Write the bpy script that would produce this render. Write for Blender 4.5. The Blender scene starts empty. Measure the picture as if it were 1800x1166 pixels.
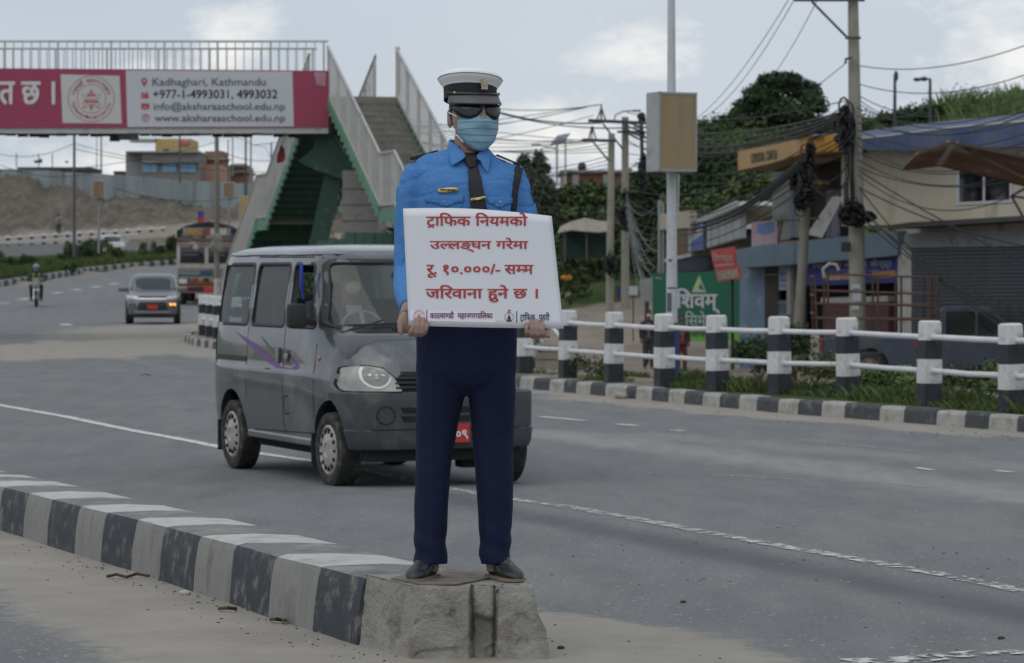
import bpy, bmesh, math, random
import numpy as np
from mathutils import Vector, Matrix, noise
from mathutils.bvhtree import BVHTree
from mathutils.geometry import delaunay_2d_cdt

S = bpy.context.scene
C = S.collection
R = math.radians
rnd = random.Random(7)

# ------------------------------------------------------------------ camera
CAM_H = 1.69
F = 5200.0                       # focal length in photo pixels (1800 wide)
PITCH = math.atan((583 - 478) / F)
cam = bpy.data.cameras.new('camera')
cam.lens = 104.0; cam.sensor_width = 36.0
cam.clip_start = 0.5; cam.clip_end = 6000
cam.dof.use_dof = True; cam.dof.focus_distance = 11.6; cam.dof.aperture_fstop = 8.5
camo = bpy.data.objects.new('camera', cam); C.objects.link(camo)
camo.location = (0, 0, CAM_H); camo.rotation_euler = (R(90) - PITCH, 0, 0)
S.camera = camo

# ------------------------------------------------------------------ light
SUN_EL, SUN_AZ = R(60), R(215)
W = bpy.data.worlds.new('World'); S.world = W; W.use_nodes = True
nt = W.node_tree; N = nt.nodes; L = nt.links; N.clear()
out = N.new('ShaderNodeOutputWorld')
sky = N.new('ShaderNodeTexSky'); sky.sky_type = 'NISHITA'; sky.sun_disc = False
sky.sun_elevation = SUN_EL; sky.sun_rotation = SUN_AZ; sky.air_density = 1.2; sky.dust_density = 2.5
bg1 = N.new('ShaderNodeBackground'); bg1.inputs[1].default_value = 0.07
L.new(sky.outputs[0], bg1.inputs[0])
tc = N.new('ShaderNodeTexCoord'); mp = N.new('ShaderNodeMapping'); mp.inputs['Scale'].default_value = (1, 1, 2.2)
L.new(tc.outputs['Generated'], mp.inputs[0])
def wnoise(scale, detail, rough=.55, dist=0.0):
    n = N.new('ShaderNodeTexNoise'); n.inputs['Scale'].default_value = scale; n.inputs['Detail'].default_value = detail
    n.inputs['Roughness'].default_value = rough; n.inputs['Distortion'].default_value = dist
    L.new(mp.outputs[0], n.inputs['Vector']); return n
def wmath(op, a, b=None, clamp=False):
    m = N.new('ShaderNodeMath'); m.operation = op; m.use_clamp = clamp
    for i, v in enumerate((a, b)):
        if v is None: continue
        if isinstance(v, (int, float)): m.inputs[i].default_value = v
        else: L.new(v, m.inputs[i])
    return m.outputs[0]
n1 = wnoise(3.2, 4, .45, .3)
n2 = wnoise(22, 7, .6)
# veil of cloud: blue-grey where thin, paler grey where thick
r1 = N.new('ShaderNodeValToRGB'); L.new(n1.outputs[0], r1.inputs[0])
r1.color_ramp.elements[0].position = .30; r1.color_ramp.elements[0].color = (.43, .49, .57, 1)
r1.color_ramp.elements[1].position = .70; r1.color_ramp.elements[1].color = (.60, .635, .68, 1)
# brighter cumulus heads, soft edges broken up by the fine noise
def puff(px, py, rx, ry):
    d = Vector(((px - 900) / F, 1, (478 - py) / F)).normalized()
    sub = N.new('ShaderNodeVectorMath'); sub.operation = 'SUBTRACT'
    L.new(tc.outputs['Generated'], sub.inputs[0]); sub.inputs[1].default_value = d
    sc = N.new('ShaderNodeVectorMath'); sc.operation = 'MULTIPLY'; L.new(sub.outputs[0], sc.inputs[0])
    sc.inputs[1].default_value = (F / rx, F / rx * .3, F / ry)
    ln = N.new('ShaderNodeVectorMath'); ln.operation = 'LENGTH'; L.new(sc.outputs[0], ln.inputs[0])
    a = wmath('SUBTRACT', 1.0, ln.outputs['Value'])
    b = wmath('ADD', a, wmath('MULTIPLY', wmath('SUBTRACT', n3.outputs[0], .5), 2.6))
    return wmath('MULTIPLY', b, 1.0, True)
n3 = wnoise(40, 6, .62)
tot = None
for a in [(395, 80, 95, 85), (330, 150, 150, 60), (1110, 95, 110, 60), (1780, 100, 170, 110), (980, 240, 220, 70), (1700, 210, 180, 60), (200, 300, 260, 70)]:
    p_ = puff(*a); tot = p_ if tot is None else wmath('MAXIMUM', tot, p_)
mixc = N.new('ShaderNodeMix'); mixc.data_type = 'RGBA'
L.new(wmath('MULTIPLY', tot, .85), mixc.inputs[0]); L.new(r1.outputs[0], mixc.inputs[6]); mixc.inputs[7].default_value = (.86, .85, .83, 1)
bg2 = N.new('ShaderNodeBackground'); bg2.inputs[1].default_value = 1.0; L.new(mixc.outputs[2], bg2.inputs[0])
msh = N.new('ShaderNodeMixShader'); msh.inputs[0].default_value = .86
L.new(bg1.outputs[0], msh.inputs[1]); L.new(bg2.outputs[0], msh.inputs[2]); L.new(msh.outputs[0], out.inputs[0])

sd = bpy.data.lights.new('sun', 'SUN'); sd.energy = 0.75; sd.angle = R(80); sd.color = (1, .96, .9)
so = bpy.data.objects.new('sun', sd); C.objects.link(so)
so.rotation_euler = Vector((math.sin(SUN_AZ) * math.cos(SUN_EL), math.cos(SUN_AZ) * math.cos(SUN_EL), math.sin(SUN_EL))).to_track_quat('Z', 'Y').to_euler()
S.view_settings.view_transform = 'Standard'; S.view_settings.look = 'None'
S.view_settings.exposure = 0.32; S.view_settings.gamma = 1; S.view_settings.use_curve_mapping = False
S.cycles.use_denoising = True
S.cycles.max_bounces = 6; S.cycles.transparent_max_bounces = 24

# ------------------------------------------------------------------ helpers
def ray(px, py):
    u = (px - 900) / F; v = (583 - py) / F
    d = Vector((u, math.cos(PITCH) + v * math.sin(PITCH), v * math.cos(PITCH) - math.sin(PITCH)))
    return d / d.y
def P(px, py, d):                       # the point at distance d (m, along the street axis) seen at photo pixel px,py
    return Vector((0, 0, CAM_H)) + ray(px, py) * d
def sm(a, b, x):
    t = min(1, max(0, (x - a) / (b - a))); return t * t * (3 - 2 * t)
def lerp_tab(tab, x):
    if x <= tab[0][0]: return tab[0][1]
    for (a, va), (b, vb) in zip(tab, tab[1:]):
        if x <= b: return va + (vb - va) * (x - a) / (b - a)
    return tab[-1][1]
def road_z(y):                          # the road falls slightly to the van, runs level, then climbs
    return lerp_tab([(2, .30), (11, .255), (13, .22), (18, .125), (24, 0), (100, 0), (106, .05), (112, .2), (200, 2.75), (222, 3.6), (240, 4.4), (300, 5.5), (900, 10)], y)
FENCE = [(9.6, 22), (7.6, 27), (5.38, 31.8), (4.08, 35.3), (3.32, 36.9), (2.64, 38), (2.01, 39.2), (1.4, 40.8), (.8, 42.5), (-.6, 46.5), (-2.2, 51), (-4.2, 57.5), (-5.85, 64), (-6.85, 68.3), (-7.52, 71.5), (-7.8, 75.5), (-7.0, 84), (-3, 100), (0, 130), (5, 200), (5, 900)]
def fence_x(y):
    t = sorted((b, a) for a, b in FENCE); return lerp_tab(t, y)
def verge_drop(x, y):                   # land beyond the guard rail lies lower than the road
    s = x - fence_x(y)
    return .16 * sm(-.5, -.2, s) * (1 - sm(76, 79, y)) - .95 * sm(1.0, 5.0 + y * .02, s) * sm(15, 28, y)
RIDGE = [(-400, 3.5), (500, 4), (780, 5.0), (880, 5.2), (985, 5.4), (1100, 6.3), (1180, 8.0), (1230, 9.3), (1300, 10.0), (1450, 9.8), (1600, 10.3), (1800, 11.0), (2300, 12)]
def hill_z(x, y):
    if y < 86: return -9
    px = 900 + F * x / y
    t = (y - 92) / 88.0
    r = lerp_tab(RIDGE, px)
    k = sm(500, 760, px)
    h = -.9 + (r + .9) * (0 if t < 0 else min(1, t) ** .85)
    h += (noise.noise(Vector((x * .11, y * .11, 0))) * .8 + noise.noise(Vector((x * .4, y * .4, 3))) * .3) * min(1, max(0, t * 3)) * (1 - .5 * sm(.7, 1, t))
    return h * k + (-9) * (1 - k)
def gz(x, y):
    return max(road_z(y) + verge_drop(x, y), hill_z(x, y) if x > -14 else -9)
def G(px, py, h=0.0, surf=None, y0=4.0, y1=420.0):
    """where the view ray through px,py meets the road surface raised by h"""
    surf = surf or (lambda x, y: road_z(y))
    d = ray(px, py); o = Vector((0, 0, CAM_H)); y = y0
    while y < y1:
        p = o + d * y
        if p.z <= surf(p.x, p.y) + h:
            a, b = y - y * .01 - .02, y
            for _ in range(30):
                m = (a + b) / 2; p = o + d * m
                if p.z <= surf(p.x, p.y) + h: b = m
                else: a = m
            p = o + d * b; return p
        y += y * .01 + .02
    return o + d * y1

_M = {}
def M(name, col, rough=.8, var=.12, scale=6.0, metal=0.0, bump=0.0, bscale=60.0, dirt=None, dirt_amt=.5, dscale=3.0, spec=.5, island=0.0, coat=0.0, trans=0.0, alpha_noise=None, stretch=None, detail=5):
    if name in _M: return _M[name]
    m = bpy.data.materials.new(name); m.use_nodes = True; _M[name] = m
    nt = m.node_tree; N = nt.nodes; L = nt.links
    b = N['Principled BSDF']; b.inputs['Roughness'].default_value = rough; b.inputs['Metallic'].default_value = metal
    b.inputs['Specular IOR Level'].default_value = spec; b.inputs['Coat Weight'].default_value = coat
    b.inputs['Transmission Weight'].default_value = trans
    b.inputs['Base Color'].default_value = (*col, 1)
    tc = N.new('ShaderNodeTexCoord'); vec = tc.outputs['Object']
    if stretch:
        mp = N.new('ShaderNodeMapping'); mp.inputs['Scale'].default_value = stretch; L.new(vec, mp.inputs[0]); vec = mp.outputs[0]
    def nz(sc, det=detail, r=.6):
        n = N.new('ShaderNodeTexNoise'); n.inputs['Scale'].default_value = sc; n.inputs['Detail'].default_value = det; n.inputs['Roughness'].default_value = r
        L.new(vec, n.inputs['Vector']); return n.outputs[0]
    cur = None
    if var > 0:
        rp = N.new('ShaderNodeValToRGB'); L.new(nz(scale), rp.inputs[0])
        e = rp.color_ramp.elements; e[0].position = .3; e[1].position = .7
        e[0].color = (*[max(0, c * (1 - var)) for c in col], 1); e[1].color = (*[min(1, c * (1 + var)) for c in col], 1)
        cur = rp.outputs[0]
    if island > 0:
        g = N.new('ShaderNodeNewGeometry'); hs = N.new('ShaderNodeHueSaturation')
        if cur: L.new(cur, hs.inputs['Color'])
        else: hs.inputs['Color'].default_value = (*col, 1)
        mr = N.new('ShaderNodeMapRange'); mr.inputs[3].default_value = 1 - island; mr.inputs[4].default_value = 1 + island
        L.new(g.outputs['Random Per Island'], mr.inputs[0]); L.new(mr.outputs[0], hs.inputs['Value'])
        mh = N.new('ShaderNodeMapRange'); mh.inputs[3].default_value = .5 - .045 * island; mh.inputs[4].default_value = .5 + .03 * island
        L.new(g.outputs['Random Per Island'], mh.inputs[0]); L.new(mh.outputs[0], hs.inputs['Hue'])
        cur = hs.outputs[0]
    if dirt:
        rp = N.new('ShaderNodeValToRGB'); L.new(nz(dscale, 8, .68), rp.inputs[0])
        e = rp.color_ramp.elements; e[0].position = .62 - dirt_amt * .3; e[1].position = .78 - dirt_amt * .3
        e[0].color = (0, 0, 0, 1); e[1].color = (1, 1, 1, 1)
        mx = N.new('ShaderNodeMix'); mx.data_type = 'RGBA'; L.new(rp.outputs[0], mx.inputs[0])
        if cur: L.new(cur, mx.inputs[6])
        else: mx.inputs[6].default_value = (*col, 1)
        mx.inputs[7].default_value = (*dirt, 1); cur = mx.outputs[2]
    if cur: L.new(cur, b.inputs['Base Color'])
    if bump > 0:
        bp = N.new('ShaderNodeBump'); bp.inputs['Strength'].default_value = bump; bp.inputs['Distance'].default_value = .02
        L.new(nz(bscale, 6, .65), bp.inputs['Height']); L.new(bp.outputs[0], b.inputs['Normal'])
    if alpha_noise:
        sc, lo, hi = alpha_noise
        rp = N.new('ShaderNodeValToRGB'); L.new(nz(sc, 7, .7), rp.inputs[0])
        e = rp.color_ramp.elements; e[0].position = lo; e[1].position = hi; e[0].color = (0, 0, 0, 1); e[1].color = (1, 1, 1, 1)
        L.new(rp.outputs[0], b.inputs['Alpha'])
    return m

def glass(name, col=(.6, .68, .7), rough=.02, alpha=.05, dust=.10):
    if name in _M: return _M[name]
    m = bpy.data.materials.new(name); m.use_nodes = True; _M[name] = m
    nt = m.node_tree; N = nt.nodes; L = nt.links; N.clear()
    o = N.new('ShaderNodeOutputMaterial'); t = N.new('ShaderNodeBsdfTransparent'); t.inputs[0].default_value = (*col, 1)
    g = N.new('ShaderNodeBsdfGlossy'); g.inputs['Roughness'].default_value = rough
    fr = N.new('ShaderNodeFresnel'); fr.inputs[0].default_value = 1.5
    ad = N.new('ShaderNodeMath'); ad.operation = 'MULTIPLY_ADD'; ad.inputs[1].default_value = .36; ad.inputs[2].default_value = alpha
    L.new(fr.outputs[0], ad.inputs[0])
    d = N.new('ShaderNodeBsdfDiffuse'); d.inputs[0].default_value = (.35, .36, .34, 1)
    m1 = N.new('ShaderNodeMixShader'); m1.inputs[0].default_value = dust
    L.new(t.outputs[0], m1.inputs[1]); L.new(d.outputs[0], m1.inputs[2])
    mx = N.new('ShaderNodeMixShader'); L.new(ad.outputs[0], mx.inputs[0]); L.new(m1.outputs[0], mx.inputs[1]); L.new(g.outputs[0], mx.inputs[2])
    L.new(mx.outputs[0], o.inputs[0]); return m

def link(o, parent=None):
    C.objects.link(o)
    if parent is not None: o.parent = parent
    return o
def tag(o, label=None, cat=None, group=None, kind=None):
    if label: o['label'] = label
    if cat: o['category'] = cat
    if group: o['group'] = group
    if kind: o['kind'] = kind
    return o
def thing(name, label, cat, loc=(0, 0, 0), rz=0, group=None):
    o = bpy.data.objects.new(name, None); o.empty_display_size = .2; C.objects.link(o)
    o.location = loc; o.rotation_euler = (0, 0, rz); return tag(o, label, cat, group)
def copy_tree(o, parent=None):
    c = o.copy(); C.objects.link(c); c.parent = parent
    for ch in [x for x in bpy.data.objects if x.parent == o]: copy_tree(ch, c)
    return c

class MB:
    """collects geometry, then links it as ONE mesh object"""
    def __init__(s, T=None): s.v = []; s.f = []; s.m = []; s.T = T; s.mi = 0
    def add(s, vs, fs, T=None):
        b = len(s.v); TT = T if T is not None else s.T
        s.v += [tuple((TT @ Vector(v)) if TT is not None else Vector(v)) for v in vs]
        s.f += [tuple(b + i for i in f) for f in fs]; s.m += [s.mi] * len(fs); return s
    def box(s, c, d, T=None, rz=0, taper=1.0):
        x, y, z = d[0] / 2, d[1] / 2, d[2] / 2; M_ = Matrix.Translation(Vector(c)) @ Matrix.Rotation(rz, 4, 'Z')
        vs = [M_ @ Vector((a * x * (taper if e > 0 else 1), b * y * (taper if e > 0 else 1), e * z)) for e in (-1, 1) for a, b in ((-1, -1), (1, -1), (1, 1), (-1, 1))]
        return s.add(vs, [(3, 2, 1, 0), (4, 5, 6, 7), (0, 1, 5, 4), (1, 2, 6, 5), (2, 3, 7, 6), (3, 0, 4, 7)], T)
    def rbox(s, c, d, r=.02, rz=0, T=None):
        """box with chamfered vertical and horizontal edges"""
        bm = bmesh.new(); bmesh.ops.create_cube(bm, size=1)
        for v in bm.verts: v.co = Vector((v.co.x * d[0], v.co.y * d[1], v.co.z * d[2]))
        bmesh.ops.bevel(bm, geom=bm.edges[:], offset=r, segments=2, affect='EDGES', profile=.6)
        M_ = Matrix.Translation(Vector(c)) @ Matrix.Rotation(rz, 4, 'Z')
        bm.verts.index_update()
        s.add([M_ @ v.co for v in bm.verts], [[v.index for v in f.verts] for f in bm.faces], T); bm.free(); return s
    def quad(s, a, b, c, d): return s.add([a, b, c, d], [(0, 1, 2, 3)])
    def bar(s, a, b, w, h=None, up=(0, 0, 1)):
        a, b = Vector(a), Vector(b); h = h or w; z = (b - a).normalized(); x = z.cross(Vector(up))
        if x.length < 1e-4: x = z.cross(Vector((0, 1, 0)))
        x.normalize(); y = x.cross(z)
        vs = [p + x * i * w / 2 + y * j * h / 2 for p in (a, b) for i, j in ((-1, -1), (1, -1), (1, 1), (-1, 1))]
        return s.add(vs, [(0, 1, 2, 3), (7, 6, 5, 4), (4, 5, 1, 0), (5, 6, 2, 1), (6, 7, 3, 2), (7, 4, 0, 3)])
    def tube(s, pts, r, n=8, cap=True):
        pts = [Vector(p) for p in pts]; rr = r if isinstance(r, (list, tuple)) else [r] * len(pts)
        vs = []; up = Vector((0, 0, 1)); prev = None
        for i, p in enumerate(pts):
            t = (pts[min(i + 1, len(pts) - 1)] - pts[max(i - 1, 0)]).normalized()
            if prev is None:
                x = t.cross(up)
                if x.length < 1e-3: x = t.cross(Vector((0, 1, 0)))
            else: x = prev - t * prev.dot(t)
            x.normalize(); prev = x; y = t.cross(x)
            vs += [p + (x * math.cos(2 * math.pi * k / n) + y * math.sin(2 * math.pi * k / n)) * rr[i] for k in range(n)]
        fs = [(i * n + k, i * n + (k + 1) % n, (i + 1) * n + (k + 1) % n, (i + 1) * n + k) for i in range(len(pts) - 1) for k in range(n)]
        if cap: fs += [tuple(range(n - 1, -1, -1)), tuple((len(pts) - 1) * n + k for k in range(n))]
        return s.add(vs, fs)
    def lathe(s, prof, T=None, n=24, closed=False):
        """prof: (radius, z) about local z"""
        vs = [(r * math.cos(2 * math.pi * k / n), r * math.sin(2 * math.pi * k / n), z) for r, z in prof for k in range(n)]
        fs = [(i * n + k, i * n + (k + 1) % n, (i + 1) * n + (k + 1) % n, (i + 1) * n + k) for i in range(len(prof) - 1) for k in range(n)]
        if closed: fs += [((len(prof) - 1) * n + k, (len(prof) - 1) * n + (k + 1) % n, (k + 1) % n, k) for k in range(n)]
        return s.add(vs, fs, T)
    def prism(s, poly, a, b, T=None):
        """poly of 2D points, extruded between the functions/values a and b; poly is (x,z), depth is y"""
        n = len(poly); vs = [(x, a, z) for x, z in poly] + [(x, b, z) for x, z in poly]
        return s.add(vs, [tuple(range(n - 1, -1, -1)), tuple(range(n, 2 * n))] + [(k, (k + 1) % n, n + (k + 1) % n, n + k) for k in range(n)], T)
    def rings(s, rings, cap=True):
        n = len(rings[0]); vs = [p for r in rings for p in r]
        fs = [(i * n + k, i * n + (k + 1) % n, (i + 1) * n + (k + 1) % n, (i + 1) * n + k) for i in range(len(rings) - 1) for k in range(n)]
        if cap: fs += [tuple(range(n - 1, -1, -1)), tuple((len(rings) - 1) * n + k for k in range(n))]
        return s.add(vs, fs)
    def build(s, name, mats, parent=None, smooth=False, fix=True, edge=None):
        me = bpy.data.meshes.new(name); me.from_pydata(s.v, [], s.f)
        mats = mats if isinstance(mats, (list, tuple)) else [mats]
        for m in mats: me.materials.append(m)
        if len(mats) > 1: me.polygons.foreach_set('material_index', s.m)
        if fix:
            bm = bmesh.new(); bm.from_mesh(me); bmesh.ops.recalc_face_normals(bm, faces=bm.faces[:]); bm.to_mesh(me); bm.free()
        if smooth:
            me.polygons.foreach_set('use_smooth', [True] * len(me.polygons))
            me.set_sharp_from_angle(angle=R(edge or 40))
        me.update()
        return link(bpy.data.objects.new(name, me), parent)

def np_mesh(name, verts, faces, mat, parent=None, attr=None, smooth=False):
    """verts (n,3), faces (m,k) arrays"""
    me = bpy.data.meshes.new(name); nv, (nf, k) = len(verts), faces.shape
    me.vertices.add(nv); me.vertices.foreach_set('co', np.asarray(verts, np.float32).ravel())
    me.loops.add(nf * k); me.loops.foreach_set('vertex_index', np.asarray(faces, np.int32).ravel())
    me.polygons.add(nf); me.polygons.foreach_set('loop_start', np.arange(nf, dtype=np.int32) * k)
    me.polygons.foreach_set('loop_total', np.full(nf, k, np.int32))
    if smooth: me.polygons.foreach_set('use_smooth', np.ones(nf, bool))
    for key, val in (attr or {}).items():
        a = me.attributes.new(key, 'FLOAT', 'POINT'); a.data.foreach_set('value', np.asarray(val, np.float32))
    me.materials.append(mat); me.update(); me.validate()
    return link(bpy.data.objects.new(name, me), parent)

# leaves: many small curled quads through the volume of a set of lumps
nrs = np.random.RandomState(5)
def leaves(lumps, n, size, flat=.75, droop=.25, aspect=.55, shell=.55):
    """lumps: (x,y,z,rx,ry,rz); returns verts, faces"""
    lumps = np.array(lumps, float); w = lumps[:, 3] * lumps[:, 4] * lumps[:, 5]; w = w ** .67
    idx = nrs.choice(len(lumps), n, p=w / w.sum()); c = lumps[idx]
    d = nrs.normal(size=(n, 3)); d /= np.linalg.norm(d, axis=1)[:, None]
    d[:, 2] = np.where(d[:, 2] < -.45, -d[:, 2], d[:, 2])
    rad = shell + (1 - shell) * nrs.rand(n) ** .6; rad *= 1 + nrs.normal(size=n) * .15
    p = c[:, :3] + d * c[:, 3:] * rad[:, None]
    nrm = d * .8 + nrs.normal(size=(n, 3)) * .55; nrm[:, 2] += .35; nrm /= np.linalg.norm(nrm, axis=1)[:, None]
    t = nrs.normal(size=(n, 3)); t[:, 2] -= droop; t -= nrm * (t * nrm).sum(1)[:, None]; t /= np.linalg.norm(t, axis=1)[:, None]
    b = np.cross(nrm, t); sz = size * (.6 + .8 * nrs.rand(n))[:, None]
    v = np.stack([p - t * sz, p + b * sz * aspect, p + t * sz, p - b * sz * aspect], 1).reshape(-1, 3)
    return v, np.arange(n * 4).reshape(n, 4)
def joined(parts):
    vs, fs, o = [], [], 0
    for v, f in parts: vs.append(v); fs.append(f + o); o += len(v)
    return np.concatenate(vs), np.concatenate(fs)
def blades(pts, h, w, lean=.35, per=1):
    """grass: thin triangles-as-quads standing on pts (n,3)"""
    pts = np.repeat(np.asarray(pts, float), per, 0); n = len(pts); pts[:, :2] += nrs.normal(size=(n, 2)) * w * 3
    a = nrs.rand(n) * 6.283; hh = (h * (.45 + .75 * nrs.rand(n)))[:, None]; l = lean * hh * nrs.rand(n)[:, None]
    side = np.stack([np.cos(a), np.sin(a), 0 * a], 1) * w; ln = np.stack([-np.sin(a + nrs.rand(n)), np.cos(a), 0 * a], 1) * l
    up = np.array([0, 0, 1.0])
    v = np.stack([pts - side, pts + side, pts + side * .75 + up * hh * .6 + ln * .45, pts - side * .1 + up * hh + ln], 1)
    return v.reshape(-1, 3), np.arange(n * 4).reshape(n, 4)

# ---- lettering (the font that Blender carries; Devanagari conjuncts are composed here)
_G = {}
def _glyph(ch, bold):
    k = (ch, bold)
    if k not in _G:
        c = bpy.data.curves.new('glyph', 'FONT'); c.body = ch; c.size = 1; c.offset = bold; c.resolution_u = 3
        o = bpy.data.objects.new('glyph', c); C.objects.link(o); bpy.context.view_layer.update()
        me = bpy.data.meshes.new_from_object(o.evaluated_get(bpy.context.evaluated_depsgraph_get()))
        _G[k] = ([tuple(v.co[:2]) for v in me.vertices], [tuple(p.vertices) for p in me.polygons])
        bpy.data.objects.remove(o); bpy.data.curves.remove(c); bpy.data.meshes.remove(me)
    return _G[k]
def _clip(vs, fs, x):
    bm = bmesh.new(); bv = [bm.verts.new((a, b, 0)) for a, b in vs]
    for f in fs:
        try: bm.faces.new([bv[i] for i in f])
        except ValueError: pass
    bmesh.ops.bisect_plane(bm, geom=bm.verts[:] + bm.edges[:] + bm.faces[:], plane_co=(x, 0, 0), plane_no=(1, 0, 0), clear_outer=True)
    bm.verts.index_update(); r = [tuple(v.co[:2]) for v in bm.verts], [tuple(v.index for v in f.verts) for f in bm.faces]; bm.free(); return r
def layout(s, bold=0.0):
    """'{X}' = half form of X, '{X^}' = X with the ra stroke below; returns verts2d, faces"""
    V, Fc = [], []; x = 0; toks = []; i = 0
    while i < len(s):
        if s[i] == '{': j = s.index('}', i); toks.append(('{', s[i + 1:j])); i = j + 1
        elif s[i] == ' ': toks.append((' ', '')); i += 1
        else:
            j = i
            while j < len(s) and s[j] not in '{ ': j += 1
            toks.append(('', s[i:j])); i = j
    for kind, t in toks:
        if kind == ' ': x += .30; continue
        if kind == '{' and t.endswith('^'):
            vs, fs = _glyph(t[0], bold); w = max(a for a, b in vs); vs = list(vs); fs = list(fs); n = len(vs); cx = w * .5; k = .045 + bold
            for sx in (-1, 1):
                vs += [(cx, -.02), (cx + sx * .13, -.15), (cx + sx * .13 + sx * k, -.15 + k), (cx, -.02 + k * 1.6)]; fs.append((n, n + 1, n + 2, n + 3)); n += 4
        elif kind == '{':
            vs, fs = _glyph(t, bold); w = max(a for a, b in vs); vs, fs = _clip(vs, fs, w - (.20 if t in 'क' else .175))
        else: vs, fs = _glyph(t, bold)
        if not vs: continue
        n = len(V); V += [(a + x, b) for a, b in vs]; Fc += [tuple(n + q for q in f) for f in fs]
        x += max(a for a, b in vs) - (.02 if kind == '{' else -.0)
        if t and ord(t[0]) < 0x900 and kind == '': x += .03
    return V, Fc
def put_text(mb, s, x0, x1, yb, yt, fn, bold=0.0, base=None, nrm=(0, -1, 0), eps=.00012):
    """fit text into x0..x1 and yb..yt; fn maps (x,y) to a point; overlapping strokes get their own hair of relief along nrm"""
    V0, F0 = layout(s, 0); V, Fc = [], []
    for dx, dy in (((0, 0),) if not bold else ((-bold, -bold * .5), (bold, -bold * .5), (-bold, bold * .5), (bold, bold * .5))):
        k0 = len(V); V += [(a + dx, b + dy) for a, b in V0]; Fc += [tuple(k0 + i for i in f) for f in F0]
    par = list(range(len(V)))
    def find(i):
        while par[i] != i: par[i] = par[par[i]]; i = par[i]
        return i
    for f in Fc:
        for q in f[1:]: par[find(q)] = find(f[0])
    ids = {}
    ax, bx = min(a for a, b in V), max(a for a, b in V)
    ay, by = base if base else (min(b for a, b in V), max(b for a, b in V))
    nrm = Vector(nrm); vs = []
    for i, (a, b) in enumerate(V):
        k = ids.setdefault(find(i), len(ids)) % 11
        vs.append(Vector(fn(x0 + (a - ax) / (bx - ax) * (x1 - x0), yb + (b - ay) / (by - ay) * (yt - yb))) + nrm * eps * k)
    mb.add(vs, Fc)

def bool_cut(mb_a, cutters, op='DIFFERENCE'):
    """returns a mesh: mb_a's mesh with every cutter applied"""
    a = mb_a.build('temp', M('temp', (1, 1, 1)), None); tmp = []
    for c in cutters:
        b = c.build('temp', M('temp', (1, 1, 1)), None); tmp.append(b)
        md = a.modifiers.new('b', 'BOOLEAN'); md.operation = op; md.object = b; md.solver = 'EXACT'
    bpy.context.view_layer.update()
    me = bpy.data.meshes.new_from_object(a.evaluated_get(bpy.context.evaluated_depsgraph_get()))
    for o in tmp + [a]:
        m_ = o.data; bpy.data.objects.remove(o); bpy.data.meshes.remove(m_)
    return me
def voxel(mb, size, name, mat, parent=None, smooth=2, fn=None):
    """union of everything in mb as one continuous skin; fn(co, normal) -> new co"""
    a = mb.build('temp', mat, None); md = a.modifiers.new('r', 'REMESH'); md.mode = 'VOXEL'; md.voxel_size = size
    if smooth: sm_ = a.modifiers.new('s', 'SMOOTH'); sm_.factor = .5; sm_.iterations = smooth
    bpy.context.view_layer.update()
    me = bpy.data.meshes.new_from_object(a.evaluated_get(bpy.context.evaluated_depsgraph_get()))
    m_ = a.data; bpy.data.objects.remove(a); bpy.data.meshes.remove(m_)
    me.name = name
    if fn:
        ns = [v.normal.copy() for v in me.vertices]
        for v, n in zip(me.vertices, ns): v.co = fn(v.co.copy(), n)
    me.materials.clear(); me.materials.append(mat)
    me.polygons.foreach_set('use_smooth', [True] * len(me.polygons)); me.update()
    return link(bpy.data.objects.new(name, me), parent)
def mesh_obj(name, me, mats, parent=None, smooth=False, edge=35):
    me.name = name; me.materials.clear()
    for m in (mats if isinstance(mats, (list, tuple)) else [mats]): me.materials.append(m)
    if smooth:
        me.polygons.foreach_set('use_smooth', [True] * len(me.polygons)); me.set_sharp_from_angle(angle=R(edge))
    return link(bpy.data.objects.new(name, me), parent)
def bvh_of(me): return BVHTree.FromPolygons([v.co for v in me.vertices], [tuple(p.vertices) for p in me.polygons])
def rpoly(pts, r=.03, n=4):
    """polygon with rounded corners"""
    out = []; k = len(pts)
    for i in range(k):
        a, b, c = Vector(pts[i - 1]), Vector(pts[i]), Vector(pts[(i + 1) % k])
        da, dc = (a - b), (c - b); q = min(r, da.length * .45, dc.length * .45); p0 = b + da.normalized() * q; p1 = b + dc.normalized() * q
        for j in range(n + 1):
            t = j / n; out.append(tuple(p0 * (1 - t) ** 2 + b * 2 * t * (1 - t) + p1 * t * t))
    return out
def inside(p, poly):
    c = False; n = len(poly); x, y = p
    for i in range(n):
        x1, y1 = poly[i]; x2, y2 = poly[i - 1]
        if (y1 > y) != (y2 > y) and x < (x2 - x1) * (y - y1) / (y2 - y1) + x1: c = not c
    return c
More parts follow.
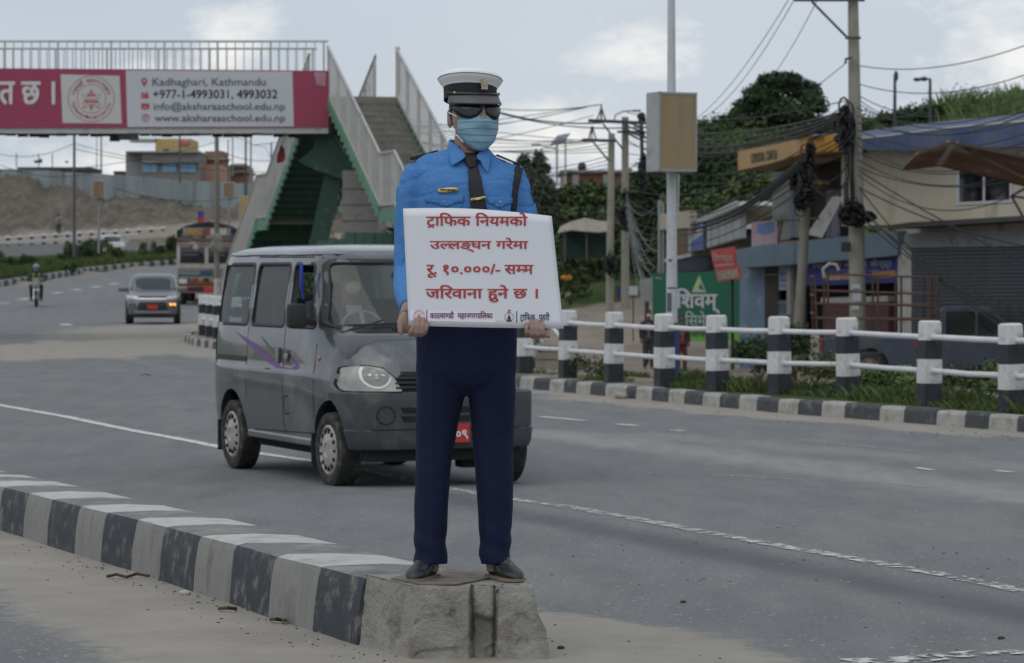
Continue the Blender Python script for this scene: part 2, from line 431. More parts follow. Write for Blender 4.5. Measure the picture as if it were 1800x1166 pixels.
def decal(bvh, poly, axis, off, hole=None, step=.06):
    """polygon laid onto a surface: axis maps (a,b)->(origin, direction). returns verts, faces"""
    pts = []
    def loop(pl):
        s0 = len(pts)
        for i in range(len(pl)):
            a, b = Vector(pl[i]), Vector(pl[(i + 1) % len(pl)]); n = max(1, int((b - a).length / step))
            for j in range(n): pts.append(a.lerp(b, j / n))
        return [(s0 + i, s0 + (i + 1) % (len(pts) - s0)) for i in range(len(pts) - s0)]
    ed = loop(poly)
    if hole: ed = ed + loop(hole)
    xs = [p[0] for p in poly]; ys = [p[1] for p in poly]
    x = min(xs) + step * .5
    while x < max(xs):
        y = min(ys) + step * .5
        while y < max(ys):
            if inside((x, y), poly) and not (hole and inside((x, y), hole)): pts.append(Vector((x, y)))
            y += step
        x += step
    v, e, f, *_ = delaunay_2d_cdt(pts, ed, [], 0, 1e-5)
    fs = []
    for t in f:
        c = sum((v[i] for i in t), Vector((0, 0))) / len(t)
        if inside(c, poly) and not (hole and inside(c, hole)): fs.append(tuple(t))
    vs = []
    for p in v:
        o, d = axis(p[0], p[1]); hit = bvh.ray_cast(o, d)
        if hit[0] is None: hit = bvh.find_nearest(o + d * 3)
        nn = hit[1] if hit[1].dot(d) < 0 else -hit[1]
        vs.append(hit[0] + nn * off)
    return vs, fs
# ================================================================== ground, roads, kerbs
def poly_x(pts):
    t = sorted((p[1], p[0]) for p in pts); return lambda y: lerp_tab(t, y)
KB = [(937, 685), (965, 687), (990, 689.5), (1012, 691.5), (1037, 694), (1063, 696.5), (1100, 700), (1117, 701.8), (1145, 704.5), (1174, 707.2), (1202, 710), (1234, 713), (1264, 716), (1298, 719), (1329, 722), (1367, 726), (1402, 729), (1443, 732), (1484, 735), (1545, 739.5), (1588, 743), (1645, 747.5), (1695, 751.5), (1737, 755), (1787, 759), (1832, 763), (1880, 767)]
KBW = [G(*p) for p in KB]
kb_right = [Vector((KBW[-1].x + i * .62, KBW[-1].y - i * 1.05, 0)) for i in range(1, 14)]
kb_left = []
pth = [(KBW[0].x, KBW[0].y), (-.98, 46.3), (-2.62, 51), (-4.65, 57.3), (-6.35, 64), (-7.3, 67.8), (-7.95, 71.5), (-8.25, 74.3), (-8.15, 75.8), (-7.7, 76.6), (-7.0, 76.9), (-6.2, 76.6), (-5.2, 75.8)]
acc = 0
for a, b in zip(pth, pth[1:]):
    a, b = Vector(a), Vector(b); ln = (b - a).length; t = .62 - acc
    while t <= ln:
        q = a.lerp(b, t / ln); kb_left.append(Vector((q.x, q.y, 0))); t += .62
    acc = ln - (t - .62)
KPTS = [Vector((p.x, p.y, 0)) for p in KBW]
kerb_x = poly_x([(p.x, p.y) for p in KPTS + kb_right + [Vector((a, b, 0)) for a, b in pth[1:9]]] + [(-7.4, 85), (-3.4, 100), (-.4, 130), (4.6, 200), (4.6, 900)])
LKP = [(-160, 530), (0, 505), (86, 492), (171, 478), (240, 471), (305, 466), (360, 461), (420, 457)]
LKW = [G(*p) for p in LKP]
lk_x = poly_x([(-26, 60), (-26.5, 100)] + [(p.x, p.y) for p in LKW] + [(-6, 215), (0, 260)])
lk_x_ = lk_x
def lk_x(y): return min(lk_x_(y), -20) if y < 135 else lk_x_(y)

# median kerb: near top edge in photo pixels, then continued away from the camera
MT = [(0, 852), (11, 855), (54, 865), (96, 876), (145, 888), (192, 899), (246, 911), (296, 924), (356, 940), (421, 955.5), (490, 975.5), (570, 994), (648, 1014)]
MH = .265
MTW = [G(x, y, MH) for x, y in MT]
mdir = (MTW[0] - MTW[6]); mdir.z = 0; mdir.normalize()
first = [MTW[0] + Vector((mdir.x * .46 * i - .0012 * i * i, mdir.y * .46 * i, 0)) for i in range(46, 0, -1)]
MPATH = [Vector((p.x, p.y, 0)) for p in first + MTW[1:]]
m_x = poly_x([(p.x, p.y) for p in MPATH])
MW = .475
def seg_d(x, y, pts):
    best = 1e9; p = Vector((x, y))
    for a, b in zip(pts, pts[1:]):
        a2 = Vector((a.x, a.y)); ab = Vector((b.x, b.y)) - a2; t = max(0, min(1, (p - a2).dot(ab) / max(1e-9, ab.dot(ab))))
        best = min(best, (a2 + ab * t - p).length)
    return best
ENDX0, ENDX1, ENDY = P(728, 1030, 10.95).x, P(965, 1030, 10.95).x, 10.95

ys = [3.0]
while ys[-1] < 232: ys.append(ys[-1] * 1.0105 + .02)
NY = len(ys); NX = 150
vx, dust, dark, pale = [], [], [], []
streak = [G(930, 760), G(1130, 783), G(1400, 818), G(1640, 850), G(1830, 878)]
streak = [Vector((p.x, p.y, 0)) for p in streak]; streak2 = [Vector((p.x, p.y, 0)) for p in (G(1140, 765), G(1400, 787), G(1700, 812), G(1850, 828))]
tyre = [Vector((p.x, p.y, 0)) for p in (G(780, 870), G(905, 902), G(1130, 945), G(1400, 1000), G(1650, 1050), G(1850, 1092))]
for y in ys:
    xl, xr = lk_x(y), kerb_x(y) + .03; xm = max(xl, -.19 * y - 1.0); xm = min(xm, xr - 2)
    xe = min(xr, .19 * y + 1.0)
    for j in range(NX + 1):
        t = j / NX
        x = xl + (xm - xl) * (t / .12) if t < .12 else (xm + (xe - xm) * ((t - .12) / .8) if t < .92 else xe + (xr - xe) * ((t - .92) / .08))
        vx.append((x, y, road_z(y)))
        d = 0; n = noise.noise(Vector((x * 1.1, y * .6, 0))) * .5 + noise.noise(Vector((x * 4, y * 2, 5))) * .22
        if y < 45:
            s = m_x(y) - x                         # camera side of the median
            if y > 10.6:
                d = max(d, (1 - sm(.55, 1.5, s + n * .5)) if s > -.2 else 0)
                s2 = x - m_x(y) - MW; d = max(d, .55 * (1 - sm(0.02, .22, s2 + n * .3)) if s2 > -.1 else 0)
            ex = max(0, x - ENDX1, ENDX0 - x); ey = max(0, ENDY - y) * .35 + max(0, y - 11.5) * .5
            if ex < 2.5: d = max(d, 1 - sm(.32, .85, ex * .8 + ey * .35 + n * .35 + (.0 if y < 12 else (y - 12) * .4)))
        kd = kerb_x(y) - x
        if y < 130: d = max(d, 1 - sm(.25, 1.5 + max(0, y - 40) * .05, kd + n * 1.2 - .1))
        e = math.hypot((x + 9.2) / 3.2, (y - 66) / 11.0); d = max(d, (1 - sm(.55, 1.15, e + n * .5)) * .95)
        e = math.hypot((x + 9.5) / 4.5, (y - 86) / 15.0); d = max(d, (1 - sm(.5, 1.2, e + n * .6)) * .75)
        if y > 120: d = max(d, .5 * (1 - sm(.3, 1.5, x - lk_x(y) + n)))
        q = 0
        if y < 60:
            q = max(q, .55 * (1 - sm(.15, .75, seg_d(x, y, streak) + n * .3))); q = max(q, .3 * (1 - sm(.1, .6, seg_d(x, y, streak2) + n * .3)))
        dust.append(d); pale.append(q)
        dark.append((1 - sm(.06, .34, seg_d(x, y, tyre) + n * .1)) if y < 40 else 0)
fs = np.array([(i * (NX + 1) + j, i * (NX + 1) + j + 1, (i + 1) * (NX + 1) + j + 1, (i + 1) * (NX + 1) + j) for i in range(NY - 1) for j in range(NX)])

def road_mat():
    m = bpy.data.materials.new('asphalt'); m.use_nodes = True; nt = m.node_tree; N = nt.nodes; L = nt.links; b = N['Principled BSDF']
    tc = N.new('ShaderNodeTexCoord')
    def nz(sc, det=5, r=.6, st=None):
        v = tc.outputs['Object']
        if st:
            mp = N.new('ShaderNodeMapping'); mp.inputs['Scale'].default_value = st; mp.inputs['Rotation'].default_value = (0, 0, R(-20)); L.new(v, mp.inputs[0]); v = mp.outputs[0]
        n = N.new('ShaderNodeTexNoise'); n.inputs['Scale'].default_value = sc; n.inputs['Detail'].default_value = det; n.inputs['Roughness'].default_value = r; L.new(v, n.inputs['Vector']); return n.outputs[0]
    def ramp(f, a, b_, c0, c1):
        r = N.new('ShaderNodeValToRGB'); L.new(f, r.inputs[0]); e = r.color_ramp.elements; e[0].position = a; e[1].position = b_; e[0].color = (*c0, 1); e[1].color = (*c1, 1); return r.outputs[0]
    def mix(f, a, b_, mode='MIX'):
        x = N.new('ShaderNodeMix'); x.data_type = 'RGBA'; x.blend_type = mode
        for k, v in ((0, f), (6, a), (7, b_)):
            if isinstance(v, (int, float)): x.inputs[k].default_value = v
            elif isinstance(v, tuple): x.inputs[k].default_value = (*v, 1)
            else: L.new(v, x.inputs[k])
        return x.outputs[2]
    def mth(op, a, b_, c=True):
        x = N.new('ShaderNodeMath'); x.operation = op; x.use_clamp = c
        for k, v in enumerate((a, b_)):
            if isinstance(v, (int, float)): x.inputs[k].default_value = v
            else: L.new(v, x.inputs[k])
        return x.outputs[0]
    def at(n):
        a = N.new('ShaderNodeAttribute'); a.attribute_name = n; return a.outputs['Fac']
    base = ramp(nz(.35, 4), .3, .7, (.128, .134, .136), (.165, .170, .170))
    base = mix(.6, base, ramp(nz(3.0, 6, .65, (1, .25, 1)), .35, .68, (.115, .12, .123), (.185, .188, .185)))
    base = mix(ramp(nz(55, 4, .8), .57, .66, (0, 0, 0), (.8, .8, .8)), base, (.26, .26, .25))
    base = mix(ramp(nz(48, 4, .8), .33, .43, (.8, .8, .8), (0, 0, 0)), base, (.075, .077, .08))
    base = mix(ramp(nz(38, 2, .5), .675, .71, (0, 0, 0), (1, 1, 1)), base, (.42, .41, .38))
    base = mix(mth('MULTIPLY', at('dark'), .85), base, (.082, .088, .094))
    base = mix(mth('MULTIPLY', at('pale'), ramp(nz(5, 6, .7, (1, .2, 1)), .3, .7, (.35,) * 3, (1,) * 3)), base, (.36, .355, .33))
    # patchy light dust everywhere, thick near kerbs
    f = mth('MULTIPLY', ramp(nz(1.1, 8, .62, (1, .35, 1)), .50, .78, (0,) * 3, (1,) * 3), .35)
    base = mix(f, base, (.25, .235, .205))
    dd = mth('ADD', at('dust'), mth('MULTIPLY', mth('SUBTRACT', nz(7, 8, .75), .5, False), 1.4, False), False)
    sand = ramp(nz(2.2, 7, .65), .3, .7, (.235, .215, .18), (.315, .29, .25)); sand = mix(ramp(nz(120, 3, .8), .62, .74, (0,) * 3, (1,) * 3), sand, (.16, .14, .115))
    base = mix(ramp(dd, .36, .66, (0,) * 3, (1,) * 3), base, sand)
    L.new(base, b.inputs['Base Color']); b.inputs['Roughness'].default_value = .86; b.inputs['Specular IOR Level'].default_value = .35
    bp = N.new('ShaderNodeBump'); bp.inputs['Strength'].default_value = .5; bp.inputs['Distance'].default_value = .006
    L.new(nz(140, 4, .7), bp.inputs['Height']); L.new(bp.outputs[0], b.inputs['Normal'])
    return m
road = np_mesh('road', np.array(vx), fs, road_mat(), attr={'dust': dust, 'dark': dark, 'pale': pale}); tag(road, kind='structure')

# ---- ground sheet
def ground_mat():
    m = bpy.data.materials.new('earth'); m.use_nodes = True; nt = m.node_tree; N = nt.nodes; L = nt.links; b = N['Principled BSDF']
    tc = N.new('ShaderNodeTexCoord')
    def nz(sc, det=6, r=.65):
        n = N.new('ShaderNodeTexNoise'); n.inputs['Scale'].default_value = sc; n.inputs['Detail'].default_value = det; n.inputs['Roughness'].default_value = r; L.new(tc.outputs['Object'], n.inputs['Vector']); return n.outputs[0]
    def ramp(f, a, b_, c0, c1):
        r = N.new('ShaderNodeValToRGB'); L.new(f, r.inputs[0]); e = r.color_ramp.elements; e[0].position = a; e[1].position = b_; e[0].color = (*c0, 1); e[1].color = (*c1, 1); return r.outputs[0]
    def mix(f, a, b_):
        x = N.new('ShaderNodeMix'); x.data_type = 'RGBA'; L.new(f, x.inputs[0])
        for k, v in ((6, a), (7, b_)):
            if isinstance(v, tuple): x.inputs[k].default_value = (*v, 1)
            else: L.new(v, x.inputs[k])
        return x.outputs[2]
    def edge(n):
        a = N.new('ShaderNodeAttribute'); a.attribute_name = n; x = N.new('ShaderNodeMath'); x.operation = 'MULTIPLY_ADD'; L.new(nz(1.5, 8, .7), x.inputs[0]); x.inputs[1].default_value = 1.0
        y = N.new('ShaderNodeMath'); y.operation = 'ADD'; L.new(a.outputs['Fac'], y.inputs[0]); y.inputs[1].default_value = -.5; L.new(y.outputs[0], x.inputs[2]); return ramp(x.outputs[0], .4, .6, (0,) * 3, (1,) * 3)
    soil = ramp(nz(.5), .3, .7, (.21, .175, .14), (.31, .27, .22)); soil = mix(ramp(nz(9, 6, .75), .55, .66, (0,) * 3, (1,) * 3), soil, (.15, .125, .10))
    grass = ramp(nz(3), .3, .7, (.035, .06, .018), (.075, .105, .03))
    c = mix(edge('grass'), soil, grass)
    c = mix(edge('tar'), c, ramp(nz(.8), .3, .7, (.10, .105, .105), (.16, .16, .155)))
    L.new(c, b.inputs['Base Color']); b.inputs['Roughness'].default_value = .95; b.inputs['Specular IOR Level'].default_value = .2
    bp = N.new('ShaderNodeBump'); bp.inputs['Strength'].default_value = .8; bp.inputs['Distance'].default_value = .06; L.new(nz(14, 6, .7), bp.inputs['Height']); L.new(bp.outputs[0], b.inputs['Normal'])
    return m
gy = [1.0]
while gy[-1] < 2600: gy.append(gy[-1] + max(.5, gy[-1] * .014 if gy[-1] < 240 else gy[-1] * .08))
gv, gg, gt = [], [], []; GN = 190
def grass_amt(x, y):
    s = x - fence_x(y)
    if y < 78 and s > -.6:
        a = 1 - sm(2.2, 5.5, s + 1.5 * noise.noise(Vector((x * .4, y * .4, 0))))
        return a * (.75 if 900 + F * x / y > 1180 else .4)
    if y < 92: return .1
    if x > fence_x(y) + 4: return sm(100, 110, y)
    if x < lk_x(y): 
        a = 172 + (x + 30) * .5
        return 1 if y < 200 else .25
    return 0
JK = 80; W_ = GN + 1
for y in gy:
    xr = kerb_x(y) + .17
    for j in range(GN + 1):
        if j <= JK: u = 1 - j / JK; x = (xr - .012) - (u ** 1.7) * (40 + y * .8)
        else: u = (j - JK - 1) / (GN - JK - 1); x = xr + (u ** 1.8) * (40 + y * .85)
        inroad = lk_x(y) + .2 < x < xr and y < 231
        if inroad: z = road_z(y) - .12
        elif x < lk_x(y) + .2: z = road_z(y) + .12
        else: z = max(gz(x, y), road_z(y) + .152) if j == JK + 1 and y < 77 else gz(x, y)
        if y > 600: z = 6
        gv.append((x, y, z)); gg.append(grass_amt(x, y))
        gt.append(1.0 if (x < lk_x(y) - .3 and 196 + (x + 30) * .3 < y < 224 + (x + 40) * .25) else 0)
fs = np.array([(i * W_ + j, i * W_ + j + 1, (i + 1) * W_ + j + 1, (i + 1) * W_ + j) for i in range(len(gy) - 1) for j in range(GN)])
g_ = np_mesh('ground', np.array(gv), fs, ground_mat(), attr={'grass': gg, 'tar': gt}, smooth=True); tag(g_, kind='structure')

# ---- kerb stones
KW = M('kerb_white', (.36, .355, .33), .85, .14, 8, bump=.5, bscale=40, dirt=(.26, .235, .19), dirt_amt=.45, dscale=6)
KK = M('kerb_black', (.052, .057, .062), .75, .2, 8, bump=.4, bscale=40, dirt=(.16, .155, .14), dirt_amt=.22, dscale=7)
def kerb_run(name, pts, first_black, h=.17, w=.2, parent=None, side=1, gap=.008):
    root = parent or tag(link(bpy.data.objects.new(name, None)), kind='structure')
    for k, (a, b) in enumerate(zip(pts, pts[1:])):
        a, b = Vector((a.x, a.y, 0)), Vector((b.x, b.y, 0)); t = (b - a).normalized(); n = Vector((t.y, -t.x, 0)) * side
        a, b = a + t * gap / 2, b - t * gap / 2; mb = MB(); j = rnd.uniform(-.008, .008); rr = []
        for q in (a, b):
            z = road_z(q.y); hh = h + j
            rr.append([q + Vector((0, 0, z - .05)), q + n * .012 + Vector((0, 0, z + hh * .8)), q + n * .035 + Vector((0, 0, z + hh)), q + n * w + Vector((0, 0, z + hh)), q + n * w + Vector((0, 0, z - .05))])
        mb.rings(rr); mb.build('kerb_stone', KK if (k % 2 == 0) == first_black else KW, root)
    return root
kr = kerb_run('kerb', KPTS, True, parent=None, side=-1)
kerb_run('kerb', [KPTS[-1]] + kb_right, False, parent=kr, side=-1)
kerb_run('kerb', [KPTS[0]] + kb_left, False, parent=kr, side=1)
# left carriageway edge, far off
lk = []
ptl = [Vector((p.x, p.y, 0)) for p in LKW]
tab = [(p.x, p.y) for p in ptl]; acc = 0
for a, b in zip(ptl, ptl[1:]):
    ln = (b - a).length; t = (.9 - acc) if lk else 0
    while t <= ln: lk.append(a.lerp(b, t / ln)); t += .9
    acc = ln - (t - .9)
kl = kerb_run('kerb', lk, True, h=.3, w=.3, side=-1)

# ---- median kerb
MBK = M('median_black', (.030, .036, .044), .7, .25, 9, bump=.35, bscale=45, dirt=(.20, .19, .165), dirt_amt=.30, dscale=9)
MGR = M('median_bare', (.235, .232, .215), .88, .18, 5, bump=.7, bscale=38, dirt=(.15, .145, .13), dirt_amt=.34, dscale=5, stretch=(1, 1, .35))
MTW_ = M('median_top_white', (.44, .44, .42), .85, .10, 7, bump=.35, bscale=45, dirt=(.31, .295, .26), dirt_amt=.34, dscale=5)
MTB = M('median_top_worn', (.155, .158, .158), .85, .2, 7, bump=.5, bscale=45, dirt=(.28, .265, .23), dirt_amt=.45, dscale=4)
med = tag(link(bpy.data.objects.new('median_kerb', None)), kind='structure')
nM = len(MPATH) - 1
for k in range(nM):
    a, b = MPATH[k], MPATH[k + 1]
    black = ((nM - 1 - k) % 2 == 0)
    t = (b - a).normalized(); sub = 7; rr = []; mats = []
    for i in range(sub + 1):
        q = a.lerp(b, i / sub); q = q + t * (.004 if i == 0 else (-.004 if i == sub else 0)); z = road_z(q.y)
        n = Vector((1, 0, 0))
        def jj(s): return noise.noise(Vector((q.x * 9 + s, q.y * 9, s * 3.1))) * .007
        rr.append([Vector((q.x - .05 + jj(0), q.y, z - .06)), Vector((q.x - .038 + jj(1), q.y, z + MH * .45)), Vector((q.x - .022 + jj(2), q.y, z + MH * .86)), Vector((q.x - .008 + jj(3), q.y, z + MH * .97)), Vector((q.x + .035 + jj(4), q.y, z + MH + jj(5))), Vector((q.x + MW * .5, q.y, z + MH + .004 + jj(6))), Vector((q.x + MW - .04 + jj(7), q.y, z + MH - .002)), Vector((q.x + MW, q.y, z + MH * .93)), Vector((q.x + MW + .02, q.y, z - .06))])
    n = 9; vs = [p for r_ in rr for p in r_]; mb = MB()
    for i in range(sub):
        for c in range(n):
            mb.mi = 1 if c in (3, 4, 5, 6) else 0
            mb.add([rr[i][c], rr[i][(c + 1) % n], rr[i + 1][(c + 1) % n], rr[i + 1][c]], [(0, 1, 2, 3)])
    mb.mi = 0; mb.add(rr[0], [tuple(range(n))]); mb.add(rr[-1], [tuple(range(n))])
    o = mb.build('kerb_stone', [MBK if black else MGR, MTB if black else MTW_], med, fix=False)
    bm = bmesh.new(); bm.from_mesh(o.data); bmesh.ops.remove_doubles(bm, verts=bm.verts[:], dist=1e-5); bmesh.ops.recalc_face_normals(bm, faces=bm.faces[:]); bm.to_mesh(o.data); bm.free()
    o.data.polygons.foreach_set('use_smooth', [True] * len(o.data.polygons)); o.data.set_sharp_from_angle(angle=R(35))

# broken end block
E0 = MPATH[-1]; zt = road_z(11) + MH
gA, gB = P(829, 1060, 10.95).x, P(870, 1060, 10.95).x
bxm = (ENDX0 + ENDX1) / 2
def block_fn(co, n):
    d = co.y - ENDY; u = (co.x - ENDX0) / (ENDX1 - ENDX0); zz = (co.z - road_z(11)) / MH
    big = noise.noise(co * 7) * .004 + noise.noise(co * 26 + Vector((3, 0, 0))) * .0014 + noise.noise(co * 70) * .0016 + noise.noise(co * 140) * .0015
    o = co + n * big
    front = sm(.10, .0, d)
    if zz > .93 and d > .06: o = co + n * big * .25
    if n.y < -.3 or d < .05:
        if gA < co.x < gB:
            o.y += (.012 + .045 * sm(.66, .50, zz + noise.noise(co * 14) * .12) ) * 1
            o.y += abs(noise.noise(co * 30)) * .012
        for gx in (gA, gB):
            o.y += .028 * math.exp(-((co.x - gx) / .006) ** 2)
        o.y += max(0, zz - .8) * .05                                      # rolled top arris
        o.y -= max(0, .25 - zz) * .06 * (1 + noise.noise(co * 8))         # rubble foot
        chip = noise.noise(Vector((co.x * 13, 4, co.z * 13)))
        if chip > .22: o.y += min(.008, (chip - .22) * .12)
    if u > .8:                                                            # eroded right edge leans back
        o.x -= sm(.8, 1.05, u) * (.055 * sm(.25, 1.0, zz)) * (1 + .6 * noise.noise(co * 12))
    return o
mb = MB()
p4 = [(E0.x - .045, E0.y + .004), (E0.x + MW + .015, E0.y + .004), (ENDX1 + .012, ENDY), (ENDX0 - .01, ENDY)]
z0_, z1_ = road_z(11) - .08, zt + .002
top = [(E0.x - .010, E0.y + .004), (E0.x + MW - .01, E0.y + .004), (ENDX1 - .018, ENDY + .012), (ENDX0 + .004, ENDY + .014)]
vs = [(x, y, z0_) for x, y in p4] + [(x, y, z1_) for x, y in top]
mb.add(vs, [(3, 2, 1, 0), (4, 5, 6, 7), (0, 1, 5, 4), (1, 2, 6, 5), (2, 3, 7, 6), (3, 0, 4, 7)])
MEN = M('broken_concrete', (.31, .30, .27), .92, .12, 5, bump=.9, bscale=60, dirt=(.20, .175, .135), dirt_amt=.45, dscale=7)
voxel(mb, .0062, 'end_block', MEN, med, 1, block_fn)
mb = MB()
for gx in (gA, gB):
    mb.tube([(gx + noise.noise(Vector((gx, k * .5, 0))) * .006 + (.03 if gx == gB and k == 0 else 0), ENDY + (.05 if k == 0 else .012), zt + .004 - k * MH * .11) for k in range(0, 8)], .0035, 6)
mb.build('reinforcing_bar', M('rust_wire', (.03, .03, .028), .8), med, smooth=True)

# ---- painted lines
def offset_strip(pts, w, jag=0.0, step=.25, dz=.005):
    mb = MB(); P2 = []
    for a, b in zip(pts, pts[1:]):
        n = max(1, int((b - a).length / step)); P2 += [a.lerp(b, i / n) for i in range(n)]
    P2.append(pts[-1]); rr = []
    for i, p in enumerate(P2):
        t = (P2[min(i + 1, len(P2) - 1)] - P2[max(0, i - 1)]); t.z = 0; t.normalize(); n = Vector((t.y, -t.x, 0))
        j1, j2 = (noise.noise(Vector((i * .7, 1, 0))) * jag, noise.noise(Vector((i * .7, 9, 0))) * jag)
        rr.append((p + n * (w / 2 + j1), p - n * (w / 2 + j2)))
    for i in range(len(rr) - 1):
        (a, b), (c, d) = rr[i], rr[i + 1]
        mb.add([Vector((q.x, q.y, road_z(q.y) + dz)) for q in (a, b, d, c)], [(0, 1, 2, 3)])
    return mb
PAINT = M('road_paint', (.56, .56, .53), .8, .1, 10, alpha_noise=(9, .36, .43))
PAINT2 = M('road_paint_worn', (.50, .50, .475), .8, .1, 10, alpha_noise=(12, .475, .54))
PAINT3 = M('road_paint_faint', (.36, .36, .34), .8, .1, 10, alpha_noise=(14, .46, .60))
E_ = [(-140, 685), (0, 713), (115, 733), (230, 757), (330, 775), (393, 788), (470, 800), (555, 812)]
E2_ = [(555, 812), (680, 836), (800, 861), (905, 880), (980, 889), (1130, 915), (1250, 939), (1380, 962), (1510, 985), (1640, 1008), (1800, 1040), (1900, 1062)]
mk = []
mk.append(offset_strip([G(*p) for p in E_], .13, .03).build('edge_line', PAINT, fix=False))
mk.append(offset_strip([G(*p) for p in E2_], .125, .05).build('edge_line', PAINT2, fix=False))
mk.append(offset_strip([G(1470, 1166), G(1600, 1160), G(1730, 1150), G(1830, 1147)], .16, .06).build('edge_line', PAINT2, fix=False))
for a, b, w in (((950, 733), (1027, 740), .10), ((1084, 746), (1118, 749), .10), ((1183, 757), (1200, 758.5), .12), ((1610, 823), (1640, 827), .07), ((1750, 828), (1780, 831), .07)):
    mk.append(offset_strip([G(*a), G(*b)], w, .02).build('lane_dash', PAINT, fix=False))
mk.append(offset_strip([G(1120, 832), G(1300, 838), G(1420, 845), G(1560, 850), G(1640, 858)], .07, .03).build('lane_line', PAINT3, fix=False))
mk.append(offset_strip([G(1290, 767), G(1400, 774), G(1560, 789), G(1740, 812)], .07, .03).build('lane_line', PAINT3, fix=False))
for a, b in (((2, 534), (15, 533)), ((34, 527), (50, 525)), ((93, 515.5), (109, 514)), ((129, 510), (142, 508.5)), ((161, 505), (176, 503.5)), ((194, 500), (207, 498.5)), ((112, 570), (120, 572)), ((300, 486), (310, 485))):
    mk.append(offset_strip([G(*a), G(*b)], .35, .0, 1).build('lane_dash', PAINT, fix=False))
mk.append(offset_strip([G(150, 620), G(200, 629), G(250, 640), G(330, 655)], .12, .05, .6).build('lane_line', PAINT3, fix=False))
for o in mk: o['kind'] = 'structure'

# ---- guard rail
POSTW = M('post_white', (.60, .60, .59), .8, .09, 5, bump=.35, bscale=30, dirt=(.30, .27, .23), dirt_amt=.30, dscale=7)
POSTK = M('post_black', (.022, .026, .033), .7, .2, 6, bump=.25, bscale=30, dirt=(.12, .115, .10), dirt_amt=.12, dscale=8)
RAILM = M('rail_white', (.60, .60, .61), .6, .07, 4, dirt=(.33, .30, .27), dirt_amt=.15, dscale=6)
rail = thing('guard_rail', 'black and white striped concrete posts with two white pipe rails along the kerb', 'guard rail', (0, 36, .16))
rail_inv = Matrix.Translation((0, -36, -.16))
pb = [(1932, 741), (1780, 728), (1633, 715), (1492, 700), (1370, 694.5), (1262, 688), (1168, 682), (1078, 673), (998, 665), (922, 657)]
PW = [G(x, y, .155) for x, y in pb]
right_more = [Vector((PW[0].x + .95 * i, PW[0].y - 1.62 * i, 0)) for i in range(7, 0, -1)]
left_more = []
fl = sorted([(y, x) for x, y in FENCE if 42.5 <= y <= 72.5])
cur = Vector((PW[-1].x, PW[-1].y))
while True:
    yy = cur.y + 1.55; nx = lerp_tab(fl, yy) ; q = Vector((nx, yy))
    if yy > 72: break
    left_more.append(Vector((q.x, q.y, 0))); cur = q
ALLP = right_more + [Vector((p.x, p.y, 0)) for p in PW] + left_more
post_me = {}
def post_mesh(var):
    mb = MB(); hw = .108
    bands = [(0, .0), (.27, 1), (.545, .0), (.76, 1), (.985, None)]
    for (z0, c), (z1, _) in zip(bands, bands[1:]):
        mb.mi = 1 if c else 0
        w0 = hw * (1 - .06 * z0); w1 = hw * (1 - .06 * z1)
        jog = .002 if c else 0
        if z1 < .98:
            vs = [(a * (w0 + jog), b * (w0 + jog), z0) for a, b in ((-1, -1), (1, -1), (1, 1), (-1, 1))] + [(a * (w1 + jog), b * (w1 + jog), z1) for a, b in ((-1, -1), (1, -1), (1, 1), (-1, 1))]
            mb.add(vs, [(0, 1, 5, 4), (1, 2, 6, 5), (2, 3, 7, 6), (3, 0, 4, 7)])
        else:
            e = .02
            oct_ = lambda w, z: [(w, -w + e, z), (w, w - e, z), (w - e, w, z), (-w + e, w, z), (-w, w - e, z), (-w, -w + e, z), (-w + e, -w, z), (w - e, -w, z)]
            mb.rings([oct_(w0 + .002, z0), oct_(w1 + .002, z1 - .02), oct_(w1 - .018, z1)])
    return mb
for v in range(1):
    o = post_mesh(v).build('post', [POSTK, POSTW], None); post_me[v] = o.data; bpy.data.objects.remove(o)
for i, p in enumerate(ALLP):
    q = ALLP[min(i + 1, len(ALLP) - 1)] - ALLP[max(i - 1, 0)]
    o = bpy.data.objects.new('post', post_me[0]); link(o, rail); o.location = (p.x, p.y - 36, road_z(p.y) + .13 - .16 + .02)
    o.rotation_euler = (R(rnd.uniform(-1.8, 1.8)), R(rnd.uniform(-2, 2)), math.atan2(q.y, q.x) + R(rnd.uniform(-3, 3)))
ri = len(right_more) + 8                              # index of the post at px 998
for i in range(len(ALLP) - 1):
    a, b = ALLP[i], ALLP[i + 1]
    for k, h in enumerate((.43 + .13, .80 + .15)):
        if k == 1 and i == ri: continue               # the upper pipe is missing here, it hangs slanting instead
        za, zb = road_z(a.y) + h, road_z(b.y) + h
        # pipes run along the street face of the posts
        t = (b - a).normalized(); n = Vector((t.y, -t.x, 0)) * (1 if t.y > 0 else 1) 
        off = Vector((-abs(n.x), -abs(n.y) if n.x * n.y > 0 else abs(n.y), 0)) * .0
        mb = MB(rail_inv); mb.tube([(a.x, a.y, za + rnd.uniform(-.01, .01)), ((a.x + b.x) / 2, (a.y + b.y) / 2, (za + zb) / 2 - .006), (b.x, b.y, zb + rnd.uniform(-.01, .01))], .034, 10)
        mb.build('pipe_rail', RAILM, rail, smooth=True)
a, b = ALLP[ri], ALLP[ri + 1]
mb = MB(rail_inv); mb.tube([(a.x, a.y, .62), (a.x * .6 + b.x * .4, a.y * .6 + b.y * .4, .92), (a.x * .45 + b.x * .55, a.y * .45 + b.y * .55, 1.08)], .022, 8)
mb.build('loose_pipe', RAILM, rail, smooth=True)
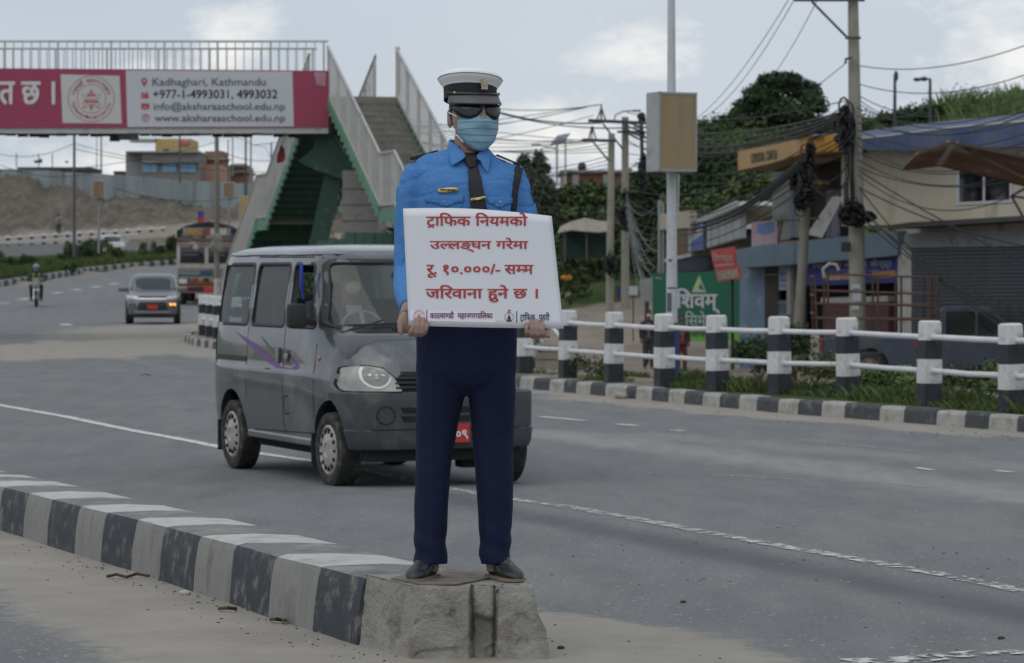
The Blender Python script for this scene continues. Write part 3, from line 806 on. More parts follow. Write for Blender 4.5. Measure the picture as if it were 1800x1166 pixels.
# ================================================================== the mannequin and its placard
def ell(mb, c, rx, ry, rz, rot=None, n=20, m=12):
    T = Matrix.Translation(Vector(c)) @ (rot or Matrix.Identity(4))
    vs = [T @ Vector((rx * math.sin(math.pi * j / m) * math.cos(2 * math.pi * k / n), ry * math.sin(math.pi * j / m) * math.sin(2 * math.pi * k / n), rz * math.cos(math.pi * j / m))) for j in range(1, m) for k in range(n)]
    fs = [(i * n + k, i * n + (k + 1) % n, (i + 1) * n + (k + 1) % n, (i + 1) * n + k) for i in range(m - 2) for k in range(n)]
    b = len(vs); vs += [T @ Vector((0, 0, rz)), T @ Vector((0, 0, -rz))]
    fs += [(b, (k + 1) % n, k) for k in range(n)] + [(b + 1, (m - 2) * n + k, (m - 2) * n + (k + 1) % n) for k in range(n)]
    mb.add(vs, fs)
MD = 11.22
def q(px, py, dy=0.0): return P(px, py, MD + dy)
PXM = F / MD
def ering(px, py, hw, hd, dy=0.0, n=36, e=2.3, tilt=0.0):
    c = q(px, py, dy); a = hw / PXM; out = []
    for k in range(n):
        t = 2 * math.pi * k / n; cx, sx = math.cos(t), math.sin(t)
        x = a * math.copysign(abs(cx) ** (2 / e), cx); y = hd * math.copysign(abs(sx) ** (2 / e), sx)
        out.append(c + Vector((x, y, x * tilt)))
    return out
man = thing('mannequin', 'uniformed traffic police mannequin with white peaked cap, blue shirt, face mask and navy trousers', 'mannequin', (q(810, 1010).x, MD, zt))
def man_child(o): o.parent = man; o.location = -Vector(man.location); return o
SKIN = M('skin', (.28, .19, .155), .55, .08, 12, spec=.4)
SHIRT = M('shirt_blue', (.072, .212, .475), .8, .07, 6, bump=.5, bscale=26, spec=.25)
NAVY = M('trouser_navy', (.011, .014, .042), .85, .12, 5, bump=.45, bscale=22, spec=.2)
BLACK = M('black_cloth', (.010, .010, .013), .7, .1, 8)
TIE = M('tie_black', (.016, .017, .022), .75, .1, 10)
GOLD = M('gold', (.50, .38, .16), .35, .1, 30, metal=.8)
WHITEC = M('cap_white', (.78, .78, .76), .7, .04, 8)
mb = MB()
HEADR = [(266, 841, 8, .025, -.066), (262, 840, 16, .042, -.055), (250, 838, 27, .064, -.038), (235, 835, 33, .078, -.022), (215, 833, 37.5, .090, -.01), (195, 832, 39.5, .096, 0), (175, 832, 40, .098, .002), (155, 831, 38, .092, .006), (142, 831, 30, .074, .008), (135, 831, 14, .035, .008)]
mb.rings([ering(cx, py, hw, hd, dy) for py, cx, hw, hd, dy in HEADR])
mb.rings([ering(820, 300, 34, .068, .01), ering(824, 270, 28, .060, .005), ering(826, 240, 27, .058, .01), ering(828, 222, 26, .055, .012)])
ell(mb, q(849, 212, -.104), .016, .026, .027); ell(mb, q(850, 200, -.098), .010, .016, .03)          # nose
ell(mb, q(791, 210, .018), .010, .020, .034, Matrix.Rotation(R(20), 4, 'Z')); ell(mb, q(791, 201, .026), .012, .014, .02)
ell(mb, q(873, 212, .03), .008, .018, .03)
mb.rings([ering(820, 640, 70, .09), ering(820, 560, 70, .085), ering(820, 450, 72, .09), ering(822, 340, 84, .10), ering(824, 300, 80, .075), ering(824, 285, 40, .06)])
for cx in ((777, 762, 757), (861, 868, 869)):
    mb.rings([ering(cx[0], 640, 36, .075), ering(cx[1], 780, 22, .05), ering(cx[2], 900, 17, .042), ering(cx[2], 1004, 14, .036, .02)])
LA = [(731, 305, .01, .040), (722, 350, .015, .040), (718, 420, .025, .037), (716, 480, .01, .036), (716, 515, -.10, .033), (718, 545, -.245, .026), (713, 556, -.295, .027)]
RA = [(899, 305, .01, .040), (912, 345, .015, .040), (923, 400, .025, .037), (928, 470, .01, .036), (933, 515, -.10, .033), (938, 548, -.245, .026), (941, 560, -.295, .027)]
for A in (LA, RA): mb.tube([q(a, b, c) for a, b, c, r in A], [r for *_, r in A], 16)
# hands: palm behind the board, four fingers folded up in front of its lower edge, thumb beside
BD = 10.80
def f_(px, py, dd): return P(px, py, BD + dd)
ell(mb, f_(712, 566, .030), .022, .020, .040, Matrix.Rotation(R(-6), 4, 'Y')); ell(mb, f_(724, 574, .026), .028, .016, .022)
for i, (x0, x1, yt, yb) in enumerate([(722, 730, 559, 588), (731, 737, 556, 590), (740, 745, 558, 589), (747, 751, 565, 586)]):
    r = .0090 - (.001 if i == 3 else 0)
    mb.tube([f_(x0 - 2, 577, .030), f_(x0, yb - 3, .020), f_(x0, yb, -.004), f_(x0 + 1, yb - 5, -.022), f_((x0 + x1) / 2 + 1, (yt + yb) / 2, -.024), f_(x1, yt + 4, -.015), f_(x1, yt, -.012)], [r * 1.05, r * 1.1, r * 1.08, r * 1.1, r, r * .92, r * .55], 10)
mb.tube([f_(709, 556, .03), f_(704, 568, .018), f_(704, 580, .010), f_(705, 589, .006)], [.016, .014, .0115, .007], 10)
ell(mb, f_(942, 572, .030), .026, .020, .034)
for i, (x0, x1, yt, yb) in enumerate([(926, 925, 567, 589), (936, 935, 561, 592), (946, 944, 561, 593), (955, 952, 566, 591)]):
    r = .0090 - (.001 if i == 0 else 0)
    mb.tube([f_(x0, 578, .030), f_(x0, yb - 3, .020), f_(x0, yb, -.004), f_(x0, yb - 5, -.022), f_((x0 + x1) / 2, (yt + yb) / 2, -.024), f_(x1, yt + 4, -.015), f_(x1, yt, -.012)], [r * 1.05, r * 1.1, r * 1.08, r * 1.1, r, r * .92, r * .55], 10)
mb.tube([f_(948, 566, .035), f_(958, 576, .020), f_(963, 586, .006), f_(965, 594, -.004)], [.016, .013, .0105, .007], 10)
o = voxel(mb, .0037, 'body', SKIN, None, 2); man_child(o)
head_bvh = bvh_of(o.data)

# shirt
def shirt_fn(co, n):
    a = noise.noise(Vector((co.x * 7, co.y * 5, co.z * 3.2)))
    b = noise.noise(Vector((co.x * 16 + co.z * 9, co.y * 10, co.z * 13)))
    c = abs(noise.noise(Vector((co.x * 5 - co.z * 7, co.y * 6, co.z * 10 + 4))))
    d = abs(noise.noise(Vector((co.x * 11 + co.z * 12, co.y * 9, co.z * 17 + 9))))
    return co + n * (a * .003 + b * .002 - (max(0, .08 - c)) * .05 - max(0, .05 - d) * .05)
mb = MB()
mb.rings([ering(819, 606, 84, .105, .0), ering(819, 560, 84, .108), ering(820, 480, 86, .115), ering(821, 410, 90, .128), ering(822, 355, 93, .136), ering(823, 322, 94, .130), ering(821, 302, 96, .112, .004, tilt=-.05), ering(821, 290, 90, .092, .006, tilt=-.1), ering(822, 279, 74, .080, .008, tilt=-.13), ering(824, 269, 46, .074, .01, tilt=-.1), ering(826, 258, 31, .066, .012)])
LS = [(746, 298, .01, .040), (734, 303, .01, .052), (723, 335, .015, .0575), (719, 380, .022, .055), (717, 430, .025, .053), (716, 480, .01, .054), (716, 505, -.07, .053), (717, 525, -.15, .046), (718, 541, -.225, .036)]
RS = [(888, 297, .01, .046), (898, 306, .01, .054), (908, 335, .015, .0565), (918, 372, .022, .056), (926, 430, .025, .053), (928, 480, .01, .052), (932, 505, -.07, .050), (936, 530, -.16, .042), (938, 545, -.225, .035)]
for A in (LS, RS): mb.tube([q(a, b, c) for a, b, c, r in A], [r for *_, r in A], 22)
def shirt_fn2(co, n):
    o = shirt_fn(co, n)
    px = 900 + F * co.x / co.y; pz = co.z
    if 806 < px < 848 and co.y < MD - .02 and pz > P(800, 280, MD).z: o.y += .075 * sm(P(800, 280, MD).z, P(800, 272, MD).z, pz)
    # sleeve crinkles
    if px < 735 or px > 905:
        w = math.sin(pz * 105 + noise.noise(co * 9) * 5 + (co.x * 30)) * .5 + .5
        o += n * (w ** 2 * .0045 - .002) * sm(1.42, 1.30, pz) * (1.2 if pz < 1.3 else .7)
    return o
sh = voxel(mb, .0062, 'shirt', SHIRT, None, 2, shirt_fn2); man_child(sh)
sb = bvh_of(sh.data)
def pxaxis(a, b):
    d = ray(a, b); o = Vector((0, 0, CAM_H)) + d * 10.0; return o, d.normalized()
def on_shirt(name, poly, mat, off=.004, th=.004, step=7, bvh=None, sub=None):
    vs, fs = decal(bvh or sb, poly, pxaxis, off, step=step); m_ = MB(); m_.add(vs, fs)
    o = m_.build(name, mat, None, smooth=True)
    bm = bmesh.new(); bm.from_mesh(o.data)
    if sum((f.normal.y for f in bm.faces)) > 0: bmesh.ops.reverse_faces(bm, faces=bm.faces[:])
    bm.to_mesh(o.data); bm.free()
    if th:
        md = o.modifiers.new('thickness', 'SOLIDIFY'); md.thickness = th; md.offset = -1
    return man_child(o)
def flatpoly(name, pts, mat, th=.004, smooth=False):
    """pts (px,py,dy); a stiff sheet through these points with thickness"""
    m_ = MB(); v = [q(*p) for p in pts]; k = len(v); b = [p + Vector((0, th, 0)) for p in v]
    m_.add(v + b, [tuple(range(k)), tuple(range(2 * k - 1, k - 1, -1))] + [(i, k + i, k + (i + 1) % k, (i + 1) % k) for i in range(k)])
    return man_child(m_.build(name, mat, None))
# placket, pockets, seams
on_shirt('placket', [(836, 300), (845, 300), (862, 372), (850, 372)], SHIRT, .0035, .002)
on_shirt('pocket_flap', [(749, 346), (782, 344), (815, 344), (815, 355), (800, 358), (786, 365), (770, 359), (749, 356)], SHIRT, .006, .004, 6)
on_shirt('pocket_flap', [(856, 347), (899, 348), (899, 357), (888, 361), (878, 367), (866, 360), (857, 357)], SHIRT, .006, .004, 6)
on_shirt('pocket', [(752, 357), (812, 356), (812, 400), (752, 400)], SHIRT, .0022, .001, 8)
on_shirt('pocket', [(859, 358), (897, 358), (897, 400), (859, 400)], SHIRT, .0022, .001, 8)
def disc(name, px, py, r, mat, off, bvh=None): return on_shirt(name, [(px + r * math.cos(k * .7854), py + r * math.sin(k * .7854)) for k in range(8)], mat, off, .002, 5, bvh)
BTN = M('button', (.35, .40, .50), .4, 0)
for x, y in ((782, 354.5), (878, 355)): disc('button', x, y, 1.8, BTN, .009)
# collar and tie
mbc = MB()
rr = []
for py, hw, hd, dy in ((285, 33, .078, .012), (270, 35, .080, .010), (254, 35.5, .078, .012), (246, 35, .075, .016), (245, 33, .071, .016), (252, 31.5, .068, .012), (270, 31, .066, .010)):
    row = []
    for k in range(27):
        t = R(-62 + k * (304 / 26)); c = q(824, py, dy)
        zz = -.028 * max(0, math.cos(t + R(90 - 0) - R(180)) ) * 0
        x, y = hw / PXM * math.cos(t), hd * math.sin(t)
        row.append(c + Vector((x, y, (-.030 * max(0, -math.sin(t)) if py < 260 else 0))))
    rr.append(row)
n_ = 27; mbc.add([p for r_ in rr for p in r_], [(i * n_ + k, i * n_ + k + 1, (i + 1) * n_ + k + 1, (i + 1) * n_ + k) for i in range(len(rr) - 1) for k in range(n_ - 1)])
man_child(mbc.build('collar_band', SHIRT, None, smooth=True))
def sheet(name, rows, mat, th=.003):
    m_ = MB(); n = len(rows[0]); m_.add([q(*p) for r_ in rows for p in r_], [(i * n + k, i * n + k + 1, (i + 1) * n + k + 1, (i + 1) * n + k) for i in range(len(rows) - 1) for k in range(n - 1)])
    o = m_.build(name, mat, None, smooth=True); md = o.modifiers.new('thickness', 'SOLIDIFY'); md.thickness = th; md.offset = 0
    sb_ = o.modifiers.new('soft', 'SUBSURF'); sb_.levels = 1; sb_.render_levels = 2; sb_.subdivision_type = 'SIMPLE'
    return man_child(o)
sheet('collar_wing', [[(789, 246, -.012), (797, 252, -.045), (806, 260, -.068), (818, 272, -.094)], [(788, 262, -.045), (797, 267, -.068), (807, 271, -.088), (818, 276, -.1)], [(791, 280, -.085), (799, 278, -.092), (808, 277, -.100), (815, 279, -.104)], [(794, 292, -.110), (797, 290, -.110), (800, 288.5, -.110), (803, 287, -.110)]], SHIRT, .004)
sheet('collar_wing', [[(852, 250, -.020), (849, 258, -.052), (844, 266, -.075), (838, 274, -.098)], [(860, 264, -.050), (855, 269, -.070), (848, 274, -.090), (839, 279, -.104)], [(862, 282, -.088), (857, 284, -.096), (851, 284, -.104), (845, 283, -.110)], [(857, 303, -.116), (855, 302, -.116), (853.5, 300, -.116), (852, 298, -.116)]], SHIRT, .004)
on_shirt('tie_knot', [(814, 277), (842, 277), (836, 296), (824, 299)], TIE, .018, .010, 5)
on_shirt('tie', [(822, 292), (839, 292), (846, 318), (856, 368), (841, 376), (828, 368), (824, 330)], TIE, .011, .004, 6)
on_shirt('tie_clip', [(827, 350.5), (852.5, 345.5), (853, 349.5), (827.5, 354.5)], GOLD, .018, .003, 5)
on_shirt('name_plate', [(770, 332), (805, 330.5), (806, 337.5), (771, 339.5)], GOLD, .009, .003, 5)
mbt = MB(); put_text(mbt, 'राम बहादुर', 774, 802, 337.6, 332.6, lambda a, b: q(a, b, 0) + Vector((0, 0, 0)), .01)
DKT = M('dark_print', (.03, .025, .02), .6, 0)
nv = []
for v in mbt.v:
    v = Vector(v); d = (v - Vector((0, 0, CAM_H))).normalized(); h = sb.ray_cast(Vector((0, 0, CAM_H)) + d * 9.8, d); nv.append(tuple(h[0] - d * .0125 if h[0] else v))
mbt.v = nv; man_child(mbt.build('lettering', DKT, None, fix=False))
# shoulder straps
def epaulette(a, b, w, stripes, shape):
    m_ = MB(); a, b = Vector(a), Vector(b); m_.bar(a, b, w, .010, up=(0, 0, 1)); return man_child(m_.build('epaulette', BLACK, None))
ea, eb = q(771, 266.5, .0), q(722, 279.5, .01)
epaulette(ea, eb, .062, 3, 0)
for k in range(3):
    t = .58 + k * .12; c = ea.lerp(eb, t); dirr = (eb - ea).normalized(); m_ = MB()
    m_.bar(c + Vector((-.004, -.032, .0062)), c + Vector((.014, .0, .0066)), .006, .003); m_.bar(c + Vector((.014, .0, .0064)), c + Vector((-.004, .032, .0062)), .006, .003); man_child(m_.build('gold_chevron', GOLD, None))
ea, eb = q(872, 274, .0), q(913, 291.5, .01)
epaulette(ea, eb, .058, 0, 0)
m_ = MB(); m_.bar(ea + Vector((0, -.0315, -.004)), ea.lerp(eb, .72) + Vector((0, -.0315, -.004)), .003, .006); man_child(m_.build('white_piping', WHITEC, None))
on_shirt('lanyard', [(905, 294), (918, 297), (914, 312), (909, 335), (906, 372), (898, 372), (900, 340), (903, 315)], BLACK, .006, .006, 6)
on_shirt('sleeve_badge', [(931, 322), (936, 322), (942, 340), (944, 356), (940, 358), (934, 345)], M('badge_cloth', (.05, .045, .06), .8, .3, 60), .005, .003, 5)

# head wear
YAW = R(20)
def headpt(a, py, off, dyo=0.0):
    tab = sorted((r_[0], r_[1:]) for r_ in HEADR)
    cx, hw, hd, dy = [lerp_tab([(t[0], t[1][i]) for t in tab], py) for i in range(4)]
    c = q(cx, py, dy + dyo); t = R(a) + YAW
    x, y = math.sin(t), -math.cos(t); e = 1 / math.sqrt((x / (hw / PXM)) ** 2 + (y / hd) ** 2)
    return c + Vector((x * (e + off), y * (e + off), 0))
MASKM = M('mask_blue', (.20, .335, .43), .8, .06, 14, bump=.1, bscale=300, spec=.2)
mb = MB(); rr = []
prof = [(199, .004, 14, 30), (204, .008, 30, 50), (209, .013, 60, 62), (216, .021, 70, 66), (224, .024, 76, 70), (232, .023, 78, 72), (240, .020, 78, 72), (248, .017, 76, 70), (256, .013, 70, 66), (262, .010, 60, 56), (266, .006, 44, 42)]
for i in range(41):
    py = 199 + 67 * i / 40; off = lerp_tab([(p[0], p[1]) for p in prof], py); al = lerp_tab([(p[0], p[2]) for p in prof], py); ar = lerp_tab([(p[0], p[3]) for p in prof], py); row = []
    for k in range(33):
        t = k / 32; a = -al + (al + ar) * t; edge = 1 - (2 * t - 1) ** 4
        nose = math.exp(-((a) / 16) ** 2) * math.exp(-((py - 215) / 12) ** 2) * .018
        pleat = (((py - 216) / 12) % 1.0) * .0035 if 214 < py < 254 else .001
        row.append(headpt(a, py + (abs(a) / 80) ** 2 * (4 if py < 230 else -6), .001 + off * edge + nose + pleat * edge + noise.noise(Vector((a * .05, py * .08, 0))) * .002))
    rr.append(row)
mb.add([p for r_ in rr for p in r_], [(i * 33 + k, i * 33 + k + 1, (i + 1) * 33 + k + 1, (i + 1) * 33 + k) for i in range(40) for k in range(32)])
o = mb.build('face_mask', MASKM, None, smooth=True); md = o.modifiers.new('t', 'SOLIDIFY'); md.thickness = .0015; man_child(o)
mb = MB()
mb.tube([headpt(-60, 207, .008), headpt(-78, 203, .004), headpt(-92, 199, .012), q(787, 203, .03)], .0022, 6)
mb.tube([headpt(-66, 251, .012), headpt(-84, 240, .006), headpt(-98, 236, .010), q(788, 228, .03)], .0022, 6)
man_child(mb.build('ear_loop', WHITEC, None, smooth=True))
# dark glasses
LENS = M('dark_lens', (.006, .006, .008), .12, 0, spec=.6)
for poly in ([(-64, 186), (-4, 188), (-1, 192), (-5, 201), (-14, 208), (-28, 211.5), (-44, 209), (-58, 202), (-65, 193)], [(4, 188.5), (48, 187), (52, 193), (50, 204), (42, 210.5), (28, 213.5), (14, 210), (5, 201), (1, 193)]):
    m_ = MB(); n = 10; rows = []
    xs0, xs1 = min(a for a, b in poly), max(a for a, b in poly)
    for i in range(n + 1):
        a = xs0 + (xs1 - xs0) * (i / n) * .998 + .05; ysx = []
        for (x1, y1), (x2, y2) in zip(poly, poly[1:] + poly[:1]):
            if (x1 - a) * (x2 - a) <= 0 and x1 != x2: ysx.append(y1 + (y2 - y1) * (a - x1) / (x2 - x1))
        lo, hi = min(ysx), max(ysx); rows.append([headpt(a, lo + (hi - lo) * j / 5, .020 + .004 * math.sin(math.pi * j / 5) + .003 * math.sin(math.pi * i / n)) for j in range(6)])
    m_.add([p for r_ in rows for p in r_], [(i * 6 + k, i * 6 + k + 1, (i + 1) * 6 + k + 1, (i + 1) * 6 + k) for i in range(n) for k in range(5)])
    o = m_.build('lens', LENS, None, smooth=True); md = o.modifiers.new('t', 'SOLIDIFY'); md.thickness = .003; man_child(o)
FRM = M('glasses_frame', (.012, .010, .010), .3, 0)
m_ = MB(); m_.tube([headpt(a, 187, .022) for a in range(-64, 52, 6)], .0028, 6); m_.tube([headpt(-64, 190, .021), headpt(-76, 192, .010), headpt(-92, 194, .006), q(790, 198, .03)], .0026, 6)
man_child(m_.build('glasses_frame', FRM, None, smooth=True))
# hair
m_ = MB(); rr = []
for py, off in ((160, .004), (175, .006), (190, .007), (202, .006), (214, .004), (226, .001)):
    a0 = 74 if py < 195 else (96 if py < 208 else 112)
    rr.append([headpt(a0 + (360 - 2 * a0 - (0)) * k / 20 , py, off) for k in range(21)])
m_.add([p for r_ in rr for p in r_], [(i * 21 + k, i * 21 + k + 1, (i + 1) * 21 + k + 1, (i + 1) * 21 + k) for i in range(len(rr) - 1) for k in range(20)])
man_child(m_.build('hair', BLACK, None, smooth=True))
# peaked cap, set tilted up at the front
def cap_ring(py, hw, hd, cx=826.5, dy=.004, n=48, tilt=-.16, side=-.02):
    c = q(cx, py, dy); r_ = []
    for k in range(n):
        t = 2 * math.pi * k / n; x, y = hw / PXM * math.cos(t), hd * math.sin(t); r_.append(c + Vector((x, y, -y * -tilt * 1.0 + x * side)))
    return r_
cap = []
m_ = MB(); m_.rings([cap_ring(178, 46.5, .104), cap_ring(151, 47, .106)], cap=False); o = m_.build('cap_band', BLACK, None, smooth=True); man_child(o)
m_ = MB()
m_.rings([cap_ring(156, 47.5, .108), cap_ring(152, 49.5, .112), cap_ring(147, 54, .124), cap_ring(143, 56.3, .130), cap_ring(140, 56.5, .130), cap_ring(136, 54.5, .127), cap_ring(131, 46, .108), cap_ring(128.5, 33, .08), cap_ring(127.5, 12, .03)])
man_child(m_.build('cap_crown', WHITEC, None, smooth=True, edge=50))
m_ = MB(); m_.tube([p for p in cap_ring(141.5, 56.8, .131)] + [cap_ring(141.5, 56.8, .131)[0]], .0016, 6); man_child(m_.build('cap_piping', M('piping_dark', (.12, .12, .12), .7, 0), None, smooth=True))
m_ = MB(); rr = []
for j in range(5):
    s_ = j / 4; row = []
    for k in range(25):
        a = -66 + 132 * k / 24; t = R(a) + YAW; c = q(826.5, 170 + 15 * s_ + 2 * (1 - abs(a / 66)) * s_, .0)
        ext = (.004 + .036 * s_ * math.cos(R(a) * 1.25) ** .8)
        x, y = math.sin(t), -math.cos(t); e = 1 / math.sqrt((x / (47.2 / PXM)) ** 2 + (y / .106) ** 2)
        row.append(c + Vector((x * (e + ext), y * (e + ext), 0)))
    rr.append(row)
m_.add([p for r_ in rr for p in r_], [(i * 25 + k, i * 25 + k + 1, (i + 1) * 25 + k + 1, (i + 1) * 25 + k) for i in range(4) for k in range(24)])
o = m_.build('cap_visor', M('visor_grey', (.085, .085, .085), .5, .15, 20), None, smooth=True); md = o.modifiers.new('t', 'SOLIDIFY'); md.thickness = .003; man_child(o)
def bandpt(a, py, off):
    t = R(a) + YAW; x, y = math.sin(t), -math.cos(t); e = 1 / math.sqrt((x / (47 / PXM)) ** 2 + (y / .106) ** 2) + off; return q(826.5, py, .0) + Vector((x * e, y * e, 0))
m_ = MB(); m_.tube([bandpt(a, 168.5 + (abs(a) / 60) ** 2 * -2, .006) for a in range(-72, 80, 8)], .0062, 6); man_child(m_.build('chin_strap', M('patent_black', (.012, .012, .012), .25, 0), None, smooth=True))
for a in (-50, 62):
    m_ = MB(); ell(m_, bandpt(a, 166, .008), .006, .006, .006, n=10, m=6); man_child(m_.build('cap_button', GOLD, None, smooth=True))
m_ = MB(); c = bandpt(8, 151, .012)
Tb = Matrix.Translation(c) @ Matrix.Rotation(YAW + R(8), 4, 'Z')
m_.prism([(-.013, -.012), (.013, -.012), (.015, .004), (.009, .014), (0, .021), (-.009, .014), (-.015, .004)], -.002, .002, Tb)
m_.prism([(-.014, -.020), (.014, -.020), (.012, -.012), (-.012, -.012)], -.003, .002, Tb)
for a in (45, -45): m_.prism([(math.cos(R(a + da)) * r_, math.sin(R(a + da)) * r_) for r_, da in ((.012, 8), (.012, -8), (-.012, 8), (-.012, -8))], -.0045, -.002, Tb)
m_.lathe([(.0001, .0045), (.006, .004), (.007, .002)], Tb @ Matrix.Rotation(R(90), 4, 'X'), 12)
man_child(m_.build('cap_badge', M('badge_brass', (.42, .38, .26), .4, .35, 160, metal=.7), None))

# trousers
mb = MB()
mb.rings([ering(820, 556, 90, .121), ering(820, 590, 89, .119), ering(820, 625, 88.5, .122), ering(819.5, 652, 88, .124), ering(819.5, 672, 85, .116), ering(820, 684, 54, .09), ering(819, 694, 22, .06)])
for L_ in ([(778, 640, 44, .105, .0), (776.5, 680, 43.5, .104, 0), (769, 740, 37, .092, 0), (763.5, 810, 31, .082, .005), (759, 890, 30, .080, .01), (757.5, 940, 29, .078, .012), (756.5, 1012, 28.5, .078, .012)],
           [(863, 640, 43, .105, .0), (864.5, 680, 41.5, .104, 0), (866.5, 740, 38.5, .094, 0), (868, 810, 35, .086, .005), (870.5, 890, 31.5, .082, .01), (870, 940, 29, .080, .012), (869.5, 1012, 27.5, .080, .012)]):
    mb.rings([ering(a, b, c, d, e, e=2.15) for a, b, c, d, e in L_])
def trs(co, n):
    px = 900 + F * co.x / co.y
    lc = 760 if px < 820 else 869
    o = co + n * (noise.noise(Vector((co.x * 9, co.y * 6, co.z * 2.5))) * .007 + noise.noise(Vector((co.x * 22, co.y * 10, co.z * 9 + co.x * 12))) * .003)
    if co.z < 1.35 and n.y < -.2: o.y -= .005 * math.exp(-((px - lc) / 4.0) ** 2)
    low = sm(.78, .60, co.z); o += n * low * .004 * math.sin(co.z * 70 + co.x * 40 + noise.noise(co * 6) * 4)
    return o
o = voxel(mb, .0066, 'trousers', NAVY, None, 2, trs)
bm = bmesh.new(); bm.from_mesh(o.data); zc = P(800, 991, MD).z
bmesh.ops.bisect_plane(bm, geom=bm.verts[:] + bm.edges[:] + bm.faces[:], plane_co=(0, MD, zc), plane_no=(0, -.06, -1), clear_outer=True); bm.to_mesh(o.data); bm.free()
md = o.modifiers.new('t', 'SOLIDIFY'); md.thickness = .003; man_child(o)

# feet
SHOE = M('shoe_black', (.016, .019, .022), .45, .25, 18, dirt=(.16, .155, .14), dirt_amt=.20, dscale=14)
SOLE = M('sole_tan', (.20, .16, .11), .8, .2, 20)
for heel, toe, ang in (((759, 1000), (727, 1021), 0), ((866, 1000), (910, 1020), 1)):
    zf = zt + .012
    h = Vector((q(heel[0], 1000).x, MD + .065, zf)); t = Vector((q(toe[0], 1000).x, MD - .135, zf)); ax = (t - h).normalized(); sd_ = Vector((ax.y, -ax.x, 0))
    mb = MB(); rows = []; so_ = []
    for s_, w, hh in ((-.02, .020, .035), (.04, .034, .075), (.14, .037, .095), (.30, .035, .102), (.46, .037, .082), (.62, .043, .060), (.78, .046, .046), (.92, .038, .036), (1.02, .020, .024), (1.05, .006, .010)):
        c = h + (t - h) * s_; row = []
        for k in range(16):
            a = 2 * math.pi * k / 16; x, z = w * math.cos(a), (hh / 2) * (1 + math.sin(a)); row.append(c + sd_ * x + Vector((0, 0, z)))
        rows.append(row); so_.append((c, w))
    mb.rings(rows); o = mb.build('shoe', SHOE, None, smooth=True, edge=60); md = o.modifiers.new('s', 'SUBSURF'); md.levels = 1; md.render_levels = 1; man_child(o)
    mb = MB(); pl = [c + sd_ * (w + .004) for c, w in so_] + [c - sd_ * (w + .004) for c, w in reversed(so_)]
    k = len(pl); mb.add([p - Vector((0, 0, .006)) for p in pl] + [p + Vector((0, 0, .006)) for p in pl], [tuple(range(k)), tuple(range(2 * k - 1, k - 1, -1))] + [(i, k + i, k + (i + 1) % k, (i + 1) % k) for i in range(k)])
    s2 = mb.build('sole', SOLE, o)
    mb = MB(); c = h + (t - h) * .28 + Vector((0, 0, .104)); mb.tube([c + Vector((.033 * math.cos(a), .040 * math.sin(a), 0)) for a in [2 * math.pi * k / 18 for k in range(19)]], .006, 6); man_child(mb.build('sock', M('sock_white', (.5, .5, .5), .9, 0), None, smooth=True))
mb = MB()
pl = [(687, 1021), (737, 1031), (800, 1032), (828, 1027), (868, 1019), (860, 1010), (790, 1006), (730, 1010)]
tp = [P(a, b, (CAM_H - zt) / ((b - 478) / F)) for a, b in pl]
mb.add([Vector((p.x, p.y, zt + .004)) for p in tp] + [Vector((p.x, p.y, zt + .009)) for p in tp], [tuple(range(7, -1, -1)), tuple(range(8, 16))] + [(i, (i + 1) % 8, 8 + (i + 1) % 8, 8 + i) for i in range(8)])
man_child(mb.build('base_plate', M('plate_rust', (.16, .14, .115), .75, .25, 10, dirt=(.10, .055, .035), dirt_amt=.45, dscale=9), None))

# placard
TLc, TRc, BRc, BLc = (708.4, 366.8), (969.5, 380), (990.5, 577.8), (718.5, 572.6)
def pl_xy(u, v):                       # u right, v down
    a = (TLc[0] + (TRc[0] - TLc[0]) * u, TLc[1] + (TRc[1] - TLc[1]) * u - 6.2 * math.sin(math.pi * u) * (1 - u * .2))
    b = (BLc[0] + (BRc[0] - BLc[0]) * u, BLc[1] + (BRc[1] - BLc[1]) * u + .8 * math.sin(math.pi * u))
    return a[0] + (b[0] - a[0]) * v, a[1] + (b[1] - a[1]) * v
def pl_d(u, v): return BD + .012 * math.sin(math.pi * u) * -1 + .07 * max(0, u - .72) ** 2 * 6 * (1 - .75 * v) + .012 * (1 - v)
def pl_pt(u, v, off=0.0):
    x, y = pl_xy(u, v); return P(x, y, pl_d(u, v) - off)
def pl_from_px(x, y):
    u, v = .5, .5
    for _ in range(12):
        a, b = pl_xy(u, v); u += (x - a) / 265; v += (y - b) / 203
    return u, v
plc = P(850, 475, BD)
placard = thing('placard', 'white traffic fine notice board with four lines of red lettering held by the mannequin', 'placard', plc)
plinv = Matrix.Translation(-plc)
def grid_sheet(name, fn, nu, nv, mat, parent, T, th):
    m_ = MB(T); m_.add([fn(i / nu, j / nv) for i in range(nu + 1) for j in range(nv + 1)], [(i * (nv + 1) + j, i * (nv + 1) + j + 1, (i + 1) * (nv + 1) + j + 1, (i + 1) * (nv + 1) + j) for i in range(nu) for j in range(nv)])
    o = m_.build(name, mat, parent, smooth=True)
    if th: md = o.modifiers.new('t', 'SOLIDIFY'); md.thickness = th; md.offset = 0
    return o
grid_sheet('board', pl_pt, 28, 14, M('placard_white', (.70, .71, .745), .55, .02, 3, spec=.4), placard, plinv, .003)
LAB = M('label_white', (.79, .77, .86), .5, 0)
u0, v0 = pl_from_px(720.5, 545.5); u1, v1 = pl_from_px(871, 567)
grid_sheet('paper_strip', lambda u, v: pl_pt(u0 + (u1 - u0) * u, v0 + (v1 - v0) * v, .0026), 12, 2, LAB, placard, plinv, 0)
RED = M('print_red', (.42, .045, .045), .6, 0); MAR = M('print_maroon', (.20, .025, .05), .6, 0); INK = M('print_navy', (.03, .03, .10), .6, 0)
def pl_map(off=.0032): return lambda a, b: pl_pt(*pl_from_px(a, b), off)
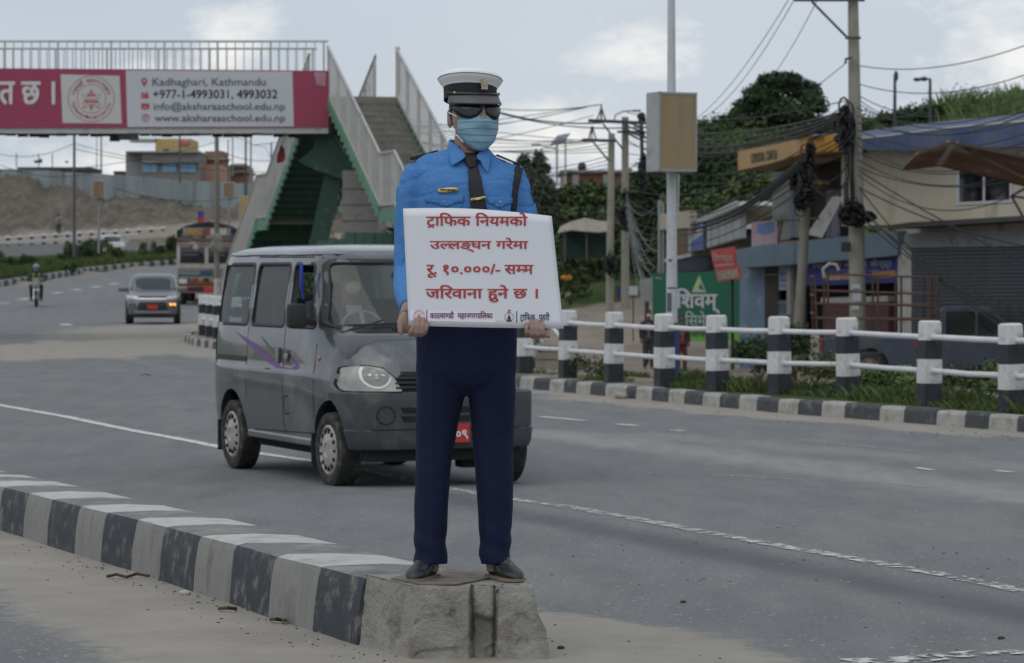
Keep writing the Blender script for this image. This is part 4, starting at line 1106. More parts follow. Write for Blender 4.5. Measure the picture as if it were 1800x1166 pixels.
for s_, x0, x1, yb, yt, bold in (('{ट^}ाफिक'.replace('फिक', 'िफक') + ' िनयमको', 749, 927.5, 401, 374, .022), ('उ{ल}लङ्घन गरेमा', 755.5, 928.5, 443.5, 418, .022), ('रू. १०.०००/- स{म}म', 749.5, 938, 488.5, 464, .022), ('जिरवाना हुने छ ।', 748, 945.5, 531.5, 501, .022)):
    m_ = MB(plinv); put_text(m_, s_, x0, x1, yb, yt, pl_map(), bold); m_.build('lettering', RED, placard, fix=False)
m_ = MB(plinv); put_text(m_, 'काठमा{ण}डौ  महानगरपािलका', 755.5, 866.5, 562, 547, pl_map(.0042), .018); m_.build('lettering', MAR, placard, fix=False)
m_ = MB(plinv); put_text(m_, '{ट^}ािफक  {प^}हरी', 914, 966, 566, 549, pl_map(), .014); m_.build('lettering', INK, placard, fix=False)
m_ = MB(plinv)
def barpx(m_, x0, y0, x1, y1, fn): m_.add([fn(x0, y0), fn(x1, y0), fn(x1, y1), fn(x0, y1)], [(0, 1, 2, 3)])
barpx(m_, 749.5, 545.5, 751, 565, pl_map(.0042)); m_.build('rule', MAR, placard, fix=False)
m_ = MB(plinv); barpx(m_, 907.5, 547, 909, 568, pl_map()); m_.build('rule', INK, placard, fix=False)
def ringpx(m_, cx, cy, r0, r1, fn, n=36):
    m_.add([fn(cx + r * math.cos(2 * math.pi * k / n), cy + r * math.sin(2 * math.pi * k / n)) for r in (r0, r1) for k in range(n)], [(k, (k + 1) % n, n + (k + 1) % n, n + k) for k in range(n)])
def seal(m_, cx, cy, r, fn):
    """municipal seal: rings, lettering round the rim, crossed triangles behind a two-tier temple"""
    ringpx(m_, cx, cy, r * .965, r, fn); ringpx(m_, cx, cy, r * .60, r * .63, fn)
    top = ['का', 'ठ', 'मा', 'डौं', ' ', 'म', 'हा', 'न', 'ग', 'र', 'पा', 'ल', 'का']; bot = 'Kathmandu Metropolitan City'
    for seq, a0, a1, sgn in ((top, -158, -22, 1), (list(bot), 165, 15, -1)):
        for i, ch in enumerate(seq):
            if ch == ' ': continue
            a = R(a0 + (a1 - a0) * i / (len(seq) - 1)); V, Fc = layout(ch, .03); w = max(p[0] for p in V); s_ = r * (.23 if sgn > 0 else .20); vs = []
            for x, y in V:
                lx = (x - w / 2) * s_; rr_ = r * .70 + (y * s_ if sgn > 0 else -y * s_ + r * .15)
                ang = a + (lx / (r * .78)) * sgn; vs.append(fn(cx + rr_ * math.cos(ang), cy + rr_ * math.sin(ang)))
            m_.add(vs, Fc)
    def pg(pts): m_.add([fn(cx + a * r, cy + b * r) for a, b in pts], [tuple(range(len(pts)))])
    def ln(a, b, w=.022):
        d = Vector((b[0] - a[0], b[1] - a[1])); n = Vector((-d.y, d.x)).normalized() * w / 2
        pg([(a[0] + n.x, a[1] + n.y), (b[0] + n.x, b[1] + n.y), (b[0] - n.x, b[1] - n.y), (a[0] - n.x, a[1] - n.y)])
    for s_ in (1, -1):
        t3 = [(.46 * math.sin(k * 2.094), -s_ * .46 * math.cos(k * 2.094) + .04) for k in range(3)]
        for k in range(3): ln(t3[k], t3[(k + 1) % 3])
    pg([(-.20, -.10), (.20, -.10), (.13, -.19), (-.13, -.19)]); pg([(-.32, .17), (.32, .17), (.22, .06), (-.22, .06)]); pg([(-.10, -.24), (.10, -.24), (0, -.36)])
    pg([(-.16, .0), (.16, .0), (.16, .04), (-.16, .04)]); pg([(-.38, .34), (-.20, .34), (-.20, .40), (-.38, .40)]); pg([(.38, .34), (.20, .34), (.20, .40), (.38, .40)]); pg([(-.05, .22), (.05, .22), (.05, .44), (-.05, .44)])
m_ = MB(plinv); seal(m_, 736.5, 555, 10.5, pl_map(.0043)); m_.build('seal', M('print_rose', (.50, .17, .20), .6, 0), placard, fix=False)
m_ = MB(plinv); ringpx(m_, 895, 557.5, 7, 8.3, pl_map(), 24); m_.build('emblem_wreath', M('print_olive', (.32, .36, .22), .6, 0), placard, fix=False)
m_ = MB(plinv); f__ = pl_map(.0036)
for pts in ([(890, 565.5), (900, 565.5), (898, 561.5), (892, 561.5)], [(891.5, 561), (898.5, 561), (895, 552)]): m_.add([f__(*p) for p in pts], [tuple(range(len(pts)))])
m_.build('emblem_figure', INK, placard, fix=False)
m_ = MB(plinv)
for pts in ([(892, 551), (898, 548.5), (893, 547.5)], [(893.5, 548), (899, 545.5), (893.5, 544)]): m_.add([f__(*p) for p in pts], [tuple(range(len(pts)))])
m_.build('emblem_flag', RED, placard, fix=False)
# ================================================================== vehicles
def sup(n, a0, a1, w, nf, nr, k):
    """plan outline of a vehicle at one level: front a1, rear a0, half width w, superellipse corners"""
    out = []; cx = (a0 + a1) / 2; L2 = (a1 - a0) / 2
    for i in range(n):
        t = 2 * math.pi * (i + .5) / n; c, s = math.cos(t), math.sin(t); e = nf if c > 0 else nr
        out.append((cx + L2 * math.copysign(abs(c) ** (2 / e), c), w * math.copysign(abs(s) ** (2 / e), s)))
    return out
def shell(levels, n=120, nf=6, nr=9, zoff=0, inset=0, MBc=None):
    mb = MBc or MB(); rr = []
    for z, a0, a1, w in levels:
        nf_ = nf(z) if callable(nf) else nf
        rr.append([(x, y, z + zoff) for x, y in sup(n, a0 + inset, a1 - inset, w - inset, nf_, nr, 0)])
    mb.rings(rr); return mb
def dense(levels, step=.05):
    out = []
    for (a, b) in zip(levels, levels[1:]):
        n = max(1, int(round((b[0] - a[0]) / step)))
        for i in range(n): t = i / n; out.append(tuple(p + (q_ - p) * t for p, q_ in zip(a, b)))
    return out + [levels[-1]]
def side_ax(sg): return lambda a, b: (Vector((a, sg * 3, b)), Vector((0, -sg, 0)))
front_ax = lambda a, b: (Vector((4, a, b)), Vector((-1, 0, 0)))
rear_ax = lambda a, b: (Vector((-8, a, b)), Vector((1, 0, 0)))
def put_decal(name, bvh, poly, axis, off, mat, parent, hole=None, step=.06, th=0, smooth=True):
    vs, fs = decal(bvh, poly, axis, off, hole, step); mb = MB(); mb.add(vs, fs); o = mb.build(name, mat, parent, smooth=smooth)
    _, d = axis(*poly[0])
    if sum(f.normal.dot(d) * f.area for f in o.data.polygons) > 0: o.data.flip_normals()
    if th: md = o.modifiers.new('t', 'SOLIDIFY'); md.thickness = th; md.offset = -1
    return o
def grow(poly, d):
    c = Vector((sum(p[0] for p in poly) / len(poly), sum(p[1] for p in poly) / len(poly))); out = []; n = len(poly)
    for i in range(n):
        a, b, e = Vector(poly[i - 1]), Vector(poly[i]), Vector(poly[(i + 1) % n]); t = (e - a).normalized(); nn = Vector((t.y, -t.x))
        if nn.dot(b - c) < 0: nn = -nn
        out.append(tuple(b + nn * d))
    return out
RUB = M('rubber', (.022, .022, .022), .85, .2, 12, dirt=(.12, .11, .095), dirt_amt=.35, dscale=9)
HUB = M('hubcap', (.42, .41, .37), .5, .12, 8, metal=.3, dirt=(.20, .18, .14), dirt_amt=.4, dscale=8)
DARK = M('dark_trim', (.018, .019, .020), .6, .15, 6)
UNDER = M('underbody', (.012, .012, .012), .95, .2, 6)
GLS = glass('window_glass', dust=.09)
GLD = M('dark_glass', (.012, .016, .018), .06, .2, 3, spec=.8)
LAMP = M('lamp_lens', (.50, .50, .46), .12, .1, 8, spec=.9, coat=.6)
CHR = M('chrome', (.6, .6, .6), .2, .05, 5, metal=1.0)
RLAMP = M('red_lamp', (.30, .02, .015), .2, .1, 8, spec=.8)
ALAMP = M('amber_lamp', (.55, .16, .03), .2, .1, 8, spec=.8)
PLATE = M('plate_red', (.45, .03, .03), .5, .03, 8)
WPR = M('print_white', (.7, .7, .68), .6, 0)
def wheel(parent, x, y, z, r, w, sg, slots=13, hub=None, name='wheel'):
    """sg: +1 outer face towards +y"""
    e = bpy.data.objects.new(name, None); link(e, parent); e.location = (x, y, z)
    T = Matrix.Rotation(R(-90 * sg), 4, 'X'); rim = r * .66; h = w / 2
    mb = MB(); mb.lathe([(rim, -h * .8), (rim + .02, -h), (r * .9, -h * 1.02), (r * .985, -h * .86), (r, -h * .5), (r, h * .5), (r * .985, h * .86), (r * .9, h * 1.02), (rim + .02, h), (rim, h * .8)], T, 40, True)
    mb.build('tyre', RUB, e, smooth=True)
    mb = MB(); mb.lathe([(rim + .004, h * .45), (rim + .002, h * .9), (rim * .93, h * .98), (rim * .86, h * .80), (rim * .60, h * 1.02), (rim * .30, h * 1.1), (rim * .28, h * 1.0), (.001, h * 1.0)], T, 40); mb.build('rim', hub or HUB, e, smooth=True)
    mb = MB()
    for k in range(slots):
        Tk = T @ Matrix.Rotation(2 * math.pi * k / slots, 4, 'Z'); mb.box((rim * .76, 0, h * .955), (rim * .18, rim * .10, .014), Tk)
    o = mb.build('rim_slot', UNDER, e); o['kind'] = 'stuff'
    return e

# ---- grey minivan
fwd = Vector((.93, -2.18, 0)).normalized()
VAN0 = Vector((-1.438, 23.12, 0)) + Vector((-fwd.y, fwd.x, 0)) * .785      # centre of the front axle
yaw = math.atan2(fwd.y, fwd.x)
van = thing('minivan', 'dusty dark grey minivan with purple swoosh on its sliding door', 'minivan', VAN0, yaw); van.scale = (1.05, 1.07, 1.02)
PAINTV = M('van_paint', (.084, .090, .098), .30, .10, 3, metal=.45, coat=.7, spec=.5, dirt=(.18, .175, .165), dirt_amt=.38, dscale=2.2)
BUMP = M('van_bumper', (.048, .053, .058), .55, .12, 4, spec=.4, dirt=(.10, .098, .09), dirt_amt=.3, dscale=3)
LV = dense([(.30, -2.98, .44, .69), (.34, -3.04, .50, .715), (.50, -3.06, .52, .735), (.72, -3.06, .50, .742), (.86, -3.05, .455, .742), (.895, -3.05, .43, .734), (.98, -3.045, .36, .73), (1.08, -3.04, .235, .725), (1.17, -3.03, .10, .718), (1.22, -3.02, .015, .712), (1.40, -3.0, -.115, .695), (1.62, -2.97, -.29, .665), (1.74, -2.94, -.40, .645), (1.79, -2.91, -.47, .625), (1.825, -2.86, -.56, .59), (1.85, -2.75, -.70, .53), (1.868, -2.5, -.95, .42), (1.880, -2.2, -1.2, .25)], .045)
nfv = lambda z: 5.0 + 2 * sm(1.2, 1.6, z)
body = shell(LV, 132, nfv, 10)
inner = [(z, a, b, w) for z, a, b, w in LV if .42 < z < 1.80]
inner = shell([(z if i < len(inner) - 1 else 1.815, a + .05, b - .06, w - .05) for i, (z, a, b, w) in enumerate(inner)], 80, nfv, 10)
WR = .29
def cyl(x, z, r, y0, y1, n=36):
    mb = MB(); mb.prism([(x + r * math.cos(2 * math.pi * k / n), z + r * math.sin(2 * math.pi * k / n)) for k in range(n)], y0, y1); return mb
cuts = [inner]
for x in (0, -2.35):
    for s_ in (-1, 1): cuts.append(cyl(x, WR + .02, WR + .075, s_ * .80, s_ * .50))
tilt = lambda a0, a1, z0, z1: None
WIN = {'front_window': [(-.42, 1.225), (-.985, 1.225), (-.985, 1.715), (-.60, 1.715)],
       'sliding_window': [(-1.09, 1.225), (-1.90, 1.225), (-1.87, 1.715), (-1.09, 1.715)],
       'rear_window': [(-2.00, 1.225), (-2.90, 1.225), (-2.84, 1.715), (-1.97, 1.715)]}
WIN = {k: rpoly(v, .05) for k, v in WIN.items()}
WS = rpoly([(-.66, 1.235), (.66, 1.235), (.575, 1.735), (-.575, 1.735)], .06)
RW = rpoly([(-.58, 1.20), (.58, 1.20), (.53, 1.66), (-.53, 1.66)], .06)
for k, pl in WIN.items():
    for s_ in (-1, 1):
        mb = MB(); mb.prism(pl, s_ * .9, s_ * .5); cuts.append(mb)
mb = MB(); mb.prism([(p[0], p[1]) for p in WS], 1.0, -.72, Matrix.Rotation(R(-90), 4, 'Z')); cuts.append(mb)      # (x->y)
mb = MB(); mb.prism([(p[0], p[1]) for p in RW], -3.4, -2.7, Matrix.Rotation(R(-90), 4, 'Z')); cuts.append(mb)
ob = shell(LV, 132, nfv, 10).build('temp', PAINTV, None); vb = bvh_of(ob.data); m__ = ob.data; bpy.data.objects.remove(ob); bpy.data.meshes.remove(m__)
me = bool_cut(body, cuts)
vb_o = mesh_obj('body', me, PAINTV, van, True, 32)
# glass and rubber seals
for s_ in (-1, 1):
    for k, pl in WIN.items():
        if not (s_ == -1 and k == 'front_window'):      # the driver's window is wound down
            put_decal(k, vb, pl, side_ax(s_), -.012, GLS, van, step=.15)
        put_decal('window_seal', vb, grow(pl, .020), side_ax(s_), .0025, DARK, van, hole=grow(pl, -.010), step=.2, th=.004)
put_decal('windscreen', vb, WS, front_ax, -.010, GLS, van, step=.08)
put_decal('windscreen_seal', vb, grow(WS, .022), front_ax, .003, DARK, van, hole=grow(WS, -.012), step=.1, th=.004)
put_decal('rear_screen', vb, RW, rear_ax, -.010, GLS, van, step=.12)
put_decal('rear_screen_seal', vb, grow(RW, .02), rear_ax, .003, DARK, van, hole=grow(RW, -.01), step=.12, th=.004)
def strip(name, pts, w, ax, mat, parent, bvh, off=.0015):
    for a, b in zip(pts, pts[1:]):
        a, b = Vector(a), Vector(b); t = (b - a).normalized(); n = Vector((-t.y, t.x)) * w / 2; put = [tuple(a + n), tuple(b + n), tuple(b - n), tuple(a - n)]
        yield put_decal(name, bvh, put, ax, off, mat, parent, step=.12)
SEAM = M('panel_gap', (.008, .008, .009), .9, 0)
for s_ in (-1, 1):
    for pts in ([(-.33, .40), (-.33, 1.22), (-.555, 1.765)], [(-1.04, .36), (-1.04, 1.775)], [(-1.955, .62), (-1.955, 1.20), (-1.93, 1.775)], [(-.56, 1.77), (-1.93, 1.778)], [(-.33, .40), (-1.80, .36)]):
        list(strip('panel_gap', pts, .009, side_ax(s_), SEAM, van, vb))
    list(strip('slide_rail', [(-1.97, .935), (-2.98, .935)], .045, side_ax(s_), DARK, van, vb, .003))
    list(strip('rain_gutter', [(-.50, 1.80), (-2.9, 1.80)], .02, side_ax(s_), PAINTV, van, vb, .010))
    list(strip('waist_crease', [(-.34, .872), (-2.98, .872)], .012, side_ax(s_), PAINTV, van, vb, .004))
    for x in (-1.14, -.93):
        put_decal('handle_recess', vb, rpoly([(x - .035, .93), (x + .035, .93), (x + .035, 1.03), (x - .035, 1.03)] if x > -1 else [(x - .03, .92), (x + .03, .92), (x + .03, 1.05), (x - .03, 1.05)], .02), side_ax(s_), .002, DARK, van)
    mb = MB(); mb.rbox((-.93, s_ * .748, .985), (.05, .02, .045), .008); mb.rbox((-1.14, s_ * .75, .985), (.022, .018, .11), .006); mb.build('door_handle', DARK if s_ > 0 else M('handle_grey', (.30, .30, .29), .4, .1), van, smooth=True)
    o = put_decal('side_indicator', vb, [(-.255 + .02 * math.cos(a), .985 + .02 * math.sin(a)) for a in [k * .7 for k in range(9)]], side_ax(s_), .006, ALAMP, van, th=.006)
# swoosh
PUR = M('swoosh_purple', (.12, .04, .18), .4, .1, 8); OLV = M('swoosh_olive', (.10, .095, .06), .45, .1, 8)
for s_ in (-1, 1):
    put_decal('swoosh_sticker', vb, [(-2.30, 1.155), (-1.95, 1.06), (-1.45, .93), (-1.10, .865), (-.80, .865), (-.66, .90), (-.70, .935), (-.85, .985), (-.98, 1.01), (-.80, .945), (-.76, .92), (-.84, .895), (-1.08, .90), (-1.40, .975), (-1.70, 1.06)], side_ax(s_), .0015, PUR, van, step=.1)
    put_decal('swoosh_sticker', vb, [(-1.62, 1.13), (-1.36, 1.05), (-1.16, .96), (-1.20, .945), (-1.40, 1.02)], side_ax(s_), .0016, OLV, van, step=.1)
    put_decal('swoosh_sticker', vb, [(-1.06, .915), (-.86, .91), (-.80, .925), (-.90, .96), (-1.03, .985)], side_ax(s_), .0016, OLV, van, step=.1)
    put_decal('fuel_flap' if s_ < 0 else 'body_panel', vb, rpoly([(-.88, .52), (-1.0, .52), (-1.02, .66), (-.90, .68)], .03), side_ax(s_), .0015, SEAM, van, hole=rpoly([(-.885, .53), (-.992, .53), (-1.01, .652), (-.90, .67)], .03), step=.2)
# bumper skin, grille, lamps
def fpoly(l, s_): return [(s_ * a, b) for a, b in l]
bp_ = [(-.66, .31), (.66, .31), (.735, .36), (.74, .50), (.74, .725), (.60, .735), (-.60, .735), (-.74, .725), (-.74, .50), (-.735, .36)]
LB = dense([(.30, -.3, .46, .700), (.315, -.3, .515, .722), (.36, -.3, .530, .735), (.455, -.3, .533, .745), (.465, -.3, .518, .738), (.50, -.3, .520, .740), (.68, -.3, .512, .745), (.735, -.3, .500, .748), (.745, -.3, .470, .74)], .03)
bump = shell(LB, 110, 5.2, 9)
bcut = [cyl(0, WR + .02, WR + .085, s_ * .9, s_ * .4) for s_ in (-1, 1)]
c_ = MB(); c_.box((-.17, 0, .5), (.42, 2.2, 1.2)); bcut.append(c_)
c_ = MB(); c_.box((-.05, 0, .5), (.86, 1.30, 1.2)); bcut.append(c_)
me = bool_cut(bump, bcut)
bo = mesh_obj('front_bumper', me, BUMP, van, True, 32); bb = bvh_of(bo.data)
put_decal('bumper_groove', bb, [(-.66, .455), (.66, .455), (.66, .468), (-.66, .468)], front_ax, .001, SEAM, van, step=.1)
for s_ in (-1, 1):
    put_decal('fog_lamp_recess', bb, [(s_ * .47 + .075 * math.cos(a), .575 + .075 * math.sin(a)) for a in [k * 2 * math.pi / 20 for k in range(20)]], front_ax, .002, DARK, van, hole=[(s_ * .47 + .058 * math.cos(a), .575 + .058 * math.sin(a)) for a in [k * 2 * math.pi / 20 for k in range(20)]], step=.2, th=.004)
for z0, z1 in ((.52, .565), (.585, .63)): put_decal('intake', bb, rpoly([(-.34, z0), (.34, z0), (.36, z1), (-.36, z1)], .01), front_ax, .002, UNDER, van, step=.1)
put_decal('grille', vb, rpoly([(-.40, .745), (.40, .745), (.40, .80), (.33, .885), (-.33, .885), (-.40, .80)], .02), front_ax, .004, UNDER, van, step=.08)
for z in (.775, .81, .845): list(put_decal('grille_slat', vb, [(-.38, z - .007), (.38, z - .007), (.38, z + .007), (-.38, z + .007)], front_ax, .016, DARK, van, step=.1, th=.008) for _ in (0,))
put_decal('badge', vb, [(.05 * math.cos(a), .83 + .05 * math.sin(a)) for a in [k * 2 * math.pi / 16 for k in range(16)]], front_ax, .022, CHR, van, hole=[(.035 * math.cos(a), .83 + .035 * math.sin(a)) for a in [k * 2 * math.pi / 16 for k in range(16)]], step=.2, th=.006)
for s_ in (-1, 1):
    hl = rpoly(fpoly([(.335, .748), (.680, .752), (.692, .80), (.665, .925), (.55, .938), (.45, .918), (.38, .845)], s_), .018, 5)
    put_decal('headlight_rim', vb, grow(hl, .012), front_ax, .003, SEAM, van, step=.06)
    h = put_decal('headlight', vb, hl, front_ax, .010, M('lamp_bowl', (.34, .34, .31), .45, .2, 9, metal=.2, coat=.2), van, step=.04)
    cc = (s_ * .50, .868); n = 28
    for nm, r0, mt, of in (('lamp_ring', .098, M('lamp_bright', (.55, .55, .52), .35, 0, metal=.6), .013), ('lamp_reflector', .082, M('lamp_dark', (.17, .18, .175), .35, .3, 18, metal=.4, coat=.2), .015), ('lamp_bulb', .016, M('bulb_dull', (.35, .35, .33), .4, 0), .022)):
        poly = [(cc[0] + r0 * math.cos(2 * math.pi * k / n), cc[1] - (.0 if nm != 'lamp_bulb' else .02) + r0 * math.sin(2 * math.pi * k / n)) for k in range(n)]
        poly = [p for p in poly if inside(p, hl)]
        put_decal(nm, vb, poly, front_ax, of, mt, h, step=.04)
    put_decal('tail_light', vb, rpoly(fpoly([(.60, .90), (.71, .90), (.68, 1.18), (.62, 1.18)], s_), .02), rear_ax, .006, RLAMP, van, step=.08)
    list(strip('bonnet_gap', [(s_ * .62, 1.205), (s_ * .55, 1.08), (s_ * .44, .93)], .009, front_ax, SEAM, van, vb))
list(strip('bonnet_gap', [(-.33, .893), (.33, .893)], .010, front_ax, SEAM, van, vb))
put_decal('cowl', vb, [(-.60, 1.185), (.60, 1.185), (.62, 1.222), (-.62, 1.222)], front_ax, .004, DARK, van, step=.1)
# number plate
m_ = MB(); m_.rbox((.548, 0, .43), (.012, .33, .145), .004); plt = m_.build('number_plate', PLATE, van)
m_ = MB(); put_text(m_, 'बा १ च', -.145, -.065, .39, .46, lambda a, b: Vector((.5555, a, b)), .01, nrm=(1, 0, 0)); put_text(m_, '६३०९', -.045, .148, .385, .455, lambda a, b: Vector((.5555, a, b)), .03, nrm=(1, 0, 0)); m_.build('lettering', WPR, plt, fix=False)
# wipers, mirrors, sill, underside, wheels
m_ = MB(); m_.tube([(.055, -.25, 1.215), (-.035, .10, 1.305), (-.05, .22, 1.31)], .007, 6); m_.tube([(.0, -.05, 1.255), (.015, .48, 1.275)], .009, 6)
m_.tube([(.07, -.62, 1.20), (.0, -.3, 1.285)], .007, 6); m_.tube([(.04, -.60, 1.245), (.01, -.08, 1.262)], .009, 6); m_.build('wiper', DARK, van, smooth=True)
for s_ in (-1, 1):
    m_ = MB(); m_.rbox((-.36, s_ * .855, 1.315), (.075, .15, .19), .03); m_.bar((-.40, s_ * .70, 1.25), (-.37, s_ * .82, 1.29), .05, .04)
    mr = m_.build('wing_mirror', DARK, van, smooth=True); m_ = MB(); m_.rbox((-.401, s_ * .857, 1.317), (.006, .12, .15), .002); m_.build('mirror_glass', CHR, mr)
    m_ = MB(); m_.rbox((-1.18, s_ * .705, .325), (1.55, .05, .06), .015); m_.build('sill', PAINTV, van)
    for x in (0, -2.35):
        wheel(van, x, s_ * .655, WR, WR, .17, s_)
        m_ = MB(); m_.box((x - WR - .055, s_ * .66, .27), (.012, .17, .26)); m_.build('mud_flap', RUB, van)
m_ = MB(); m_.box((-1.2, 0, .30), (3.3, 1.20, .16)); m_.box((-1.2, 0, .20), (.5, .5, .10)); m_.bar((0, -.6, .25), (0, .6, .25), .07); m_.bar((-2.35, -.6, .25), (-2.35, .6, .25), .09); m_.rbox((.28, .28, .20), (.16, .20, .10), .02); m_.lathe([(.001, -.09), (.11, -.07), (.13, 0), (.11, .07), (.001, .09)], Matrix.Translation((-2.35, .05, .25)), 16)
m_.build('underbody', UNDER, van)
# cabin
SEATM = M('seat_cloth', (.07, .072, .078), .9, .15, 8)
m_ = MB(); m_.box((-1.2, 0, .66), (3.1, 1.24, .03)); m_.build('cabin_floor', UNDER, van)
m_ = MB(); m_.rbox((-.02, 0, 1.08), (.34, 1.30, .20), .04); m_.build('dashboard', M('dash_grey', (.16, .17, .175), .7, .1), van, smooth=True)
for x, y in ((-.75, -.34), (-.75, .34), (-1.6, 0), (-2.4, 0)):
    w = .46 if x > -1 else 1.1; m_ = MB(); m_.rbox((x, y, .84), (.46, w, .14), .04); m_.rbox((x - .24, y, 1.15), (.12, w, .56), .04)
    if x > -1: m_.rbox((x - .24, y, 1.50), (.09, .26, .14), .03)
    m_.build('seat', SEATM, van, smooth=True)
m_ = MB()
Tw = Matrix.Translation((-.30, -.34, 1.20)) @ Matrix.Rotation(R(58), 4, 'Y'); m_.lathe([(.175 + .012 * math.cos(a), .012 * math.sin(a)) for a in [k * 1.0472 for k in range(6)]], Tw, 28, True); m_.bar(Tw @ Vector((-.17, 0, 0)), Tw @ Vector((.17, 0, 0)), .03, .012); m_.bar(Tw @ Vector((0, 0, -.02)), (-.05, -.34, 1.06), .04)
m_.build('steering_wheel', M('wheel_tan', (.30, .28, .23), .6, .05), van, smooth=True)
m_ = MB(); m_.rbox((-.60, -.735, 1.62), (.025, .02, .22), .008); m_.bar((-.60, -.735, 1.52), (-.60, -.72, 1.44), .012); m_.build('blue_air_freshener', M('bright_blue', (.01, .04, .42), .4, 0), van, smooth=True)
m_ = MB(); m_.rbox((-.30, -.02, 1.63), (.03, .20, .06), .012); m_.build('rear_view_mirror', DARK, van)

# ---- people helper: one continuous skin from tapered limbs
def figure_body(J, mat, parent, vox=.02):
    mb = MB()
    for kind, *a in J:
        if kind == 't': mb.tube(a[0], a[1], 12)
        elif kind == 'e': ell(mb, a[0], *a[1])
    return voxel(mb, vox, 'body', mat, parent, 2)
CL_DARK = M('cloth_dark', (.035, .037, .045), .85, .15, 8)
CL_GREY = M('cloth_grey', (.13, .13, .14), .85, .15, 8)
drv_l = VAN0 + Matrix.Rotation(yaw, 3, 'Z') @ Vector((-.72, -.34, .90))
drv = thing('person', 'van driver in dark cap and pale green face mask seated behind the wheel', 'person', drv_l, yaw)
figure_body([('e', (-.10, 0, .02), (.16, .19, .13)), ('t', [(-.12, 0, .0), (-.10, 0, .25), (-.07, 0, .48), (-.05, 0, .54)], [.15, .17, .16, .08]), ('t', [(-.04, 0, .50), (-.01, 0, .62)], [.055, .055]), ('e', (.01, 0, .70), (.095, .075, .115)),
             ('t', [(-.08, .19, .47), (.06, .23, .28), (.30, .14, .30), (.36, .12, .33)], [.06, .05, .04, .035]), ('t', [(-.08, -.19, .47), (.06, -.23, .28), (.30, -.14, .30), (.36, -.12, .33)], [.06, .05, .04, .035]), ('e', (.38, .12, .34), (.04, .03, .04)), ('e', (.38, -.12, .34), (.04, .03, .04)),
             ('t', [(-.05, .10, .0), (.40, .11, .02), (.45, .11, -.2)], [.08, .065, .05]), ('t', [(-.05, -.10, .0), (.40, -.11, .02), (.45, -.11, -.2)], [.08, .065, .05]), ('e', (.105, 0, .70), (.02, .012, .022))], M('skin_driver', (.17, .105, .075), .6, .1), drv, .016)
m_ = MB(); m_.tube([(-.12, 0, -.02), (-.10, 0, .25), (-.07, 0, .47), (-.05, 0, .56)], [.155, .185, .185, .07], 16); ell(m_, (-.08, .19, .47), .07, .07, .07); ell(m_, (-.08, -.19, .47), .07, .07, .07); m_.tube([(-.08, .19, .47), (.06, .235, .28), (.20, .19, .285)], [.07, .06, .052], 12); m_.tube([(-.08, -.19, .47), (.06, -.235, .28), (.20, -.19, .285)], [.07, .06, .052], 12)
m_ = voxel(m_, .018, 'jacket', CL_DARK, drv, 2)
m_ = MB(); ell(m_, (0, 0, .755), .115, .092, .075); m_.rings([[(.05 + .10 * math.cos(R(a)) * .6 + .02, .085 * math.sin(R(a)), z) for a in range(-90, 91, 18)] for z in (.755, .765)]); m_.build('cap', CL_DARK, drv, smooth=True)
m_ = MB(); ell(m_, (.075, 0, .665), .055, .062, .062); m_.build('face_mask', M('mask_green', (.55, .66, .30), .8, .05), drv, smooth=True)
m_ = MB(); m_.add([(.085, -.07, .52), (.085, .07, .52), (.10, .05, .40), (.10, -.05, .40)], [(0, 1, 2, 3)]); o = m_.build('shirt_collar', M('pale_cloth', (.40, .44, .50), .8, .05), drv)

